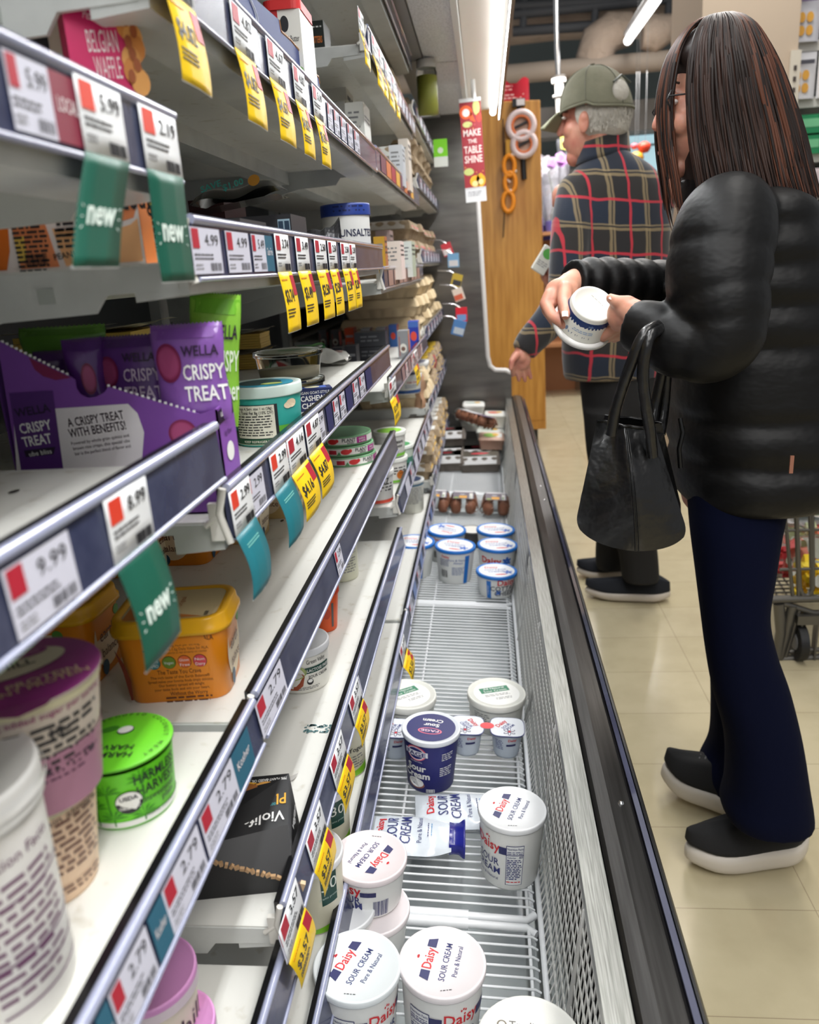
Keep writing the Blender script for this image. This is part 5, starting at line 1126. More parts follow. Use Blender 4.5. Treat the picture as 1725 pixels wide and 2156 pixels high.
dbox('black carton lettered just like at near end of eye-level shelf', 364, 505, 464, .82, .10, (44, 44, 46), 'black_carton', dk)
def dk2(B):
    f = B.front(); B.b.rect(f, B.w*.30, -B.h*.1, B.w*.48, B.h*.40, clr(150, 176, 190)); B.b.rect(B.front(.0009), B.w*.31, -B.h*.05, B.w*.38, B.h*.36, clr(40, 60, 80)); B.b.rect(B.front(.0009), B.w*.40, -B.h*.05, B.w*.47, B.h*.36, clr(40, 60, 80))
dbox('black carton with small blue badge on eye-level shelf', 470, 612, 455, 1.05, .09, (40, 40, 44), 'black_carton', dk2)
def dk3(B): pass
dbox('dark brown carton lying deep on the eye-level shelf', 395, 470, 420, 1.3, .12, (60, 22, 24), 'brown_carton')
p = at(540, 440, Y=1.12)
t = thing('coupon_pouch', 'black pouch with coupon lettering, lying on top of black cartons', 'pouch', (p.x-.02, 1.12, Z4+.075), (0, -.12, 0))
b = MB(); fn = lambda i, j: Vector(((i-.5)*.12, (j-.5)*.07, .012+.016*(4*i*(1-i))**.4*(4*j*(1-j))**.5+.004*math.sin(9*i))); BP = mat('black_film', (.09, .09, .10), .25, coat=.5)
b.grid(fn, 14, 8, BP); b.grid(lambda i, j: Vector(((.5-i)*.12, (j-.5)*.07, .004)), 2, 2, BP)
g = planar((-.024, -.036, .018), (1, 0, 0), (0, .5, 1), .004); b.text('SAVE', .013, onface(g, 0, .006, .15), clr(70, 190, 180), .02); b.text('$1.00', .013, onface(g, .03, .002, .15), clr(70, 190, 180), .02); b.disc(g, .058, .006, .008, .008, clr(226, 160, 60)); b.build('pouch_film', t)
p = at(650, 470, Y=1.5); FO = mat('dark_foil_pouch', (.24, .24, .25), .25, .35, bump=(30, .6, .006))
t = thing('foil_pouch', 'crumpled dark foil pouch leaning against the butter tub', 'pouch', (p.x-.02, 1.5, Z4+.002), (0, 0, .1))
b = MB(); fn = lambda i, j: Vector(((i-.5)*.15, (j-.5)*.07, .02+.052*(4*j*(1-j))**.5*(.35+.65*i**2)+.012*math.sin(i*11+j*3)*i+.010*(i > .8)*(1-j)))
b.grid(fn, 18, 10, FO, False); b.grid(lambda i, j: Vector(((.5-i)*.15, (j-.5)*.07, .002)), 2, 2, FO); g = lambda u, v: fn(u/.15+.5, v/.07+.5)+Vector((0, -.001, .002))
for q in range(3): b.poly([g(-.01+.006*q, -.03), g(-.008+.006*q, -.03), g(-.007+.006*q, -.016), g(-.011+.006*q, -.016)], WHITE)
b.build('pouch_film', t)
p = at(612, 480, Y=1.16)
t = thing('yellow_cheese_pouch', 'yellow and white clear pouch lying low behind the eye-level rail', 'pouch', (p.x-.03, 1.16, Z4), (0, 0, .1))
b = MB(); fn = lambda i, j: Vector(((i-.5)*.055, (j-.5)*.05, .006+.030*(4*i*(1-i))**.6*(4*j*(1-j))**.5)); b.grid(fn, 14, 8, clr(226, 210, 130, rough=.25)); b.grid(lambda i, j: Vector(((.5-i)*.055, (j-.5)*.05, .003)), 2, 2, clr(200, 186, 120))
g = lambda u, v: fn(u/.055+.5, v/.05+.5)+Vector((0, 0, .001)); b.disc(g, .010, -.008, .012, .012, clr(236, 232, 220)); b.build('pouch_film', t)
for k, (px, lb) in enumerate(((655, 'small orange-labelled pack low behind the eye-level rail, inner'), (712, 'small yellow-topped pack low behind the eye-level rail, outer'))):
    p = at(px, 497, Y=1.42+.2*k); B = Box('cheese_pack', lb, 'pack', (p.x-.03, 1.42+.2*k, Z4), .05, .04, .034, (70, 60, 56)); B.b.rect(B.top(), -.02, -.015, .02, .015, clr(226, 190, 50)); B.b.rect(B.front(), -.02, -.006, .0, .006, clr(220, 130, 50)); B.done()
P = cr(778, 428, at(778, 428, Y=1.76).z, .052)
T = Tub('butter_tub', 'white unsalted butter tub with blue lid at eye level', 'tub', (P.x, P.y, Z4), .052, P.z-Z4, clr(234, 234, 232), clr(40, 66, 150), .95, rim=.024)
f = T.side(.25); T.c.text('UNSALTED', .020, onface(f, .016, .052), clr(34, 40, 72), .02, width=.085); T.c.text('Sweet Cream', .007, onface(f, .012, .028), clr(150, 50, 50)); T.l.rows(T.side(.1, .003), -.03, .04, T.h-.008, .008, 2, clr(24, 36, 90)); T.done()
# ---- upper shelf, middle bay: blue tray of butter tubs
bp = lambda px, py: at(px, py, X=XS-.012)
o_ = bp(560, 120); t = thing('blue_display_tray', 'blue cardboard tray with torn brown edge on the upper shelf', 'tray', (XS-.012, o_.y, Z5))
pp = [bp(330, -60), bp(470, -30), bp(520, -18), bp(588, 42), bp(592, 66), bp(612, 84), bp(640, 118), bp(652, 146), bp(671, 162), bp(673, 176)]
BLU = mat('blue_carton', (0.12, 0.20, 0.44), .55)
b = MB(); b.ext([(pp[0].y-o_.y, 0)]+[(q.y-o_.y, q.z-Z5) for q in pp]+[(pp[-1].y-o_.y, 0)], -.002, 0, BLU, 'X'); g = planar((0, 0, 0), (0, 1, 0), (0, 0, 1), .0008)
c0 = bp(512, 12); 
for q in (1, .86): b.tube([g(c0.y-o_.y+.05*q*math.cos(a_)*(1+.12*math.cos(4*a_)), c0.z-Z5+.026*q*math.sin(a_)*(1+.12*math.cos(4*a_))) for a_ in [2*PI*k/48 for k in range(48)]], .0006, clr(220, 224, 236), 5, True)
b.build('front_panel', t)
b = MB()
for k in range(3, 9):
    a_, c_ = pp[k], pp[k+1]; b.tube([(-.001, a_.y-o_.y, a_.z-Z5), (-.001, c_.y-o_.y, c_.z-Z5)], .0022, clr(150, 104, 62), 6)
b.build('torn_edge', t); b = MB(); b.box((-.08, pp[-1].y-o_.y, .02), (.16, .002, .04), BLU); b.box((-.10, (pp[0].y+pp[-1].y)/2-o_.y, .002), (.2, pp[-1].y-pp[0].y, .003), BLU); b.build('tray_base', t)
Yb = 1.22
a, c, e = at(556, 40, Y=Yb), at(632, 40, Y=Yb), at(600, 20, Y=Yb)
B = Box('butter_box', 'white salted butter tub with red lid standing in the blue tray', 'tub', ((a.x+c.x)/2, Yb+.045, Z5+.004), c.x-a.x, .09, e.z-Z5-.004, (232, 230, 222))
f = B.front(); B.b.rect(f, -B.w/2, -B.h/2, -B.w*.12, B.h/2, clr(190, 40, 44)); B.b.text('Salted Butter', .011, onface(f, B.w*.18, B.h*.18), INK, 0, width=B.w*.5); B.b.text('BEST QUALITY', .009, onface(B.front(.001), -B.w*.2, 0, PI/2), clr(236, 200, 200), .01); q_ = random.Random(4)
for k in range(16): B.b.disc(f, B.w*(.02+.44*q_.random()), -B.h*.1-B.h*.36*q_.random(), .004, .007, (clr(230, 120, 40), clr(240, 190, 50), clr(110, 170, 70), clr(200, 60, 60), clr(60, 140, 190))[k % 5], 8)
B.b.disc(f, B.w*.05, B.h*.36, .006, .010, INK); B.done()
b = MB(); b.ext([(x, y) for x, y in rrect(B.w*1.05, .096, .012)], 0, .012, clr(206, 44, 44), 'Z'); lo = b.build('lid', B.t); lo.location = (0, 0, B.h); lo['label'] = 'red lid'
# ---- boxes on the far upper shelves
Z5c, Z6c, Z4c = SHELVES['L5b2'], SHELVES['L6b2'], SHELVES['L4b2']
def fbox(label, px0, px1, pyt, Y, z, d, col, deco=None, name='carton', side=None):
    a, c = at(px0, pyt, Y=Y), at(px1, pyt, Y=Y); B = Box(name, label, 'box', ((a.x+c.x)/2, Y+d/2, z), c.x-a.x, d, max(.02, (a.z+c.z)/2-z), col, sidecol=side)
    if deco: deco(B)
    return B.done()
def lines(B):
    f = B.front(); B.b.rows(f, -B.w*.36, B.w*.3, B.h*.3, B.h*.1, 4, GREY); B.b.rows(B.right(), -B.d*.4, B.d*.4, B.h*.36, B.h*.12, 3, INK)
def egg(B):
    f = B.right(); B.b.rows(f, -B.d*.4, B.d*.4, B.h*.3, B.h*.06, 2, INK); B.b.rect(f, -B.d*.4, -B.h*.38, B.d*.1, -B.h*.30, clr(200, 60, 60)); f = B.front(); B.b.rows(f, -B.w*.34, B.w*.3, B.h*.34, B.h*.07, 8, GREY)
fbox('white carton standing tall on the upper far shelf, printed sides', 725, 764, 215, 2.02, Z5c, .11, (216, 216, 210), egg, 'milk_carton', (206, 206, 200))
fbox('white low carton left of the tall white one', 676, 728, 180, 2.25, Z5c, .12, (206, 204, 198), lines)
fbox('white low carton under shelf, against the tall white one', 682, 726, 215, 2.12, Z5c, .10, (196, 194, 190), lines)
def blk(B): f = B.front(); B.b.text('X C. BITTERS', .018, onface(f, 0, -.01), clr(226, 130, 60), .02, width=B.w*.8); B.b.rows(f, -B.w*.4, B.w*.4, B.h*.3, B.h*.1, 1, WHITE)
fbox('small black box with orange lettering on the upper far shelf', 636, 680, 44, 1.93, Z6c, .08, (36, 42, 38), blk, 'black_box')
fbox('yellow and brown box at near end of the beige card shelf', 786, 809, 498, 1.98, Z4c, .05, (196, 150, 40), lines, 'cheese_carton', (170, 100, 50))
fbox('white cereal bar box on the beige card shelf', 806, 842, 508, 2.10, Z4c, .10, (226, 214, 204), lines, 'white_carton', (226, 206, 200))
fbox('white pack with green stripe further along the beige card shelf', 842, 866, 508, 2.45, Z4c, .12, (216, 220, 214), lines, 'white_carton', (170, 180, 160))
fbox('white gable carton on the picture card shelf', 818, 846, 305, 2.45, Z5c, .08, (214, 216, 220), lines, 'white_carton', (196, 200, 206))
fbox('white carton right behind the picture cards', 838, 858, 292, 2.6, Z5c, .1, (216, 206, 194), lines, 'white_carton')
fbox('grey carton under upper shelf, deep on beige card shelf', 790, 820, 485, 2.55, Z4c, .1, (150, 128, 124), lines, 'grey_carton')
# jar on the top far shelf
zt7 = SHELVES['L7b2']; P = at(898, 150, Y=3.22)
t = thing('jar', 'glass jar of yellow-green preserve on the upper far shelf', 'jar', (P.x, max(P.y, 3.15), SHELVES['L6b3']+.001)); H = max(.08, at(898, 128, Y=3.22).z-SHELVES['L6b3'])
b = MB(); b.lathe([(0, .002), (.036, .002), (.038, .006), (.038, H*.78), (.032, H*.86)], M_CLEAR, 24); b.build('glass', t)
b = MB(); b.lathe([(0, .005), (.034, .005), (.034, H*.72), (0, H*.72)], clr(150, 150, 60), 20); b.build('contents', t); b = MB(); b.lathe([(.036, H*.85), (.036, H), (0, H)], clr(226, 226, 222), 24); b.build('lid', t)
# cream cheese tubs, third bay
for k, (rx, py, lb) in enumerate(((891, 838, 'wide white cream cheese tub with blue bottom band, nearest the rail'), (905, 822, 'wide white cream cheese tub behind the blue-banded one'), (906, 808, 'wide white cream cheese tub furthest back of three'))):
    P = cr(rx, py, SHELVES['L1b2']+.082 if k < 0 else .762+.10, .062)
    P = at(rx, py, X=XS-.012); d_, r_ = vdir(P); cpos = P-r_*.060
    zs = SHELVES['L1b2'] if False else SHELVES['L2b1']
    T = Tub('cream_cheese_tub', lb, 'tub', (cpos.x, max(cpos.y, 1.94+.13*k), .848), .060, .072, clr(230, 230, 222), clr(222, 224, 224), .86, 'wide white cream cheese tubs', rim=.014)
    T.band(.004, .016, clr(50, 84, 140), off=.0007); f = T.side(.45); T.c.text('Cream Cheese', .010, onface(f, 0, .042), clr(190, 50, 50), .02, width=.045); T.c.rows(f, -.03, .03, .034, .005, 3, clr(90, 110, 150)); T.l.disc(T.top(0), 0, 0, .046, .046, clr(60, 70, 120), 24); T.done()
# ------------------------------------------------------------------ egg cartons
CP = {}
def carton(name, label, loc, L=.29, Wd=.105, H=.068, m=None, lab=None, stripe=None, rz=0.0, rx=0.0, group=None, nb=6):
    """pulp carton, length along local X, opening line halfway up"""
    m = m or M_PULP; key = (L, Wd, H, m.name, lab, stripe)
    if key in CP:
        r = dup(CP[key], loc, (rx, 0, rz), label, group); return r
    t = thing(name, label, 'egg carton', loc, (rx, 0, rz), group); CP[key] = t
    def ring(sx, sy, bump):
        out = []; N = nb*8
        for k in range(N): out.append((-L/2*sx+L*sx*k/N, -Wd/2*sy-bump*abs(math.sin(PI*nb*k/N))))
        for k in range(16): out.append((L/2*sx+bump*abs(math.sin(PI*2*k/16)), -Wd/2*sy+Wd*sy*k/16))
        for k in range(N): out.append((L/2*sx-L*sx*k/N, Wd/2*sy+bump*abs(math.sin(PI*nb*k/N))))
        for k in range(16): out.append((-L/2*sx-bump*abs(math.sin(PI*2*k/16)), Wd/2*sy-Wd*sy*k/16))
        return out
    hb = H*.52
    b = MB(); loft(b, [(ring(.86, .74, .003), 0), (ring(.90, .80, .0045), hb*.4), (ring(.95, .9, .003), hb*.85), (ring(.985, .97, 0), hb*.9), (ring(1.0, 1.0, 0), hb)], m); b.build('tray', t)
    b = MB(); loft(b, [(ring(1, 1, 0), hb+.0006), (ring(.99, .975, 0), hb+.003), (ring(.93, .80, .002), H*.90), (ring(.90, .72, .001), H)], m)
    if lab:
        c = clr(*lab)
        for a0, a1, col in ((-.34, .34, c),)+(((-.34, .34, clr(*stripe)),) if stripe else ()):
            q = [(-Wd*.492, hb+.004), (-Wd*.402, H*.90), (-Wd*.36, H+.0012), (Wd*.36, H+.0012), (Wd*.402, H*.90), (Wd*.492, hb+.004)]
            if col is c: b.add([(x, y*1.012, z) for x in (L*-.40, L*.40) for y, z in q], [(i, i+1, i+7, i+6) for i in range(5)], col)
            else: b.add([(x, y*1.02, z) for x in (L*-.40, L*.40) for y, z in ((-Wd*.43, H*.74), (-Wd*.405, H*.88))], [(0, 1, 3, 2)], col)
        b.add([(L*.492+.001, y, hb+.003) for y in (-Wd*.38, Wd*.38)]+[(L*.462+.001, y, H*.92) for y in (Wd*.33, -Wd*.33)], [(0, 1, 2, 3)], c)
        if stripe: b.add([(L*.487+.002, y, hb+.008) for y in (-Wd*.36, Wd*.36)]+[(L*.478+.002, y, H*.74) for y in (Wd*.35, -Wd*.35)], [(0, 1, 2, 3)], clr(*stripe))
    b.build('lid', t); return t
KX = -.245-.145
def row(key, ys, n, lb, m=None, lab=None, stripe=None, H=.068, dx=0.0, name='egg_carton', jit=.012):
    q = random.Random(len(lb))
    for y in ys:
        for k in range(n): carton(name, lb, (KX+dx+jit*(q.random()-.5)*2-jit, y+.004*(q.random()-.5), SHELVES[key]+.001+k*(H+.002)), m=m, lab=lab, stripe=stripe, H=H, rz=.06*(q.random()-.5), group=lb[:40].rstrip()+' row')
A = lambda a, n, d=.114: [a+d*k for k in range(n)]
row('L5b2', A(2.72, 3), 2, 'white-labelled pulp egg carton stacked at the far end of picture card shelf', lab=(222, 222, 214), stripe=(222, 150, 140))
row('L4b2', A(2.66, 4), 1, 'white-labelled pulp egg carton at the far end of beige card shelf', lab=(226, 224, 218), stripe=(222, 150, 140), H=.072)
row('L6b3', A(3.26, 9), 1, 'plain pulp egg carton on top shelf of the furthest bay')
row('L6b2', A(2.78, 3), 2, 'plain pulp egg carton stacked at the far end of the upper shelf')
row('L5b3', A(3.14, 11), 3, 'plain pulp egg carton in three-high stacks above eye level in furthest bay')
row('L4b3', A(3.14, 11), 2, 'pink-striped pulp egg carton at eye level in the furthest bay', lab=(206, 200, 190), stripe=(214, 110, 110))
row('L2b3', A(3.14, 11), 3, 'beige pulp egg carton in three-high stacks on the middle far shelf', m=mat('light_pulp', (.80, .72, .58), .85, bump=(90, .5, .003)), dx=.015, jit=.025)
row('L1b3', A(3.14, 3), 2, 'pulp carton with pale printed lid on second far shelf', m=mat('light_pulp'), lab=(216, 206, 180), dx=.02)
row('L0b3', A(3.14, 11), 2, 'white and yellow banded egg carton stacked low in the furthest bay', lab=(226, 226, 222), stripe=(238, 186, 30), dx=.03)
row('L1b3', A(3.50, 8), 2, 'yellow banded egg carton stacked on second far shelf', lab=(230, 196, 60), stripe=(60, 70, 130), dx=.02)
# deck of the third bay: grey half-dozen cartons, clear packs of brown eggs, trays
def dk_(x, y, dz=0): return (x+dz*math.sin(RT), y, zdeck(x)+dz+.001)
for k, (x, y, dz, lb) in enumerate(((-.055, 3.90, 0, 'grey egg carton with white front label at the grille side, nearest'), (-.055, 4.06, 0, 'grey egg carton behind the grille-side one'), (-.235, 3.90, 0, 'grey egg carton beside lowest rail, underneath'),
                                    (-.235, 4.06, 0, 'grey egg carton further back beside the lowest rail'), (-.235, 4.10, .083, 'grey egg carton stacked on top beside lowest rail'))):
    t = carton('egg_carton', lb, dk_(x, y, dz), .21, .145, .08, M_PULPG, (222, 222, 222), None, 0, 0, 'grey egg cartons on the deck', 4)
    b = MB(); f = planar((0, 0, .083), (1, 0, 0), (0, 1, 0)); b.disc(f, .0, .006, .046, .014, clr(226, 60, 80)); b.disc(f, .022, -.026, .032, .006, clr(190, 200, 190)); b.disc(f, .022, .036, .032, .006, clr(190, 200, 190)); b.rect(planar((0, 0, .0824), (1, 0, 0), (0, 1, 0)), -.088, -.052, .088, .052, clr(84, 80, 70))
    o = b.build('lid_print', t); o.location = (0, 0, .0002)
M_EGG = mat('brown_egg', (0.62, 0.40, 0.30), .45)
def eggpack(label, x, y, rz=0.0):
    t = thing('egg_pack', label, 'egg pack', dk_(x, y), (0, RT, rz), 'clear packs of brown eggs')
    b = MB(); b.lathe([(.003, .004), (.014, .008), (.021, .020), (.0225, .030), (.020, .042), (.013, .053), (.005, .0575), (0, .058)], M_EGG, 20, cap0=True); first = None
    for i in (-1, 1):
        for j in range(3):
            if first is None: first = b.build('egg', t); e = first
            else: e = first.copy(); COL.objects.link(e)
            e.location = (.030*i, -.048+.048*j, .006)
    b = MB(); loft(b, [(rrect(.108, .142, .02), .002), (rrect(.122, .156, .022), .030), (rrect(.132, .166, .012), .032), (rrect(.118, .150, .024), .040), (rrect(.100, .134, .02), .070), (rrect(.092, .126, .018), .0725)], M_CLEAR, False); b.build('clear_shell', t)
    b = MB(); f = planar((0, 0, .0738), (1, 0, 0), (0, 1, 0)); b.rect(f, -.044, -.052, .044, .060, clr(112, 104, 116)); f = planar((0, 0, .0743), (1, 0, 0), (0, 1, 0)); b.rect(f, -.018, -.042, .014, -.008, clr(222, 164, 70)); b.rect(f, .024, -.048, .038, .03, clr(226, 226, 222)); b.rect(f, .025, -.04, .033, -.01, clr(110, 150, 80)); b.disc(f, -.03, -.038, .010, .010, clr(150, 170, 90)); b.rect(f, -.04, .044, .04, .06, clr(222, 220, 222)); b.disc(f, -.005, .012, .012, .01, clr(170, 170, 180)); b.build('label', t)
    return t
eggpack('clear pack of brown eggs with orange label square, beside the grille', .012, 3.17); eggpack('clear pack of brown eggs with orange label square, in the middle', -.122, 3.18); eggpack('clear pack of brown eggs mostly hidden by the lowest rail', -.236, 3.19)
CP2 = carton('egg_carton', 'long open-sided egg pack with purple label, lying tilted across others', (-.085, 4.12, zdeck(-.07)+.19), .34, .10, .06, M_CLEAR, None, None, 2.05, .28)
b = MB(); f = planar((0, 0, .0615), (1, 0, 0), (0, 1, 0)); b.rect(f, -.16, -.034, .16, .034, clr(206, 204, 206)); f = planar((0, 0, .062), (1, 0, 0), (0, 1, 0)); b.rect(f, -.16, -.034, -.04, .034, clr(96, 56, 110)); b.rect(f, -.15, -.028, -.05, .028, clr(206, 200, 206)); b.build('label', CP2)
first = None
for i in range(6):
    for j in (-1, 1):
        b = MB(); 
        if first is None: b.lathe([(.003, .004), (.014, .008), (.021, .020), (.0225, .030), (.020, .042), (.013, .053), (0, .057)], M_EGG, 14, cap0=True); first = b.build('egg', CP2); e = first
        else: e = first.copy(); COL.objects.link(e)
        e.location = (-.13+.052*i, .024*j, .004)
def tray(label, x, y, w, d, h, col, food, rz=0.0, dz=0.0, name='food_tray'):
    t = thing(name, label, 'food tray', dk_(x, y, dz), (0, RT, rz), 'packed trays at the far end of the deck')
    b = MB(); loft(b, [(rrect(w*.86, d*.86, .012), 0), (rrect(w, d, .014), h*.8), (rrect(w*1.03, d*1.03, .014), h*.82), (rrect(w*1.02, d*1.02, .014), h*.9), (rrect(w*.9, d*.9, .012), h)], clr(*col)); b.build('tray', t)
    b = MB(); f = planar((0, 0, h+.0008), (1, 0, 0), (0, 1, 0)); b.disc(f, -.01, 0, w*.26, d*.28, clr(*food)); b.disc(planar((0, 0, h+.0014), (1, 0, 0), (0, 1, 0)), .02, .01, w*.14, d*.16, clr(214, 170, 60)); b.rect(f, w*.2, -d*.3, w*.42, d*.3, clr(226, 226, 222)); b.build('label', t); return t
tray('clear tray of pink food with green oval label, next to tilted egg pack', .0, 4.06, .13, .17, .06, (206, 170, 150), (130, 180, 70), dz=.085)
tray('white tray with flap lying in front of the far white tubs', -.005, 4.25, .15, .13, .05, (214, 218, 212), (190, 200, 190), dz=.085)
tray('white tray with red label at the far end beside grille', .02, 4.33, .12, .12, .075, (222, 222, 216), (206, 110, 90), dz=.14)
tray('white tray with green label at the far end of deck', -.115, 4.33, .11, .12, .07, (220, 222, 216), (120, 170, 90), dz=.12)
tray('white tray stacked on top at the far end of deck', -.10, 4.34, .12, .12, .07, (226, 226, 222), (206, 214, 206), dz=.195)
# cups on the third bay's low shelves
zb = SHELVES['L1b2']
for k, (rx, py, h, R, lb, body, lid, st) in enumerate(((829, 985, .085, .044, 'white tub with red stripe at the near end of cream cheese shelf', (232, 232, 230), (232, 232, 230), (222, 80, 60)),
        (858, 957, .072, .046, 'green-rimmed cream cheese cup underneath another', (232, 230, 224), (226, 228, 222), (120, 190, 60)), (866, 990, .07, .044, 'dummy', None, None, None))):
    if body is None: continue
    P = cr(rx, py, zb+h, R); T = Tub('cream_cheese_cup', lb, 'tub', (P.x, P.y, zb), R, h, clr(*body), clr(*lid), .84, 'cream cheese cups', rim=.012)
    T.band(h*.04, h*.14, clr(*st), off=.0008); f = T.side(.6); T.c.rows(f, -.02, .02, h*.6, .008, 3, INK); T.c.text('67', .022, onface(T.side(.5), 0, h*.62), INK, .02) if k == 0 else T.c.disc(f, 0, h*.34, .012, .012, clr(206, 120, 50)); T.done()
    if k == 1:
        T = Tub('cream_cheese_cup', 'cream cheese cup with lime lid stacked on a green-rimmed one', 'tub', (P.x, P.y, zb+h+.001), R, h, clr(222, 222, 218), clr(232, 234, 228), .84, 'cream cheese cups', rim=.012)
        T.band(h*.04, h*.16, clr(120, 190, 60), off=.0008); T.c.text('Cream', .014, onface(T.side(.5), 0, h*.56), INK, .02); T.c.text('cheese', .012, onface(T.side(.5), 0, h*.40), INK, .02); T.l.disc(T.top(0), 0, 0, .034, .034, clr(140, 206, 60)); T.done()
P = cr(871, 932, zb+.085, .045); T = Tub('cream_cheese_cup', 'cream cheese cup with green lid behind the lime-lidded one', 'tub', (P.x, P.y, zb), .045, .085, clr(200, 214, 200), clr(226, 230, 224), .84, 'cream cheese cups'); T.l.disc(T.top(0), 0, 0, .034, .034, clr(70, 150, 90)); T.band(.006, .05, clr(70, 130, 110), off=.0007); T.done()
z0b = SHELVES['L0b2']
P = cr(893, 1006, z0b+.125, .055); T = Tub('yogurt_tub', 'white tub with dark blue lid behind lowest rail of third bay', 'tub', (P.x, P.y, z0b), .055, .125, clr(216, 216, 206), clr(222, 224, 222), .86); T.l.disc(T.top(0), 0, 0, .044, .044, clr(50, 70, 110)); T.band(.106, .112, clr(70, 120, 150), off=.0007); T.c.rows(T.side(.3), -.04, .04, .096, .007, 9, GREY); T.done()
for k, (px, py, c1) in enumerate(((915, 850, (190, 150, 120)), (935, 838, (176, 90, 84)))):
    p = at(px, py, X=XS+.02); t = thing('hanging_pack', ('beige paper bag slumped on second far shelf edge', 'red and white bag slumped on second far shelf edge')[k], 'bag', (XS-.03, p.y, SHELVES['L1b2'] if k == 0 else SHELVES['L1b3']), group='slumped bags')
    t.location.z = .768 if p.y > 3.07 else .73
    b = MB(); b.grid(lambda i, j: Vector((.02*math.sin(PI*i)+.006*math.sin(9*j+3*i), (i-.5)*.09*(1-.3*j), .13*j)), 8, 8, clr(*c1)); b.grid(lambda i, j: Vector((-.03*math.sin(PI*i), (.5-i)*.09*(1-.3*j), .13*j)), 8, 8, clr(*c1)); b.build('bag_film', t)
# colourful packs hung from strips beside the far shelves
for k, (px, py, s_, c1, c2, lb) in enumerate(((942, 525, .05, (210, 60, 70), (232, 220, 216), 'small red pack hung at the far shelf end'), (955, 548, .055, (120, 170, 210), (216, 216, 220), 'small blue pack hung at the far shelf end'), (962, 590, .05, (196, 170, 60), (60, 60, 66), 'small yellow and dark pack hung low at the far shelf end'),
        (966, 620, .05, (226, 214, 200), (210, 100, 70), 'small white pack with orange corner at the far shelf end'), (972, 662, .055, (222, 30, 50), (120, 160, 210), 'bright red plastic clip strip jutting past the far shelves'), (966, 690, .06, (80, 130, 190), (190, 200, 210), 'blue pack below the bright red clip'))):
    p = at(px, py, Y=4.1-.05*k); t = thing('hanging_pack', lb, 'pack', p)
    b = MB(); b.box((0, 0, 0), (s_, .012, s_*1.2), clr(*c1), Matrix.Rotation(.3*(k % 3-1), 3, 'Y')); b.box((0, -.0065, -s_*.25), (s_*.8, .002, s_*.5), clr(*c2), Matrix.Rotation(.3*(k % 3-1), 3, 'Y')); b.tube([(0, 0, s_*.5), (-.03, .0, s_*.9), (p.x*0-.09, 0, s_*1.0)], .002, M_CHROME, 6); b.build('pack_body', t)
p = at(928, 322, Y=3.7); t = thing('shelf_sign', 'bright green and white sign jutting from the upper far shelf', 'sign', p)
b = MB(); b.box((0, 0, .02), (.06, .003, .07), clr(126, 214, 30)); b.box((0, 0, -.035), (.06, .003, .04), clr(226, 230, 222)); b.disc(planar((0, -.002, .01), (1, 0, 0), (0, 0, 1)), 0, 0, .012, .012, clr(226, 240, 210)); b.build('sign_board', t)
b = MB(); b.tube([(-.028, 0, .05), (-.09, 0, .045)], .003, M_CHROME, 6); b.build('clip', t)
# ------------------------------------------------------------------ hanging sign under the canopy
Ys = 3.62
c1, c2, c3, c4 = at(966, 218, Y=Ys), at(1011, 214, Y=Ys), at(1027, 418, Y=Ys), at(982, 428, Y=Ys)
ctr = (c1+c2+c3+c4)/4; sw = (c2-c1).length; sh = (c1-c4).length
t = thing('hanging_sign', 'red make the table shine sign hanging below the canopy end', 'sign', ctr, (0, math.radians(-2.0), 0))
b = MB(); RS = clr(156, 30, 44); b.box((0, 0, 0), (sw, .004, sh), clr(228, 230, 232)); f = planar((0, -.0026, 0), (1, 0, 0), (0, 0, 1)); f2 = planar((0, -.0032, 0), (1, 0, 0), (0, 0, 1)); f3 = planar((0, -.0038, 0), (1, 0, 0), (0, 0, 1))
b.rect(f, -sw/2, -sh*.36, sw/2, sh*.5, RS)
for s_, v, h_, w_ in (('MAKE', .165, .060, .82), ('THE', .095, .036, .42), ('TABLE', -.005, .066, .84), ('SHINE', -.10, .066, .84)): b.text(s_, h_*1.55*sh*.62/.62*1.0, onface(f2, 0, v*sh), clr(244, 226, 220), .015, width=w_*sw)
b.disc(f2, -sw*.22, sh*.40, sw*.30, sw*.30, clr(232, 96, 40)); b.disc(f3, -sw*.22, sh*.395, sw*.17, sw*.17, clr(240, 236, 230)); b.disc(f2, sw*.28, sh*.44, sw*.16, sw*.34, clr(196, 200, 120)); b.disc(f2, -sw*.18, sh*.28, sw*.22, sw*.13, clr(206, 206, 130)); b.poly([f2(0, sh*.42), f2(sw*.2, sh*.30), f2(-sw*.05, sh*.32)], clr(232, 96, 40)); b.disc(f2, sw*.38, sh*.34, sw*.12, sw*.2, clr(220, 60, 44))
b.disc(f2, -sw*.26, -sh*.19, sw*.24, sw*.16, clr(196, 204, 120)); b.disc(f2, sw*.02, -sh*.29, sw*.26, sw*.26, clr(244, 176, 20)); b.disc(f2, sw*.28, -sh*.285, sw*.22, sw*.30, clr(244, 176, 20)); b.disc(f3, 0, -sh*.315, sw*.14, sw*.13, clr(246, 220, 150)); b.disc(f3, sw*.28, -sh*.30, sw*.12, sw*.13, clr(246, 220, 150)); b.rect(f2, sw*.12, -sh*.235, sw*.2, -sh*.22, clr(80, 120, 40))
q_ = random.Random(2)
for k in range(12): b.disc(f2, sw*(q_.random()-.5)*.9, sh*(.24*q_.random()+.2 if k % 2 else -.14-.1*q_.random()), sw*.03, sw*.03, clr(220, 150, 60) if k % 3 else clr(206, 90, 100), 8)
b.rect(f3, -sw/2, -sh*.36, sw/2, -sh*.352, clr(228, 230, 232)); b.rows(f2, -sw*.36, sw*.3, -sh*.40, sh*.018, 3, clr(140, 140, 146)); b.build('sign_board', t)
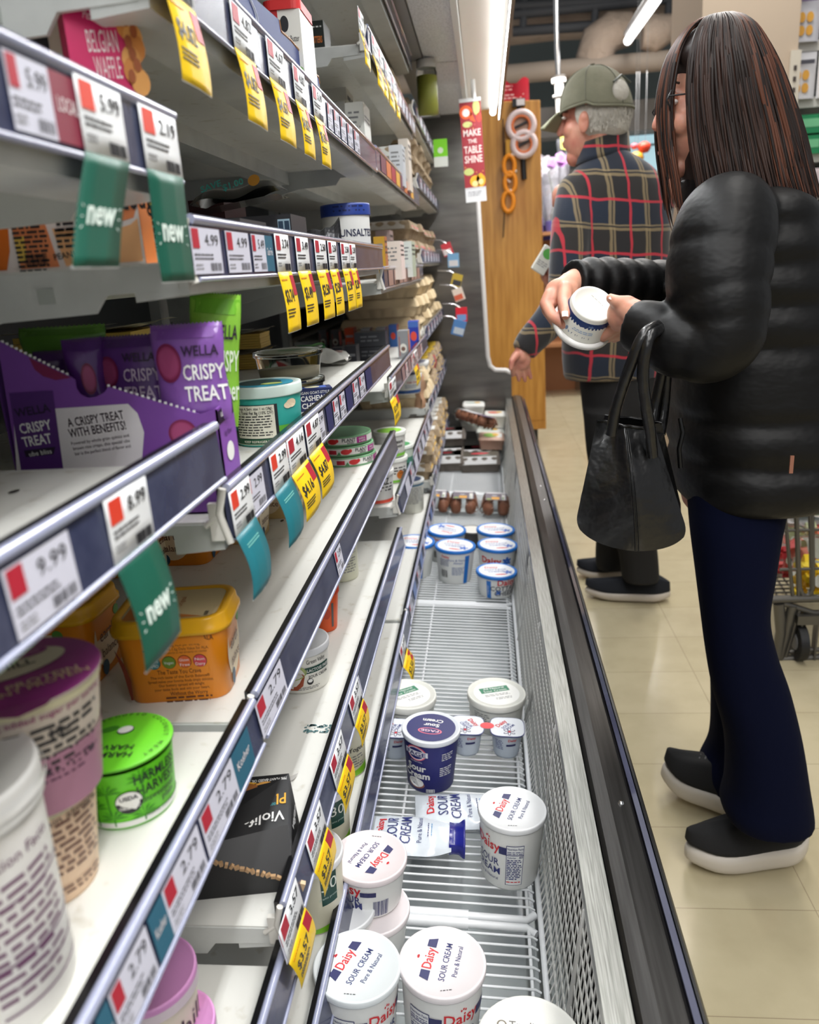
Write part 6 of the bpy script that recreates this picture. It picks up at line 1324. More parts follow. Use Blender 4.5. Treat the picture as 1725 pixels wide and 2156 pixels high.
b = MB(); b.box((0, 0, sh*.5+.006), (sw*1.02, .010, .014), clr(226, 228, 228)); b.tube([(sw*.2, 0, sh*.5+.01), (sw*.2, 0, max(.05, ZC+.03-ctr.z))], .009, clr(222, 222, 220), 8); b.build('hanger', t)
# ------------------------------------------------------------------ wooden end unit on castors
Yw = 5.55
w0, w1 = at(1006, 300, Y=Yw), at(1118, 215, Y=Yw); wt = at(1085, 207, Y=Yw).z; wb = at(1150, 885, Y=Yw); xr = wb.x
t = thing('wooden_end_unit', 'tall honey-coloured wooden end panel standing on black castors', 'display unit', ((w0.x+xr)/2-.02, Yw, 0), (0, math.radians(.2), 0))
def wood():
    m = mat('honey_wood', (.74, .52, .22), .42); nt = m.node_tree; bs = nt.nodes['Principled BSDF']
    tc = nt.nodes.new('ShaderNodeTexCoord'); mp = nt.nodes.new('ShaderNodeMapping'); mp.inputs['Scale'].default_value = (9, 9, .7); n = nt.nodes.new('ShaderNodeTexNoise'); n.inputs['Scale'].default_value = 4; n.inputs['Detail'].default_value = 8
    r = nt.nodes.new('ShaderNodeValToRGB'); r.color_ramp.elements[0].color = (*lin((.66, .44, .16)), 1); r.color_ramp.elements[0].position = .3; r.color_ramp.elements[1].color = (*lin((.82, .60, .28)), 1); r.color_ramp.elements[1].position = .7
    nt.links.new(tc.outputs['Object'], mp.inputs[0]); nt.links.new(mp.outputs[0], n.inputs['Vector']); nt.links.new(n.outputs['Fac'], r.inputs[0]); nt.links.new(r.outputs[0], bs.inputs['Base Color']); return m
WM = wood(); X0, X1 = w0.x-t.location.x, xr-t.location.x; X1t = w1.x+.05-t.location.x
b = MB(); b.add([(X0-.02, 0, wb.z), (X1, 0, wb.z), (X1t, 0, wt-.02), (X0-.06, 0, wt), (X0-.02, .45, wb.z), (X1, .45, wb.z), (X1t, .45, wt-.02), (X0-.06, .45, wt)], [(0, 1, 2, 3), (5, 4, 7, 6), (1, 5, 6, 2), (4, 0, 3, 7), (3, 2, 6, 7), (4, 5, 1, 0)], WM)
o = b.build('panel', t); bevel(o, .006)
b = MB(); b.box((X1-.10, .02, wb.z-.03), (.2, .04, .06), WM); b.build('foot_board', t)
for x in (X0+.05, X1-.07):
    for y in (.06, .38):
        b = MB(); b.tube([(x-.014, y, .035), (x+.014, y, .035)], .035, BLACK, 14); b.box((x, y, wb.z/2+.03), (.03, .03, wb.z-.04), clr(30, 30, 32)); b.build('castor', t)
wp = lambda px, py: at(px, py, Y=Yw-.02)
t2 = thing('merchandise_strip', 'clip strip of orange kitchen scoops hanging on the wooden panel', 'hanging strip', wp(1068, 240))
lp = lambda px, py, dy=0: wp(px, py)+Vector((0, dy, 0))-t2.location
b = MB(); b.tube([lp(1059, 250), lp(1062, 330), lp(1064, 420), lp(1060, 500)], .004, clr(60, 50, 40), 6); b.build('strip', t2)
OR = clr(240, 146, 24)
for px, py in ((1068, 350), (1070, 385), (1066, 425)):
    b = MB(); c = lp(px+4, py, -.03); b.tube([c+Vector((.035*math.cos(a), 0, .06*math.sin(a))) for a in [2*PI*k/16 for k in range(16)]], .014, OR, 8, True); b.build('scoop', t2); b = MB(); b.tube([lp(px+8, py-22, -.03), lp(px+18, py-24, -.03)], .010, clr(232, 226, 216), 6); b.build('hook', t2)
b = MB(); c = lp(1074, 315, -.02); b.box(c, (.05, .02, .11), clr(206, 150, 40)); b.tube([lp(1063, 335, -.02), lp(1058, 350, -.02), lp(1064, 375, -.02), lp(1074, 385, -.02)], .010, clr(226, 200, 180), 6); b.build('pouch_pack', t2)
t2 = thing('measuring_cup_pack', 'white and orange ring-shaped packs on a black strip, on wooden panel', 'hanging strip', wp(1092, 240))
lp = lambda px, py, dy=0: wp(px, py)+Vector((0, dy, 0))-t2.location
b = MB(); b.tube([lp(1093, 222), lp(1094, 240)], .014, BLACK, 6); b.box(lp(1092, 217, -.01), (.08, .03, .045), BLACK); b.box(lp(1096, 217, -.03), (.05, .01, .036), clr(222, 216, 216)); b.tube([lp(1101, 325), lp(1104, 378)], .018, BLACK, 6); b.build('strip', t2)
for px, py, r in ((1097, 266, .078), (1103, 305, .068)):
    b = MB(); c = lp(px, py, -.03); b.tube([c+Vector((r*math.cos(a), 0, r*math.sin(a))) for a in [2*PI*k/24 for k in range(24)]], .020, clr(226, 206, 206), 8, True); b.tube([c+Vector((r*.72*math.cos(a), -.004, r*.72*math.sin(a))) for a in [2*PI*k/24 for k in range(24)]], .010, clr(222, 120, 70), 8, True); b.build('ring_pack', t2)
    b = MB(); b.tube([c+Vector((0, .012, 0)), c+Vector((0, .016, 0))], r*.68, clr(196, 160, 140), 20); b.tube([c+Vector((-r*.5, 0, -.01)), c+Vector((r*.5, 0, .02))], .008, clr(50, 50, 54), 6); b.build('contents', t2)
p = at(1080, 190, Y=Yw+.12); t2 = thing('red_bag', 'red printed bag lying on top of the wooden panel', 'bag', (p.x, Yw+.12, wt-.012))
b = MB(); b.grid(lambda i, j: Vector(((i-.5)*.2, -.06+.02*math.sin(7*i)*j, .12*j+.02*math.sin(i*9)*j)), 10, 6, clr(190, 24, 48)); b.grid(lambda i, j: Vector(((.5-i)*.2, .06-.06*j, .12*j)), 8, 6, clr(190, 24, 48)); b.grid(lambda i, j: Vector(((i-.5)*.2, -.06+.12*j, .001)), 2, 2, clr(190, 24, 48)); f = planar((0, -.064, .05), (1, 0, 0), (0, 0, 1)); b.rows(f, -.08, .06, .04, .02, 2, clr(240, 170, 170)); b.rows(f, -.08, .07, -.01, .018, 2, clr(240, 200, 200)); b.build('bag_film', t2)
# ------------------------------------------------------------------ flower department
Yf = 8.0
SLV = mat('clear_sleeve', (.92, .92, .95), .15, trans=.75, ior=1.05, bump=(25, .8, .02))
def orchid(label, px, py0, py1, col, w=.16, Y=Yf):
    top = at(px, py0, Y=Y); bot = at(px, py1, Y=Y); t = thing('orchid_plant', label, 'flower', (top.x, Y, bot.z), group='wrapped orchids'); H = top.z-bot.z; q = random.Random(int(px))
    b = MB(); b.lathe([(w*.25, 0), (w*.34, H*.4), (w*.58, H*.95), (w*.55, H*1.0)], SLV, 18, flute=7, fl=.08); b.build('sleeve', t)
    b = MB(); b.tube([(0, 0, 0), (.02, 0, H*.4), (-.02, 0, H*.8), (.06, -.02, H*.97)], .009, clr(60, 74, 46), 6)
    for k in range(4): b.grid(lambda i, j, k=k: Vector((.14*i*math.cos(k*1.6), .05*math.sin(k*1.6)*i+.03*(j-.5), H*.12+.1*i-.12*i*i)), 5, 2, clr(46, 78, 46))
    b.build('stem', t)
    for k in range(5):
        cx, cz = .06*math.cos(k*2.1)+.03, H*(.86+.14*q.random()); b = MB()
        for n_ in range(5): b.disc(planar((cx, -.05-.01*k, cz), (1, 0, 0), (0, .3, 1)), .022*math.cos(n_*1.257), .022*math.sin(n_*1.257), .024, .020, clr(*col), 10)
        b.build('blossom', t)
    b = MB(); b.lathe([(w*.3, -.12), (w*.38, .02)], clr(90, 84, 150), 16, cap0=True); b.build('pot', t); return t
orchid('orchid with violet blossoms in a clear sleeve, left of the man', 1160, 335, 470, (176, 104, 190)); orchid('orchid with pale violet blossoms close to the man shoulder', 1178, 330, 465, (186, 130, 196), .15, 8.15)
orchid('orchid with yellow blossoms rising beside the man face', 1188, 292, 430, (206, 200, 70), .12, 8.3); orchid('orchid with white blossoms next to the wooden panel', 1136, 350, 480, (226, 222, 226), .16, 8.1); orchid('orchid with faded blossoms behind the violet ones', 1150, 390, 500, (200, 180, 170), .17, 8.35)
orchid('orchid in clear wrap, highest beside the wooden panel', 1132, 330, 460, (216, 206, 216), .13, 8.5)
p0_, p1_ = at(1126, 505, Y=7.7), at(1180, 505, Y=7.7); t = thing('flower_stand', 'brown wooden stand with packets below the wrapped orchids', 'display stand', (p0_.x+.2, 7.9, 0))
b = MB(); WB = clr(168, 116, 78); b.box((.0, .1, p0_.z+.05), (.62, .5, .03), WB); b.box((-.29, .1, p0_.z/2), (.03, .5, p0_.z), WB); b.box((.29, .1, p0_.z/2), (.03, .5, p0_.z), WB); b.box((0, .1, .5), (.6, .5, .03), WB); b.box((0, .33, p0_.z/2), (.6, .03, p0_.z), WB); b.build('frame', t)
for k, (px, py, c_) in enumerate(((1134, 490, (60, 60, 70)), (1133, 525, (196, 90, 90)), (1136, 470, (90, 84, 150)), (1140, 555, (206, 206, 200)))):
    p = at(px, py, Y=7.55); tag_ = thing('flower_food_box', ('dark box on the brown stand', 'red-pink packet on the brown stand', 'blue-violet pot at the edge of the brown stand', 'white packet low on the brown stand')[k], 'box', p)
    tag_.location = (p0_.x+.05, 7.82, .576) if k == 3 else (p.x, 7.78, p0_.z+.126)
    b = MB(); b.box((0, 0, 0), (.09, .05, .12), clr(*c_)); b.box((0, -.026, .02), (.06, .002, .03), clr(222, 222, 222)); b.build('carton', tag_)
b = MB(); b.box((.9, 8.62, .95), (2.4, .04, 1.9), mat('silver_lattice', (.72, .71, .74), .35, .2, noise=(26, (.46, .45, .48), .42, .56), bump=(40, .8, .02))); tag(b.build('wrap_backdrop'), 'silvery crinkled backdrop behind the wrapped orchids', 'backdrop')
p = at(1328, 318, Y=7.8); t = thing('wooden_crate', 'brown wooden crate beyond the man shoulder', 'crate', (p.x-.24, 8.36, .9)); b = MB(); b.box((0, 0, p.z-.9-.02), (.28, .3, .26), clr(132, 98, 66)); b.box((0, 0, (p.z-1.06)/2), (.36, .36, max(.1, p.z-1.06)), clr(120, 90, 62)); b.box((0, 0, -.45), (.4, .4, .9), clr(110, 84, 60)); b.build('crate_body', t)
for px, py, r, c_, lb in ((1357, 310, .055, (206, 62, 36), 'round orange-red ornament hanging in the blue window'), (1341, 332, .06, (222, 160, 50), 'small orange gourd beside the brown crate'), (1336, 308, .03, (206, 90, 100), 'tiny pink ornament by the brown crate')):
    p = at(px, py, Y=7.6); t = thing('ornament', lb, 'ornament', p); b = MB(); b.lathe([(0, -r*.85), (r*.6, -r*.75), (r, -.1*r), (r*.85, r*.5), (r*.3, r*.8), (0, r*.7)], clr(*c_), 24, flute=8, fl=.05); b.build('gourd', t); b = MB(); b.tube([(0, 0, r*.6), (.008, 0, r*1.1), (.008, 0, 4.63-p.z)], .0016, clr(110, 110, 110), 6); b.build('thread', t)
# ------------------------------------------------------------------ snack shelves far right
xg = pR.x
t = thing('snack_shelving', 'white pegboard and shelf unit at the right edge', 'shelving', (xg, 4.86, 0))
b = MB(); b.box((.62, .42, 1.2), (1.2, .03, 2.4), clr(70, 82, 76)); b.build('back_board', t)
gz = lambda py, px=1700: at(px, py, Y=4.7).z
for py in (92, 212, 330, 410):
    b = MB(); b.box((.62, .13, gz(py)), (1.2, .46, .02), clr(206, 204, 198)); b.box((.62, -.10, gz(py)), (1.2, .01, .05), clr(214, 212, 206)); b.build('shelf_board', t)
p = at(1672, 185, Y=4.58); b = MB(); b.box((p.x-xg, -.272, p.z), (.05, .012, .34), clr(214, 206, 190)); 
for k in range(6): b.box((p.x-xg, -.280, p.z+.09-.05*k), (.014, .004, .022), clr(70, 60, 56))
b.build('peg_strip', t)
for r_, (py, c1) in enumerate(((92, (206, 206, 214)), (212, (226, 226, 230)))):
    for k in range(5):
        tt = thing('snack_pouch', ('orange-dotted white snack pouch on the upper right shelf', 'white snack pouch with orange rings on the second right shelf')[r_], 'pouch', (xg+.075+.15*k, 4.74, gz(py)+.012), (0, 0, 0), ('upper snack pouches', 'second-shelf snack pouches')[r_])
        b = MB(); fn = lambda i, j, s_: Vector(((i-.5)*.14, s_*.03*(4*i*(1-i))**.6*(1-j)**.5, .22*j)); b.grid(lambda i, j: fn(i, j, -1), 8, 6, clr(*c1)); b.grid(lambda i, j: fn(1-i, j, 1), 8, 6, clr(*c1)); f = planar((0, -.034, .08), (1, 0, 0), (0, 0, 1))
        for q in range(4): b.disc(f, -.03+.04*(q % 2), -.03+.06*(q//2), .018, .024, clr(226, 168, 70), 12)
        b.rect(f, -.05, .1, .05, .12, clr(110, 90, 130)) if r_ == 0 else b.rect(f, -.05, .08, .05, .1, clr(80, 80, 90)); b.build('pouch_film', tt)
for k in range(2):
    tt = thing('green_pack', ('upper shiny green pack on the third right shelf', 'lower shiny green pack on the third right shelf')[k], 'pack', (xg+.13, 4.78, gz(330)+.014+.1*(1-k)), group='shiny green packs'); b = MB(); b.box((0, 0, .045), (.2, .14, .09), clr(40, 140, 90, rough=.2)); b.box((0, -.071, .05), (.1, .002, .04), clr(120, 200, 150)); bevel(b.build('pack_body', tt), .02, 3)
tt = thing('paper_roll_pack', 'white pack with red spot on the lowest visible right shelf', 'pack', (xg+.24, 4.78, gz(410)+.012)); b = MB(); b.box((0, 0, .06), (.36, .12, .12), clr(216, 200, 206)); b.disc(planar((.05, -.061, .05), (1, 0, 0), (0, 0, 1)), 0, 0, .03, .03, clr(206, 60, 80)); bevel(b.build('pack_body', tt), .02, 3)
# ------------------------------------------------------------------ people
def cap_(b, p0, p1, r0, r1, m, seg=14):
    """tapered limb segment with round ends"""
    p0, p1 = Vector(p0), Vector(p1); d = (p1-p0); L = max(d.length, 1e-5); d = d/L
    q = d.to_track_quat('Z', 'Y'); prof = []
    for k in range(1, 5): a = PI/2*k/4; prof.append((r0*math.sin(a), -r0*math.cos(a)))
    for k in range(0, 4): a = PI/2*k/4; prof.append((r1*math.cos(a), L+r1*math.sin(a)))
    vs = [p0+q @ Vector((r*math.cos(2*PI*j/seg), r*math.sin(2*PI*j/seg), z)) for r, z in prof for j in range(seg)]
    n = len(prof); fs = [(i*seg+j, i*seg+(j+1) % seg, (i+1)*seg+(j+1) % seg, (i+1)*seg+j) for i in range(n-1) for j in range(seg)]
    b.add(vs, fs+[tuple(range(seg))[::-1], tuple(range((n-1)*seg, n*seg))], m, True)
def chain(b, pts, rs, m, seg=14):
    for i in range(len(pts)-1): cap_(b, pts[i], pts[i+1], rs[i], rs[i+1], m, seg)
def ell(b, c, r, m, rot=None, n=18):
    c = Vector(c); vs, fs = [], []
    for i in range(1, n):
        a = PI*i/n
        for j in range(2*n):
            t_ = PI*j/n; v = Vector((r[0]*math.sin(a)*math.cos(t_), r[1]*math.sin(a)*math.sin(t_), r[2]*math.cos(a)))
            vs.append(c+(rot @ v if rot is not None else v))
    k = 2*n
    for i in range(n-2):
        for j in range(k): fs.append((i*k+j, (i+1)*k+j, (i+1)*k+(j+1) % k, i*k+(j+1) % k))
    b.add(vs, fs+[tuple(range(k)), tuple(range((n-2)*k, (n-1)*k))[::-1]], m, True)
def interp(rows, n):
    out = []
    for i in range(len(rows)-1):
        p0, p1, p2, p3 = rows[max(i-1, 0)], rows[i], rows[i+1], rows[min(i+2, len(rows)-1)]
        for k in range(n):
            t_ = k/n; out.append(tuple(.5*((2*b_)+(-a_+c_)*t_+(2*a_-5*b_+4*c_-d_)*t_**2+(-a_+3*b_-3*c_+d_)*t_**3) for a_, b_, c_, d_ in zip(p0, p1, p2, p3)))
    return out+[tuple(rows[-1])]
def stack(b, rows, m, n=4, seg=36, quilt=None, p=2.3):
    """rows of (cx, cy, z, rx, ry): a closed loft of rounded rings, bottom or top first"""
    R = interp(rows, n); vs = []
    for i, (cx, cy, z, rx, ry) in enumerate(R):
        q = quilt(z) if quilt else 1
        for j in range(seg):
            a = 2*PI*j/seg; ca, sa = math.cos(a), math.sin(a)
            vs.append((cx+rx*q*math.copysign(abs(ca)**(2/p), ca), cy+ry*q*math.copysign(abs(sa)**(2/p), sa), z))
    k = len(R); fs = [(i*seg+j, i*seg+(j+1) % seg, (i+1)*seg+(j+1) % seg, (i+1)*seg+j) for i in range(k-1) for j in range(seg)]
    b.add(vs, fs+[tuple(range(seg))[::-1], tuple(range((k-1)*seg, k*seg))], m, True)
def weld(o, vox, sm=6, f=.5):
    r = o.modifiers.new('remesh', 'REMESH'); r.mode = 'VOXEL'; r.voxel_size = vox; r.use_smooth_shade = True
    if sm: s_ = o.modifiers.new('smooth', 'SMOOTH'); s_.iterations = sm; s_.factor = f
    return o
def pxrows(rows, Y, ry, Yd=None):
    """silhouette rows (py, x left, x right[, half depth, Y]) -> stack rows"""
    out = []
    for r in rows:
        py, xl, xr = r[:3]; hy = r[3] if len(r) > 3 else ry; yy = r[4] if len(r) > 4 else Y
        a, c = at(xl, py, Y=yy), at(xr, py, Y=yy); out.append(((a.x+c.x)/2, yy, (a.z+c.z)/2, abs(c.x-a.x)/2, hy))
    return out
NAIL = mat('nail', (0.93, 0.80, 0.78), .25)
def nail(b, p, d, up, w=.0055, l=.008):
    d = Vector(d).normalized(); s_ = d.cross(Vector(up)).normalized(); n_ = s_.cross(d)
    vs = [Vector(p)+d*(l*(v-.5))+s_*(w*(u-.5))+n_*(.0012-.0012*(2*abs(u-.5))**2) for v in (0, .33, .66, 1) for u in (0, .25, .5, .75, 1)]
    b.add(vs, [(j*5+i, j*5+i+1, (j+1)*5+i+1, (j+1)*5+i) for j in range(3) for i in range(4)], NAIL, True)
# ---- the woman
Yw_ = 1.55
P_ = lambda px, py, Y: at(px, py, Y=Y)
def WB_body():
    b = MB(); m = M_SKIN
    hc = P_(1512, 206, Yw_)
    hr = Matrix.Rotation(math.radians(-20), 3, 'Y')
    ell(b, hc+Vector((.01, 0, .015)), (.082, .074, .092), m, hr); ell(b, hc+Vector((-.030, 0, -.045)), (.058, .056, .078), m, hr)      # skull, face and jaw
    cap_(b, hc+Vector((-.088, 0, .004)), hc+Vector((-.100, 0, -.036)), .007, .0105, m)       # nose
    for s_ in (-1, 1):
        ell(b, hc+Vector((-.064, s_*.032, -.04)), (.022, .022, .022), m); ell(b, hc+Vector((.012, s_*.075, -.02)), (.018, .007, .030), m)
        ell(b, hc+Vector((-.082, s_*.030, .004)), (.008, .014, .008), m)
    ell(b, hc+Vector((-.084, 0, -.075)), (.010, .022, .006), m); ell(b, hc+Vector((-.083, 0, -.084)), (.010, .019, .006), m); ell(b, hc+Vector((-.062, 0, -.108)), (.02, .022, .016), m)
    nk = P_(1545, 400, Yw_); cap_(b, hc+Vector((.03, 0, -.06)), nk, .052, .058, m)
    T0, T1, T2 = P_(1560, 480, Yw_), P_(1565, 750, Yw_), P_(1560, 1000, Yw_)
    cap_(b, T0, T1, .11, .10, m, 20); cap_(b, T1, T2, .10, .12, m, 20)
    for s_ in (-1, 1): cap_(b, T0+Vector((0, 0, -.02)), T0+Vector((0, s_*.10, -.01)), .07, .050, m)
    # near arm and hand
    S, E, Wr = P_(1545, 470, 1.42), P_(1535, 710, 1.325), P_(1352, 668, 1.385)
    chain(b, [S, E, Wr], [.045, .036, .024], m)
    K = P_(1308, 652, 1.42)
    cap_(b, Wr, P_(1318, 648, 1.425), .024, .021, m); ell(b, P_(1310, 662, 1.44), (.026, .024, .030), m); cap_(b, P_(1322, 672, 1.42), P_(1303, 678, 1.445), .019, .016, m)
    chain(b, [P_(1322, 640, 1.415), P_(1301, 636, 1.42), P_(1286, 628, 1.432)], [.015, .0115, .0085], m)                       # thumb on the tub's base
    chain(b, [P_(1308, 672, 1.445), P_(1294, 692, 1.462), P_(1272, 708, 1.482), P_(1266, 714, 1.50)], [.0115, .0102, .0095, .0085], m)   # index to little finger
    chain(b, [P_(1312, 680, 1.455), P_(1299, 700, 1.48), P_(1280, 712, 1.51), P_(1272, 706, 1.53)], [.0115, .0100, .0095, .0082], m)
    chain(b, [P_(1320, 684, 1.46), P_(1310, 704, 1.49), P_(1294, 712, 1.52), P_(1286, 702, 1.54)], [.011, .0096, .009, .008], m)
    chain(b, [P_(1328, 684, 1.46), P_(1322, 702, 1.49), P_(1310, 706, 1.515), P_(1302, 698, 1.53)], [.010, .0085, .008, .007], m)
    # far arm and hand
    S, E, Wr = P_(1500, 470, 1.70), P_(1440, 610, 1.72), P_(1212, 592, 1.58)
    chain(b, [S, E, Wr], [.045, .036, .024], m)
    cap_(b, Wr, P_(1188, 608, 1.555), .024, .023, m); cap_(b, P_(1200, 598, 1.565), P_(1162, 626, 1.55), .023, .017, m); cap_(b, P_(1196, 612, 1.55), P_(1170, 632, 1.535), .021, .014, m)
    ell(b, P_(1180, 615, 1.553), (.030, .016, .026), m)
    chain(b, [P_(1190, 608, 1.535), P_(1187, 634, 1.505), P_(1191, 652, 1.478), P_(1191, 664, 1.462)], [.0145, .0120, .0110, .0088], m)       # thumb along the tub
    chain(b, [P_(1158, 622, 1.54), P_(1149, 640, 1.53), P_(1162, 664, 1.50), P_(1188, 684, 1.482)], [.0130, .0118, .0108, .009], m)
    chain(b, [P_(1158, 630, 1.55), P_(1152, 652, 1.545), P_(1168, 676, 1.515), P_(1198, 690, 1.49)], [.0125, .0112, .0102, .0088], m)
    chain(b, [P_(1164, 638, 1.56), P_(1160, 662, 1.555), P_(1178, 684, 1.53), P_(1206, 694, 1.505)], [.012, .0105, .0098, .0085], m)
    chain(b, [P_(1170, 642, 1.57), P_(1170, 668, 1.565), P_(1190, 686, 1.54), P_(1214, 692, 1.52)], [.0105, .0092, .0085, .0075], m)
    # legs
    for hip, kn, an, to in ((P_(1560, 1010, 1.47), P_(1560, 1390, 1.46), P_(1630, 1738, 1.475), at(1540, 1790, Z=.03)), (P_(1550, 1010, 1.65), P_(1550, 1390, 1.68), P_(1535, 1655, 1.70), at(1470, 1670, Z=.035))):
        chain(b, [hip, kn, an], [.066, .048, .032], m); cap_(b, an, to, .026, .010, m)
    return b
b = WB_body(); woman = weld(b.build('person'), .0032, 4, .5)
tag(woman, 'person with long dark brown hair in black puffer jacket reading a white tub', 'person')
b = MB(); nail(b, P_(1190, 661, 1.448), P_(1191, 668, 1.45)-P_(1190, 654, 1.462), (0, -1, 0), .011, .013); nail(b, P_(1289, 628, 1.4215), P_(1284, 626, 1.43)-P_(1294, 631, 1.425), (0, -.6, 1), .008, .009); b.build('nail', woman)
hc = P_(1512, 206, Yw_)
# eyes, brows, lips and the glasses
for s_ in (-1, 1):
    b = MB(); ell(b, hc+Vector((-.081, s_*.030, -.006)), (.008, .011, .005), clr(236, 232, 228), None, 8); ell(b, hc+Vector((-.087, s_*.030, -.007)), (.003, .004, .004), INK, None, 8); b.build('eye', woman)
    b = MB(); b.tube([hc+Vector((-.088, s_*.018, .022)), hc+Vector((-.086, s_*.032, .026)), hc+Vector((-.076, s_*.046, .02))], .002, clr(46, 32, 28), 6); b.build('eyebrow', woman)
b = MB(); ell(b, hc+Vector((-.093, 0, -.079)), (.004, .018, .006), clr(176, 96, 92), None, 8); b.build('lips', woman)
b = MB()
for s_ in (-1, 1): b.tube([hc+Vector((-.098+.012*abs(math.sin(a)), s_*.034+.024*math.cos(a), -.006+.020*math.sin(a))) for a in [2*PI*k/16 for k in range(16)]], .0015, BLACK, 5, True); b.tube([hc+Vector((-.094, s_*.058, 0)), hc+Vector((.0, s_*.078, 0))], .0014, BLACK, 5)
b.tube([hc+Vector((-.1, -.01, 0)), hc+Vector((-.1, .01, 0))], .0014, BLACK, 5); b.build('glasses', woman)
# jacket
M_JKT = mat('black_nylon', (0.026, 0.026, 0.030), .52, spec=.30, bump=(6.5, .55, .02, (1, 1, 1.6)))
def zq(rows_z, amp=.05, w=.018):
    def q(z):
        d = min(abs(z-r) for r in rows_z); return 1-amp*math.exp(-(d/w)**2)
    return q
rows = pxrows([(392, 1495, 1612, .075), (410, 1470, 1650, .12), (440, 1450, 1690, .165), (500, 1428, 1715, .180), (600, 1420, 1730, .185), (700, 1416, 1736, .185), (800, 1414, 1742, .19), (900, 1412, 1752, .195), (985, 1416, 1750, .20), (1022, 1424, 1735, .19), (1038, 1440, 1700, .17)], 1.55, .18)
zl = [at(1560, y, Y=1.5).z for y in (480, 560, 640, 722, 868, 955)]
b = MB(); stack(b, rows, M_JKT, 8, 48, zq(zl, .055, .016), 2.6)
cl = P_(1548, 400, Yw_); b.lathe([(.075, -.03), (.082, 0), (.084, .03), (.070, .045), (.06, .02), (.06, -.03)], M_JKT, 28, tuple(cl+Vector((-.01, 0, -.01))))
def sleeve(pts, rs, quilts, m=M_JKT, seg=24, amp=.10):
    pts = [Vector(p) for p in pts]; N = 40; vs = []
    L = [0]
    for i in range(1, len(pts)): L.append(L[-1]+(pts[i]-pts[i-1]).length)
    R = interp([(*p, r, l) for p, r, l in zip(pts, rs, L)], 12)
    c = [Vector(r[:3]) for r in R]; out = []
    for i, r in enumerate(R):
        s_ = r[4]/L[-1]; d = min([abs(s_-k) for k in quilts]+[9]); out.append(r[3]*(1-amp*math.exp(-(d/.018)**2)))
    b.tube(c, out, m, seg); ell(b, c[0], (out[0]*.99,)*3, m)
S, E, Wr = P_(1560, 455, 1.40), P_(1545, 715, 1.315), P_(1335, 678, 1.375)
sleeve([S+Vector((0, .03, .01)), P_(1528, 480, 1.365), P_(1512, 590, 1.335), P_(1525, 690, 1.31), P_(1490, 728, 1.315), P_(1420, 718, 1.335), P_(1365, 694, 1.36), P_(1330, 683, 1.378)], [.06, .078, .080, .066, .060, .056, .048, .040], [.30, .47, .58, .74, .86], amp=.05)
sleeve([P_(1500, 470, 1.68), P_(1470, 560, 1.74), P_(1420, 602, 1.73), P_(1330, 600, 1.66), P_(1250, 596, 1.61), P_(1203, 592, 1.58)], [.07, .065, .056, .052, .050, .040], [.42, .55, .66, .76, .86, .95], amp=.16)
o = weld(b.build('jacket', woman), .0055, 3, .5); 
b = MB(); b.box(P_(1667, 978, 1.325), (.006, .003, .03), clr(150, 100, 80)); b.build('jacket_tab', o)
b = MB(); zp = [P_(1432, 880, 1.365), P_(1438, 910, 1.36), P_(1430, 945, 1.36), P_(1433, 985, 1.36)]; b.tube(zp, .004, mat('black_zip', (.02, .02, .02), .3), 6); b.build('pocket_zip', o)
# trousers
M_TRS = mat('navy_trousers', (0.020, 0.040, 0.135), .9, spec=.12, bump=(22, .25, .01, (1, 1, .4)))
b = MB()
stack(b, pxrows([(1000, 1450, 1650, .085, 1.47), (1060, 1452, 1652, .09, 1.47), (1120, 1457, 1640, .088, 1.465), (1200, 1467, 1628, .082, 1.46), (1290, 1478, 1616, .074, 1.455), (1370, 1488, 1632, .070, 1.45), (1450, 1502, 1660, .072, 1.45), (1550, 1528, 1684, .078, 1.45), (1640, 1530, 1698, .086, 1.45), (1690, 1520, 1706, .092, 1.45), (1716, 1530, 1708, .090, 1.45)], 1.46, .08), M_TRS, 5, 36)
stack(b, pxrows([(1000, 1450, 1640, .085, 1.64), (1100, 1462, 1620, .085, 1.65), (1250, 1484, 1600, .075, 1.67), (1380, 1496, 1600, .068, 1.68), (1480, 1500, 1606, .07, 1.69), (1560, 1496, 1612, .08, 1.70), (1620, 1472, 1608, .088, 1.70), (1668, 1490, 1590, .085, 1.70)], 1.68, .08), M_TRS, 5, 36)
weld(b.build('trousers', woman), .005, 4)
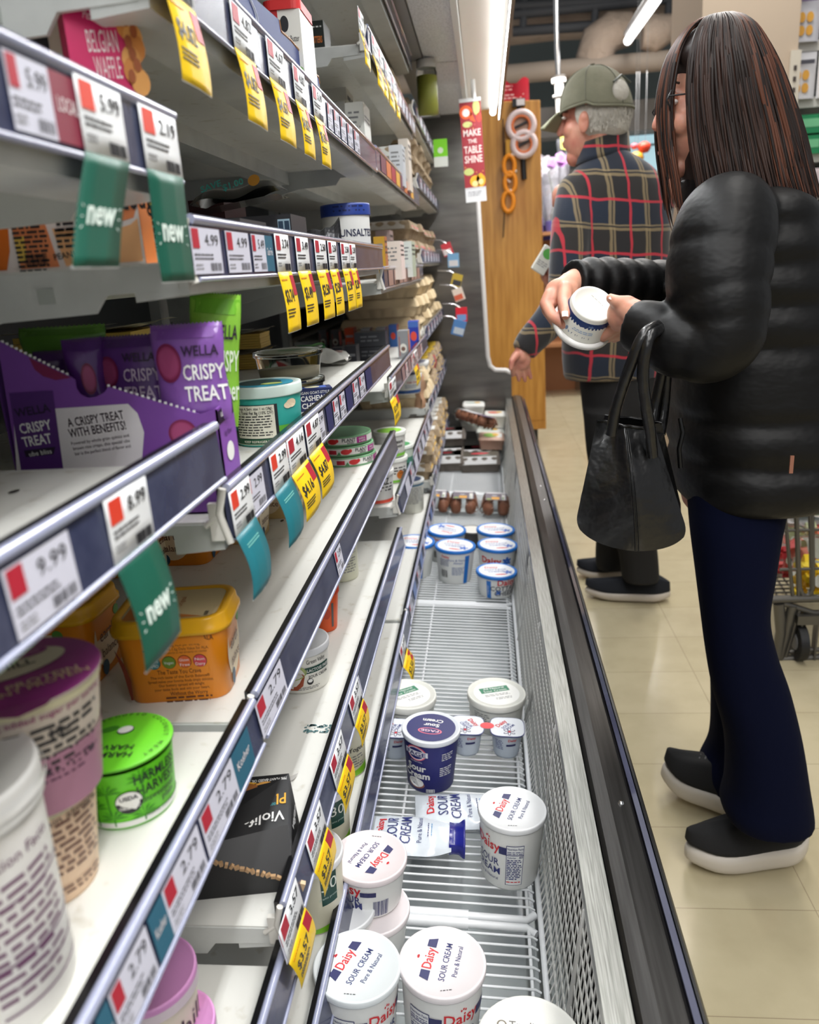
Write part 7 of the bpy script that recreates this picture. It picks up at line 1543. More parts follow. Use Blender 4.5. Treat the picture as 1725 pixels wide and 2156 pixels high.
# shoes
def shoe(par, heel, toe, L=None, up=BLACK, sole=None, w=.048, hs=.030, toe_up=.0, k=1.0, name='shoe'):
    heel, toe = Vector(heel), Vector(toe); d = toe-heel; L = d.length; d.normalize(); d.z = 0; d.normalize(); s_ = Vector((-d.y, d.x, 0))
    pitch = math.atan2(toe.z-heel.z, (toe-heel).length)
    F = lambda x, y, z: heel+d*(x*math.cos(pitch)-z*math.sin(pitch))+s_*y+Vector((0, 0, x*math.sin(pitch)+z*math.cos(pitch)))
    def outline(sc, n=36):
        out = []
        for i in range(n):
            a = 2*PI*i/n; x = L/2*(1-math.cos(a)); u = x/L
            wy = w*sc*(.78+.30*math.sin(PI*min(1, u*1.05))-.10*math.exp(-((u-.42)/.16)**2))*min(1, (max(0, u)/.16)**.5, (max(0, 1-u)/.20)**.42)
            out.append((x, wy*(1 if a < PI else -1)))
        return out
    t = thing('x', '', '') if False else None
    b = MB(); sm = sole or clr(206, 198, 186)
    rings = []
    for z, sc in ((0, .82), (.004*k, .93), (hs*.5*k, 1.02), (hs*k, .97)):
        rings.append([F(x, y*sc, z+.016*k*(max(0, x/L-.66)/.34)**1.8+.009*k*(max(0, .22-x/L)/.22)**2+(.006*k*math.sin(PI*x/L) if z > .01 else 0)+(.008*k*(1-x/L) if z > .01 else 0)) for x, y in outline(1.0)])
    n = len(rings[0]); vs = [v for r in rings for v in r]
    b.add(vs, [(q*n+i, q*n+(i+1) % n, (q+1)*n+(i+1) % n, (q+1)*n+i) for q in range(len(rings)-1) for i in range(n)]+[tuple(range(n))[::-1], tuple(range((len(rings)-1)*n, len(rings)*n))], sm, True)
    so = b.build('shoe_sole', par); sd_ = so.modifiers.new('s', 'SUBSURF'); sd_.levels = sd_.render_levels = 1
    b = MB(); rings = []
    for q in range(7):
        z = q/6
        ring = []
        for x, y in outline(.95):
            u = x/L; top = (.030+.052*math.exp(-((u-.22)/.24)**2)+.022*math.exp(-((u-.62)/.25)**2))*k
            ring.append(F(x*(1-.02*z)+.01*L*z, y*(1-.60*z**1.7), hs*k*.95+.016*k*(max(0, u-.66)/.34)**1.8+top*z))
        rings.append(ring)
    vs = [v for r in rings for v in r]; n = len(rings[0])
    b.add(vs, [(q*n+i, q*n+(i+1) % n, (q+1)*n+(i+1) % n, (q+1)*n+i) for q in range(6) for i in range(n)]+[tuple(range(n))[::-1], tuple(range(6*n, 7*n))], up, True)
    for q in range(4): 
        u = .50+.06*q; zz = hs*k*.95+(.030+.052*math.exp(-((u-.22)/.24)**2)+.022*math.exp(-((u-.62)/.25)**2))*k*.98
        b.tube([F(u*L, -w*.34, zz-.008), F(u*L, 0, zz+.001), F(u*L, w*.34, zz-.008)], .0034, clr(66, 66, 70), 6)
    so = b.build(name, par); sd_ = so.modifiers.new('s', 'SUBSURF'); sd_.levels = sd_.render_levels = 1
    return so
M_KNIT = mat('black_knit', (.085, .085, .09), .85, bump=(260, .5, .001))
a1, a2 = at(1700, 1790, Z=.012), at(1442, 1822, Z=.004)
shoe(woman, a1, a2, up=M_KNIT, w=.054, hs=.040, k=1.18)
a1, a2 = at(1575, 1712, Z=.004), at(1388, 1640, Z=.035)
shoe(woman, a1, a2, up=M_KNIT, w=.054, hs=.040, k=1.18)
# hair
HM = [mat('hair_dark', (0.135, 0.098, 0.088), .50, spec=.35), mat('hair_brown', (0.21, 0.142, 0.118), .48, spec=.35), mat('hair_chestnut', (0.36, 0.215, 0.155), .5, spec=.35)]
HR = [(36, 1492, 1536), (48, 1458, 1562), (75, 1428, 1588), (115, 1404, 1612), (165, 1390, 1636), (225, 1382, 1660), (300, 1384, 1686), (370, 1393, 1704), (430, 1402, 1722), (475, 1412, 1735)]
hw = [.02, .05, .078, .094, .102, .104, .104, .108, .112, .110]
b = MB()
core = pxrows([(py+8, xl+(8 if py < 120 else 46), xr-7, max(.02, h_-.008)) for (py, xl, xr), h_ in zip(HR[:-1], hw)], Yw_, .1)
stack(b, core, HM[0], 4, 40, p=2.05); weld(b.build('hair', woman), .006, 6)
hairs = [MB(), MB(), MB()]; q = random.Random(21)
rowsX = [((at(xl, py, Y=Yw_).x, at(xr, py, Y=Yw_).x), at((xl+xr)/2, py, Y=Yw_).z) for py, xl, xr in HR]
for n_ in range(1250):
    s_ = q.random(); side = -1 if q.random() < .80 else 1; f = .93+.09*q.random(); tend = .80+.22*q.random(); ph = q.random()*9; dr = (q.random()-.5)*.07
    if s_ < .10 and q.random() < .6: f = 1.0
    if .055 < s_ < .16: s_ = .05 if q.random() < .5 else .165
    if s_ < .2: dr = 0
    pts = []
    nn = len(rowsX)
    for i, ((xa, xb), z) in enumerate(rowsX):
        if i/(nn-1) > tend: break
        u = min(.995, max(.005, s_+dr*(i/nn)**2+.010*math.sin(ph+i*1.1)*i/nn))
        e = math.sqrt(max(0, 1-(2*u-1)**2)); pts.append(Vector((xa+(xb-xa)*((u-.5)*f+.5), Yw_+side*hw[i]*e*f*(.98+.03*math.sin(ph*3+i)), z+(.0)*e)))
    if len(pts) < 4: continue
    P = [Vector(v) for v in interp([tuple(p) for p in pts], 3)]
    r0 = .0012+.0022*q.random(); rs = [r0*(.6+.5*math.sin(PI*min(1, (k+1)/len(P))))*(1 if k < len(P)*.8 else max(.12, 1-(k-len(P)*.8)/(len(P)*.2))) for k in range(len(P))]
    w_ = q.random(); red = (s_ > .62) or (s_ < .16)
    hairs[2 if (red and w_ < .34) else (1 if w_ < .62 else 0)].tube(P, rs, HM[2 if (red and w_ < .34) else (1 if w_ < .62 else 0)], 5)
for h_ in hairs: h_.build('hair_strands', woman)
# the white tub she holds upside down
tc_ = P_(1240, 656, 1.50)
ax = (P_(1258, 624, 1.46)-P_(1224, 686, 1.515)).normalized()
t = thing('cream_cheese_tub', 'white cream cheese tub with navy band held upside down in both hands', 'tub', P_(1224, 687, 1.515))
t.rotation_mode = 'QUATERNION'; t.rotation_quaternion = ax.to_track_quat('Z', 'Y')
b = MB(); R = .050; H = .060
b.lathe([(R*.99, .010), (R*.80, H), (R*.78, H+.003), (R*.70, H+.003), (R*.68, H+.0005), (0, H+.0005)], clr(236, 236, 228), 44)
camv = t.rotation_quaternion.inverted() @ (Vector((0, 0, CAM_H))-t.location); a0 = math.atan2(camv.y, camv.x)
f = lambda u, v, o_=.0006: Vector(((R*.99-R*.19*v/H+o_)*math.cos(a0+u/(R*.9)), (R*.99-R*.19*v/H+o_)*math.sin(a0+u/(R*.9)), v))
b.grid(lambda i, j: f((i-.5)*.30, .041+.013*j), 40, 1, clr(30, 56, 110)); f2 = lambda u, v: f(u, v, .0012)
b.text('light', .006, onface(f2, .018, .049, PI), clr(150, 180, 220)); b.rows(onface(f2, .006, .023, PI), -.017, .017, 0, .006, 1, clr(60, 70, 110), .7); b.rect(f2, -.012, .0125, .020, .0175, clr(200, 40, 48), 5); b.rows(onface(f2, .006, .033, PI), -.02, .02, .002, .0035, 2, clr(140, 170, 210))
for k in range(4): b.disc(onface(f2, -.022, .020, k*PI/2), 0, .004, .003, .004, clr(130, 150, 180), 8)
b.bars(f2, -.075, .020, -.048, .046, clr(60, 66, 90), 16); b.rows(f2, -.040, -.030, .036, .004, 4, clr(90, 100, 130))
b.build('cup', t)
b = MB(); b.lathe([(0, 0), (R*1.10, 0), (R*1.15, .003), (R*1.15, .009), (R*1.10, .0115), (R*1.0, .012)], WHITE, 44); b.build('lid', t)
f = planar((0, 0, H+.0008), (math.cos(a0+1.2), math.sin(a0+1.2), 0), (-math.sin(a0+1.2), math.cos(a0+1.2), 0)); b = MB(); b.rows(f, -.016, .016, .012, .004, 1, clr(170, 168, 160)); b.build('date_stamp', t)
# tote bag
M_LEA = mat('black_leather', (0.055, 0.055, 0.058), .34, coat=.15, bump=(10, .8, .02))
Yb_, Dp = 1.315, .13
c00, c10, c11, c01 = P_(1209, 1128, Yb_), P_(1452, 1146, Yb_), P_(1388, 910, Yb_), P_(1262, 893, Yb_)
bl = P_(1335, 1158, Yb_)
t = thing('tote_bag', 'black leather tote bag hanging from the crook of the woman arm', 'bag', (c00+c10)/2)
o_ = t.location.copy()
def bagf(u, v, s_):
    rc = max(0, 1-v/.16)**2.2; uu = .5+(u-.5)*(1-.10*rc)
    p = (c00.lerp(c10, uu)).lerp(c01.lerp(c11, uu), v); sag = (-.016*math.sin(PI*u)+.012*abs(2*u-1)**6)*(1-v)**2
    fold = .010*math.sin(PI*u*2.0+.4)*v+.014*math.exp(-((u-.42-.2*(1-v))/.10)**2)*(v)*(-1)
    bul = .030*math.sin(PI*u)*math.sin(PI*min(1, v*.9+.12))
    pin = .6+.4*(1-v)
    y = (-bul+fold if s_ < 0 else bul-fold*.5); base = 0 if s_ < 0 else Dp*pin
    return p+Vector((.02*(1 if s_ > 0 else 0), y+base+(Dp*(1-pin)/2 if s_ < 0 else 0), sag))-o_
b = MB(); N = 30
b.grid(lambda i, j: bagf(i, j, -1), N, N, M_LEA); b.grid(lambda i, j: bagf(1-i, j, 1), N, N, M_LEA)
for u in (0, 1):
    b.grid(lambda i, j, u=u: (bagf(u, j, 1 if u == 0 else -1)).lerp(bagf(u, j, -1 if u == 0 else 1), i)+Vector(((.022 if u == 0 else -.022)*math.sin(PI*i)*j, 0, 0)), 8, N, M_LEA)
b.grid(lambda i, j: bagf(i, 0, -1).lerp(bagf(i, 0, 1), 1-j), N, 4, M_LEA)
b.grid(lambda i, j: (bagf(i, .90, -1)).lerp(bagf(i, .90, 1), j), N, 4, mat('bag_lining', (.03, .03, .03), .8))
b.build('bag_body', t)
b = MB(); b.tube([bagf(.47+.06*(1-k/16), k/16*.97, -1)+Vector((0, -.001, 0)) for k in range(17)], .0016, M_LEA, 5); b.tube([bagf(.50+.06*(1-k/16), k/16*.97, -1)+Vector((0, -.001, 0)) for k in range(17)], .0012, M_LEA, 5)
b.tube([bagf(k/20, 1, -1) for k in range(21)], .0028, M_LEA, 6); b.tube([bagf(k/20, 1, 1) for k in range(21)], .0028, M_LEA, 6); b.build('seam', t)
def strap(pts, w=.0095):
    b = MB(); P = [Vector(v) for v in interp([tuple(Vector(p)-o_) for p in pts], 6)]; b.tube(P, w, M_LEA, 8); return b.build('strap', t)
tp = P_(1372, 690, 1.245)
strap([P_(1287, 915, Yb_-.005), P_(1300, 850, 1.30), P_(1328, 770, 1.275), P_(1352, 712, 1.27), P_(1376, 690, 1.29), P_(1392, 686, 1.33), P_(1400, 690, 1.40), P_(1398, 760, 1.41), P_(1380, 850, 1.42), P_(1372, 905, 1.405)])
strap([P_(1374, 960, Yb_-.005), P_(1368, 900, 1.295), P_(1354, 800, 1.27), P_(1364, 720, 1.265), P_(1384, 695, 1.29), P_(1400, 690, 1.34), P_(1410, 700, 1.40), P_(1404, 780, 1.42), P_(1398, 860, 1.425), P_(1390, 915, 1.405)])

# ---- the man
Ym = 2.9
def plaid():
    m = bpy.data.materials.new('plaid_flannel'); m.use_nodes = True; nt = m.node_tree; bs = nt.nodes['Principled BSDF']; bs.inputs['Roughness'].default_value = .9; bs.inputs['Sheen Weight'].default_value = .3
    tc = nt.nodes.new('ShaderNodeTexCoord'); sx = nt.nodes.new('ShaderNodeSeparateXYZ'); nt.links.new(tc.outputs['Object'], sx.inputs[0])
    def N(op, a, b_=None, c_=None):
        n = nt.nodes.new('ShaderNodeMath'); n.operation = op
        for i, v in enumerate((a, b_, c_)):
            if v is None: continue
            if isinstance(v, (int, float)): n.inputs[i].default_value = v
            else: nt.links.new(v, n.inputs[i])
        return n.outputs[0]
    ns = nt.nodes.new('ShaderNodeTexNoise'); ns.inputs['Scale'].default_value = 7; nt.links.new(tc.outputs['Object'], ns.inputs['Vector'])
    wob = N('MULTIPLY', N('SUBTRACT', ns.outputs['Fac'], .5), .035)
    u0 = N('ADD', N('ADD', sx.outputs['X'], N('MULTIPLY', sx.outputs['Y'], .55)), wob); v0 = N('ADD', N('ADD', sx.outputs['Z'], N('MULTIPLY', sx.outputs['X'], .10)), wob)
    def line(c, per, pos, w):
        f = N('FRACT', N('ADD', N('DIVIDE', c, per), 10.0-pos)); d = N('MINIMUM', f, N('SUBTRACT', 1.0, f)); return N('LESS_THAN', d, w)
    def mix(fac, c1, c2):
        n = nt.nodes.new('ShaderNodeMix'); n.data_type = 'RGBA'; nt.links.new(fac, n.inputs[0])
        for i, c in ((6, c1), (7, c2)):
            if isinstance(c, tuple): n.inputs[i].default_value = (*lin(c), 1)
            else: nt.links.new(c, n.inputs[i])
        return n.outputs[2]
    PU, PV = .118, .168
    chk = N('GREATER_THAN', N('MULTIPLY', N('SUBTRACT', N('FRACT', N('ADD', N('DIVIDE', v0, PV), 10)), .5), 1.0), 0.0); chu = N('GREATER_THAN', N('SUBTRACT', N('FRACT', N('ADD', N('DIVIDE', u0, PU), 10)), .5), 0.0)
    base = mix(chk, (.125, .11, .105), (.07, .115, .185)); base = mix(N('MULTIPLY', chu, .45), base, (.06, .06, .09))
    col = base
    for c, per, p0 in ((u0, PU, .5), (v0, PV, .5)):
        col = mix(N('MULTIPLY', line(c, per, p0-.0, .085 if per < .15 else .06), .62), col, (.56, .49, .36)); col = mix(line(c, per, p0+.012, .016), col, (.09, .09, .11))
    for c, per, p0 in ((u0, PU, 0.0), (v0, PV, .0)): col = mix(N('MULTIPLY', line(c, per, p0, .025 if per > .15 else .032), .85), col, (.72, .16, .22))
    nt.links.new(col, bs.inputs['Base Color']); return m
PLD = plaid()
MS = mat('old_skin', (.80, .58, .49), .5, sss=.12, noise=(26, (.72, .44, .38), .25, .65))
b = MB(); m = MS; mh = P_(1250, 240, Ym)
hr = Matrix.Rotation(math.radians(-24), 3, 'Z')
H_ = lambda x, y, z: mh+hr @ Vector((x, y, z))
ell(b, H_(.012, 0, .03), (.100, .078, .098), m, hr); ell(b, H_(-.040, 0, -.055), (.058, .058, .088), m, hr); ell(b, H_(-.062, 0, -.125), (.030, .034, .028), m, hr)
cap_(b, H_(-.094, 0, .0), H_(-.112, 0, -.042), .009, .014, m)
for s_ in (-1, 1):
    ell(b, H_(-.066, s_*.036, -.045), (.024, .022, .026), m, hr); ell(b, H_(-.008, s_*.080, -.032), (.018, .008, .034), m, hr); ell(b, H_(-.006, s_*.084, -.018), (.014, .007, .016), m, hr); ell(b, H_(-.084, s_*.034, .006), (.010, .016, .009), m, hr)
ell(b, H_(-.096, 0, -.078), (.009, .024, .006), m, hr); ell(b, H_(-.094, 0, -.088), (.009, .021, .006), m, hr)
nb_ = P_(1272, 340, Ym); cap_(b, H_(.03, 0, -.06), nb_, .056, .062, m)
T0, T1 = P_(1290, 420, Ym), P_(1300, 760, Ym)
cap_(b, T0, T1, .11, .12, m, 20)
for s_ in (-1, 1): cap_(b, T0+Vector((0, 0, .02)), T0+Vector((s_*.15, 0, .015)), .08, .055, m)
L1 = [P_(1205, 430, 2.86), P_(1188, 600, 2.80), P_(1104, 728, 2.74)]; chain(b, L1, [.05, .04, .025], m)
hp = lambda px, py, d=0: P_(px, py, 2.72+d)
cap_(b, L1[2], hp(1096, 752), .026, .026, m); ell(b, hp(1096, 758), (.036, .016, .036), m); cap_(b, hp(1090, 748), hp(1089, 764), .018, .012, m); cap_(b, hp(1103, 748), hp(1106, 764), .018, .011, m)
for k, (x0, x1, x2, y2) in enumerate(((1083, 1079, 1080, 790), (1092, 1090, 1093, 800), (1101, 1102, 1106, 801), (1110, 1113, 1118, 795))): chain(b, [hp(x0, 762), hp(x1, 779, -.008+.008*k), hp(x2, y2, .004+.006*k)], [.0095, .0085, .0070], m)
chain(b, [hp(1088, 748, -.025), hp(1078, 760, -.045), hp(1076, 776, -.05)], [.0125, .0105, .0085], m)
R1 = [P_(1385, 440, 2.98), P_(1335, 600, 3.16), P_(1178, 592, 3.06)]; chain(b, R1, [.05, .04, .027], m)
rp = lambda px, py, d=0: P_(px, py, 3.03+d)
cap_(b, R1[2], rp(1160, 582), .026, .024, m); ell(b, rp(1158, 580), (.03, .02, .03), m); chain(b, [rp(1162, 572, -.02), rp(1152, 560, -.03), rp(1146, 552, -.03)], [.014, .012, .010], m)
for k in range(4): chain(b, [rp(1156+3*k, 586+3*k, -.01), rp(1144+3*k, 582+5*k, -.02), rp(1142+2*k, 568+6*k, -.035)], [.0125, .011, .009], m)
for hip, kn, an, to in ((P_(1285, 790, 2.90), P_(1290, 985, 2.87), P_(1352, 1205, 2.89), at(1310, 1245, Z=.03)), (P_(1330, 790, 2.96), P_(1325, 985, 3.0), P_(1285, 1175, 3.10), at(1270, 1200, Z=.03))): chain(b, [hip, kn, an], [.068, .050, .032], m); cap_(b, an, to, .024, .010, m)
man = weld(b.build('person'), .0036, 4); tag(man, 'person in plaid flannel shirt and olive cap reaching into the far case', 'person')
for s_ in (-1, 1):
    b = MB(); ell(b, H_(-.088, s_*.034, -.004), (.007, .011, .005), clr(232, 226, 220), hr, 8); ell(b, H_(-.094, s_*.034, -.004), (.003, .004, .004), clr(60, 70, 80), hr, 8); b.build('eye', man)
    b = MB(); b.tube([H_(-.094, s_*.02, .02), H_(-.092, s_*.04, .024), H_(-.08, s_*.056, .018)], .004, clr(200, 196, 190), 6); b.build('eyebrow', man)
GH = mat('grey_hair', (.72, .70, .66), .6, bump=(70, .9, .006))
b = MB(); ell(b, H_(.030, 0, .0), (.090, .083, .092), GH, hr); ell(b, H_(.062, 0, -.038), (.056, .066, .050), GH, hr)
for s_ in (-1, 1): ell(b, H_(-.020, s_*.068, .0), (.022, .012, .04), GH, hr)
weld(b.build('hair', man), .006, 3)
q = random.Random(6); b = MB()
for k in range(420):
    a = -2.1+4.2*q.random(); z = -.055+.06*q.random(); rr = Vector((.062+.082*math.cos(a)*.55, .090*math.sin(a), z)); p0_ = H_(.034+.092*math.cos(a)*(1-.25*max(0, -z/.09)), .086*math.sin(a)*(1-.22*max(0, -z/.09)), z); b.tube([p0_, p0_+Vector((.004*(q.random()-.5), .004*(q.random()-.5), -.009)), p0_+Vector((.008*(q.random()-.5), .006*(q.random()-.5), -.017+.006*q.random()))], [.0016, .0013, .0004], GH, 4)
b.build('hair_strands', man)
CAPM = mat('olive_cap_cotton', (.45, .44, .37), .85, bump=(60, .4, .004), noise=(20, (.40, .40, .33), .3, .7))
cr_ = hr @ Matrix.Rotation(math.radians(-6), 3, 'Y')
CPt = lambda x, y, z: mh+cr_ @ Vector((x, y, z))
b = MB(); n1, n2 = 40, 16
def dome(i, j, o=0):
    a = 2*PI*i; e = PI/2*j*.985; zz = .020+(.120+o)*math.sin(e); r_ = math.cos(e)**.82
    x = .010+(.118+o)*math.cos(a)*r_; y = (.100+o)*math.sin(a)*r_; zb_ = -.030*(1-j)*max(0, math.cos(a))**.5
    return CPt(x, y, zz+zb_)
b.grid(lambda i, j: dome(i, j), n1, n2, CAPM); b.tube([CPt(.010, 0, .138), CPt(.010, 0, .146)], .009, CAPM, 10)
for k in range(6): b.tube([dome(k/6+.08, j/14, .001) for j in range(15)], .0014, clr(98, 98, 82), 5)
b.tube([dome(k/40, 0, .001) for k in range(40)], .004, CAPM, 6, True); cp_ = b.build('cap', man); s_ = cp_.modifiers.new('s', 'SOLIDIFY'); s_.thickness = .003
b = MB(); b.grid(lambda i, j: CPt(-.085-.078*j*math.cos((i-.5)*1.9)**.6-.02*math.cos((i-.5)*2), (i-.5)*.15*(1-.25*j), .030-.022*j-.012*(2*i-1)**2-.012*j*j), 16, 8, mat('cap_brim', (.55, .55, .45), .85)); o = b.build('cap_brim', cp_); s_ = o.modifiers.new('s', 'SOLIDIFY'); s_.thickness = .004
b = MB(); ell(b, CPt(.104, -.044, .036), (.018, .034, .034), GH, cr_ @ Matrix.Rotation(-.40, 3, 'Z'), 12); b.tube([CPt(.094, -.080, .060), CPt(.112, -.050, .080), CPt(.128, -.010, .060)], .004, clr(70, 74, 66), 6); b.build('strap_opening', cp_)
# shirt
b = MB(); stack(b, pxrows([(318, 1246, 1312, .08), (338, 1222, 1345, .10), (365, 1200, 1378, .12), (400, 1188, 1402, .135), (460, 1184, 1412, .145), (560, 1184, 1412, .15), (660, 1184, 1408, .15), (740, 1184, 1402, .15), (792, 1188, 1392, .14)], 2.92, .14), PLD, 5, 40, p=2.4)
def tubes(pts, rs): 
    R = interp([(*p, r) for p, r in zip(pts, rs)], 6); b.tube([Vector(r[:3]) for r in R], [r[3] for r in R], PLD, 20); ell(b, pts[0], (rs[0],)*3, PLD)
tubes([P_(1215, 408, 2.87), P_(1206, 470, 2.83), P_(1198, 560, 2.80), P_(1190, 620, 2.78), P_(1160, 672, 2.76), P_(1118, 718, 2.745), P_(1102, 742, 2.735)], [.068, .070, .066, .062, .058, .050, .043])
tubes([P_(1378, 420, 2.97), P_(1365, 520, 3.08), P_(1320, 600, 3.14), P_(1240, 604, 3.10), P_(1180, 594, 3.06)], [.07, .066, .058, .054, .044])
sh = weld(b.build('shirt', man), .007, 3)
b = MB(); nk = P_(1270, 318, 2.91); ncl = 28
b.grid(lambda i, j: nk+Vector((.078*(1+.10*j)*math.cos(2*PI*i), .074*(1+.10*j)*math.sin(2*PI*i), .038-.062*j+.015*math.cos(2*PI*i))), ncl, 4, PLD); b.grid(lambda i, j: nk+Vector((.072*math.cos(2*PI*i), .070*math.sin(2*PI*i), .038-.06*j+.015*math.cos(2*PI*i))), ncl, 3, PLD); o = b.build('collar', sh); s_ = o.modifiers.new('s', 'SOLIDIFY'); s_.thickness = .004
M_DKP = mat('black_trousers', (.085, .08, .08), .85, bump=(20, .3, .01, (1, 1, .4)))
b = MB(); stack(b, pxrows([(770, 1218, 1392, .13, 2.92), (850, 1226, 1392, .13, 2.92), (900, 1232, 1390, .12, 2.92)], 2.92, .12), M_DKP, 4, 30)
stack(b, pxrows([(860, 1228, 1330, .09, 2.87), (980, 1240, 1350, .08, 2.87), (1090, 1275, 1372, .075, 2.88), (1160, 1302, 1384, .075, 2.89), (1218, 1310, 1388, .078, 2.89)], 2.88, .08), M_DKP, 5, 28)
stack(b, pxrows([(860, 1290, 1390, .09, 2.98), (980, 1280, 1370, .08, 3.0), (1080, 1262, 1340, .075, 3.05), (1150, 1255, 1325, .075, 3.09), (1192, 1255, 1322, .075, 3.10)], 3.0, .08), M_DKP, 5, 28); weld(b.build('trousers', man), .008, 4)
a1, a2 = at(1412, 1262, Z=.006), at(1232, 1254, Z=.004); shoe(man, a1, a2, up=mat('navy_knit', (.07, .085, .12), .85), sole=clr(206, 196, 184), w=.050, hs=.030)
a1, a2 = at(1345, 1212, Z=.006), at(1214, 1212, Z=.004); shoe(man, a1, a2, up=mat('navy_knit'), sole=clr(206, 196, 184), w=.050, hs=.030)
p = rp(1146, 548, -.05); t = thing('food_packet', 'small white packet with green leaf label in the man raised hand', 'packet', p, (0, .6, .2)); b = MB(); b.box((0, 0, 0), (.055, .014, .095), clr(216, 216, 206)); b.disc(planar((0, -.0075, .024), (1, 0, 0), (0, 0, 1)), 0, 0, .02, .018, clr(90, 170, 80)); b.rows(planar((0, -.0075, -.01), (1, 0, 0), (0, 0, 1)), -.02, .02, 0, .007, 3, GREY); bevel(b.build('packet_body', t), .004)
# ------------------------------------------------------------------ shopping cart
t = thing('shopping_cart', 'grey wire shopping cart at the right edge behind the woman', 'shopping cart', (0, 0, 0))
CW = mat('cart_wire', (.40, .39, .37), .35, .7); Yc = 2.42
c_ = lambda px, py, Y=Yc: at(px, py, Y=Y)
b = MB()
for px0, px1 in ((1648, 1670), (1675, 1682), (1705, 1710), (1735, 1738), (1765, 1766), (1795, 1794)):
    b.tube([c_(px0, 1030), c_(px1, 1258)], .006, CW, 7)
b.tube([c_(1675, 1040), c_(1684, 1235), c_(1690, 1252), c_(1704, 1254), c_(1712, 1236), c_(1710, 1035)], .0075, CW, 8)
for py in (1056, 1117, 1199): b.tube([c_(1642, py), c_(1830, py-4)], .005, CW, 7)
for k in range(9): b.tube([c_(1620+14*k, 1215, Yc+.55), c_(1640+22*k, 1262)], .0035, CW, 6)
for k in range(6): b.tube([c_(1618, 1216+8*k, Yc+.5-.1*k), c_(1830, 1212+8*k, Yc+.5-.1*k)], .0035, CW, 6)
for k in range(6): b.tube([c_(1648+30*k, 1030, Yc+.9), c_(1652+26*k, 1190, Yc+.8)], .005, CW, 6)
for py in (1040, 1110, 1180): b.tube([c_(1640, py, Yc+.9), c_(1830, py, Yc+.9)], .005, CW, 6)
b.build('basket', t)
b = MB(); b.tube([c_(1612, 1263), c_(1840, 1256)], .013, CW, 10); b.tube([c_(1612, 1263), c_(1616, 1215, Yc+.55)], .010, CW, 8); b.tube([c_(1640, 1388), c_(1840, 1378)], .012, CW, 10); b.tube([c_(1640, 1270), c_(1645, 1330), c_(1636, 1385)], .018, CW, 10); b.tube([c_(1668, 1275), c_(1655, 1340), c_(1640, 1385)], .016, CW, 10)
b.tube([c_(1684, 1282), c_(1652, 1390)], .008, CW, 8); b.tube([c_(1650, 1270), c_(1712, 1290), c_(1840, 1290)], .010, CW, 8); b.tube([c_(1662, 1372), c_(1700, 1368), c_(1840, 1366)], .008, CW, 8); b.build('frame', t)
b = MB(); b.box(c_(1700, 1300), (.075, .05, .03), CW); b.box(c_(1683, 1345), (.006, .03, .14), CW); b.box(c_(1716, 1345), (.006, .03, .14), CW); b.build('fork', t)
w_ = at(1699, 1412, Z=0.0)
for dx in (0, .42):
    b = MB(); cw = Vector((w_.x+dx, Yc, .062)); b.tube([cw+Vector((-.013, 0, 0)), cw+Vector((.013, 0, 0))], .062, BLACK, 20); b.tube([cw+Vector((-.015, 0, 0)), cw+Vector((.015, 0, 0))], .028, GREY, 12); b.build('wheel', t)
fruit = c_(1702, 1250, Yc+.10)
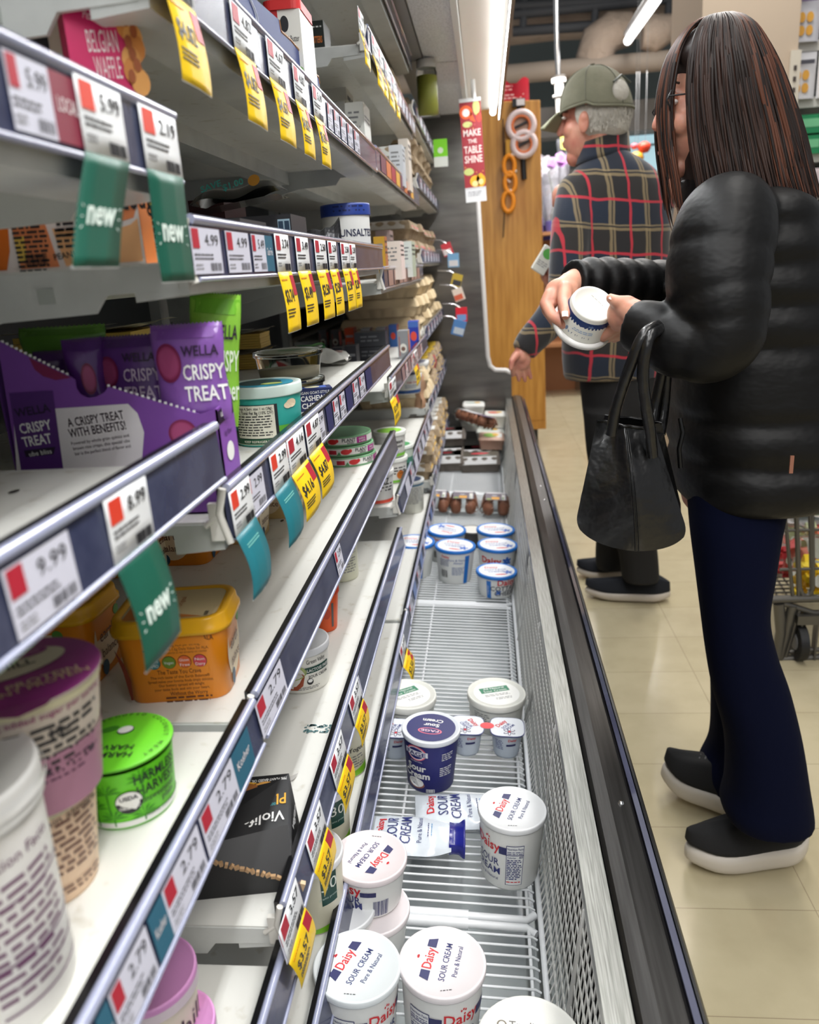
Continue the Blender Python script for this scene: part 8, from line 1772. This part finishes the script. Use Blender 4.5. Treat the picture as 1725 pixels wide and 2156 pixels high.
def fcup(label, px, pyb, Y, R, H, cols, name='fruit_cup'):
    p = c_(px, pyb, Y); t = thing(name, label, 'food container', p); b = MB(); b.lathe([(0, 0), (R*.8, 0), (R*.82, .003), (R, H*.72), (R*1.05, H*.73), (R*1.05, H*.77), (R*.95, H*.95), (0, H)], M_CLEAR, 26); b.build('clear_shell', t)
    q = random.Random(int(px)); b = MB()
    for k in range(26):
        a = q.random()*6.28; rr = R*.72*q.random()**.5; b.box((rr*math.cos(a), rr*math.sin(a), H*(.06+.58*q.random())), (R*.34, R*.34, R*.34), clr(*cols[k % len(cols)]), Matrix.Rotation(q.random()*3, 3, 'X'))
    b.build('fruit_pieces', t)
    b = MB(); f = lambda u, v: Vector((u, -R*.98-.002+u*u*4, v)); b.disc(f, .0, H*.4, R*.30, R*.32, clr(222, 222, 214)); b.build('label', t); return t
fcup('clear cup of cut yellow fruit with round white label in the cart', 1706, 1252, Yc+.10, .075, .20, [(246, 206, 30), (240, 190, 20), (250, 216, 60)])
fcup('clear cup of cut red melon in the cart near its rear corner', 1650, 1205, Yc+.22, .06, .17, [(200, 50, 60), (216, 80, 80), (180, 40, 50)])
fcup('clear container of pink cut fruit stacked behind the yellow cup', 1700, 1165, Yc+.34, .085, .12, [(226, 130, 110), (210, 90, 90), (200, 210, 160)], 'fruit_container')
p = c_(1665, 1150, Yc+.5); tt = thing('produce_bag', 'clear produce bag with red and white items deep in the cart', 'bag', p); b = MB(); ell(b, (0, 0, 0), (.10, .07, .12), mat('bag_film_clear', (.85, .86, .84), .2, alpha=.35, bump=(20, .8, .02)), None, 14); b.build('bag_film', tt); b = MB(); ell(b, (-.02, 0, -.04), (.06, .05, .06), clr(190, 60, 70), None, 10); ell(b, (.03, 0, .03), (.05, .04, .05), clr(206, 200, 190), None, 10); b.build('contents', tt)
p = c_(1714, 1062, Yc+.45); tt = thing('green_box', 'dark green box lying on top of the cart load', 'box', p); b = MB(); b.box((0, 0, 0), (.16, .1, .05), clr(10, 84, 66)); b.rect(planar((0, -.051, 0), (1, 0, 0), (0, 0, 1)), -.06, -.018, .06, -.006, clr(190, 206, 200)); b.build('carton', tt)
p = c_(1700, 1110, Yc+.46); tt = thing('white_tray', 'white tray with red print under the green box in the cart', 'tray', p); b = MB(); b.box((0, 0, 0), (.18, .12, .045), clr(206, 202, 202)); b.rows(planar((0, -.061, 0), (1, 0, 0), (0, 0, 1)), -.07, .07, .008, .012, 2, clr(190, 60, 70)); b.build('tray', tt)
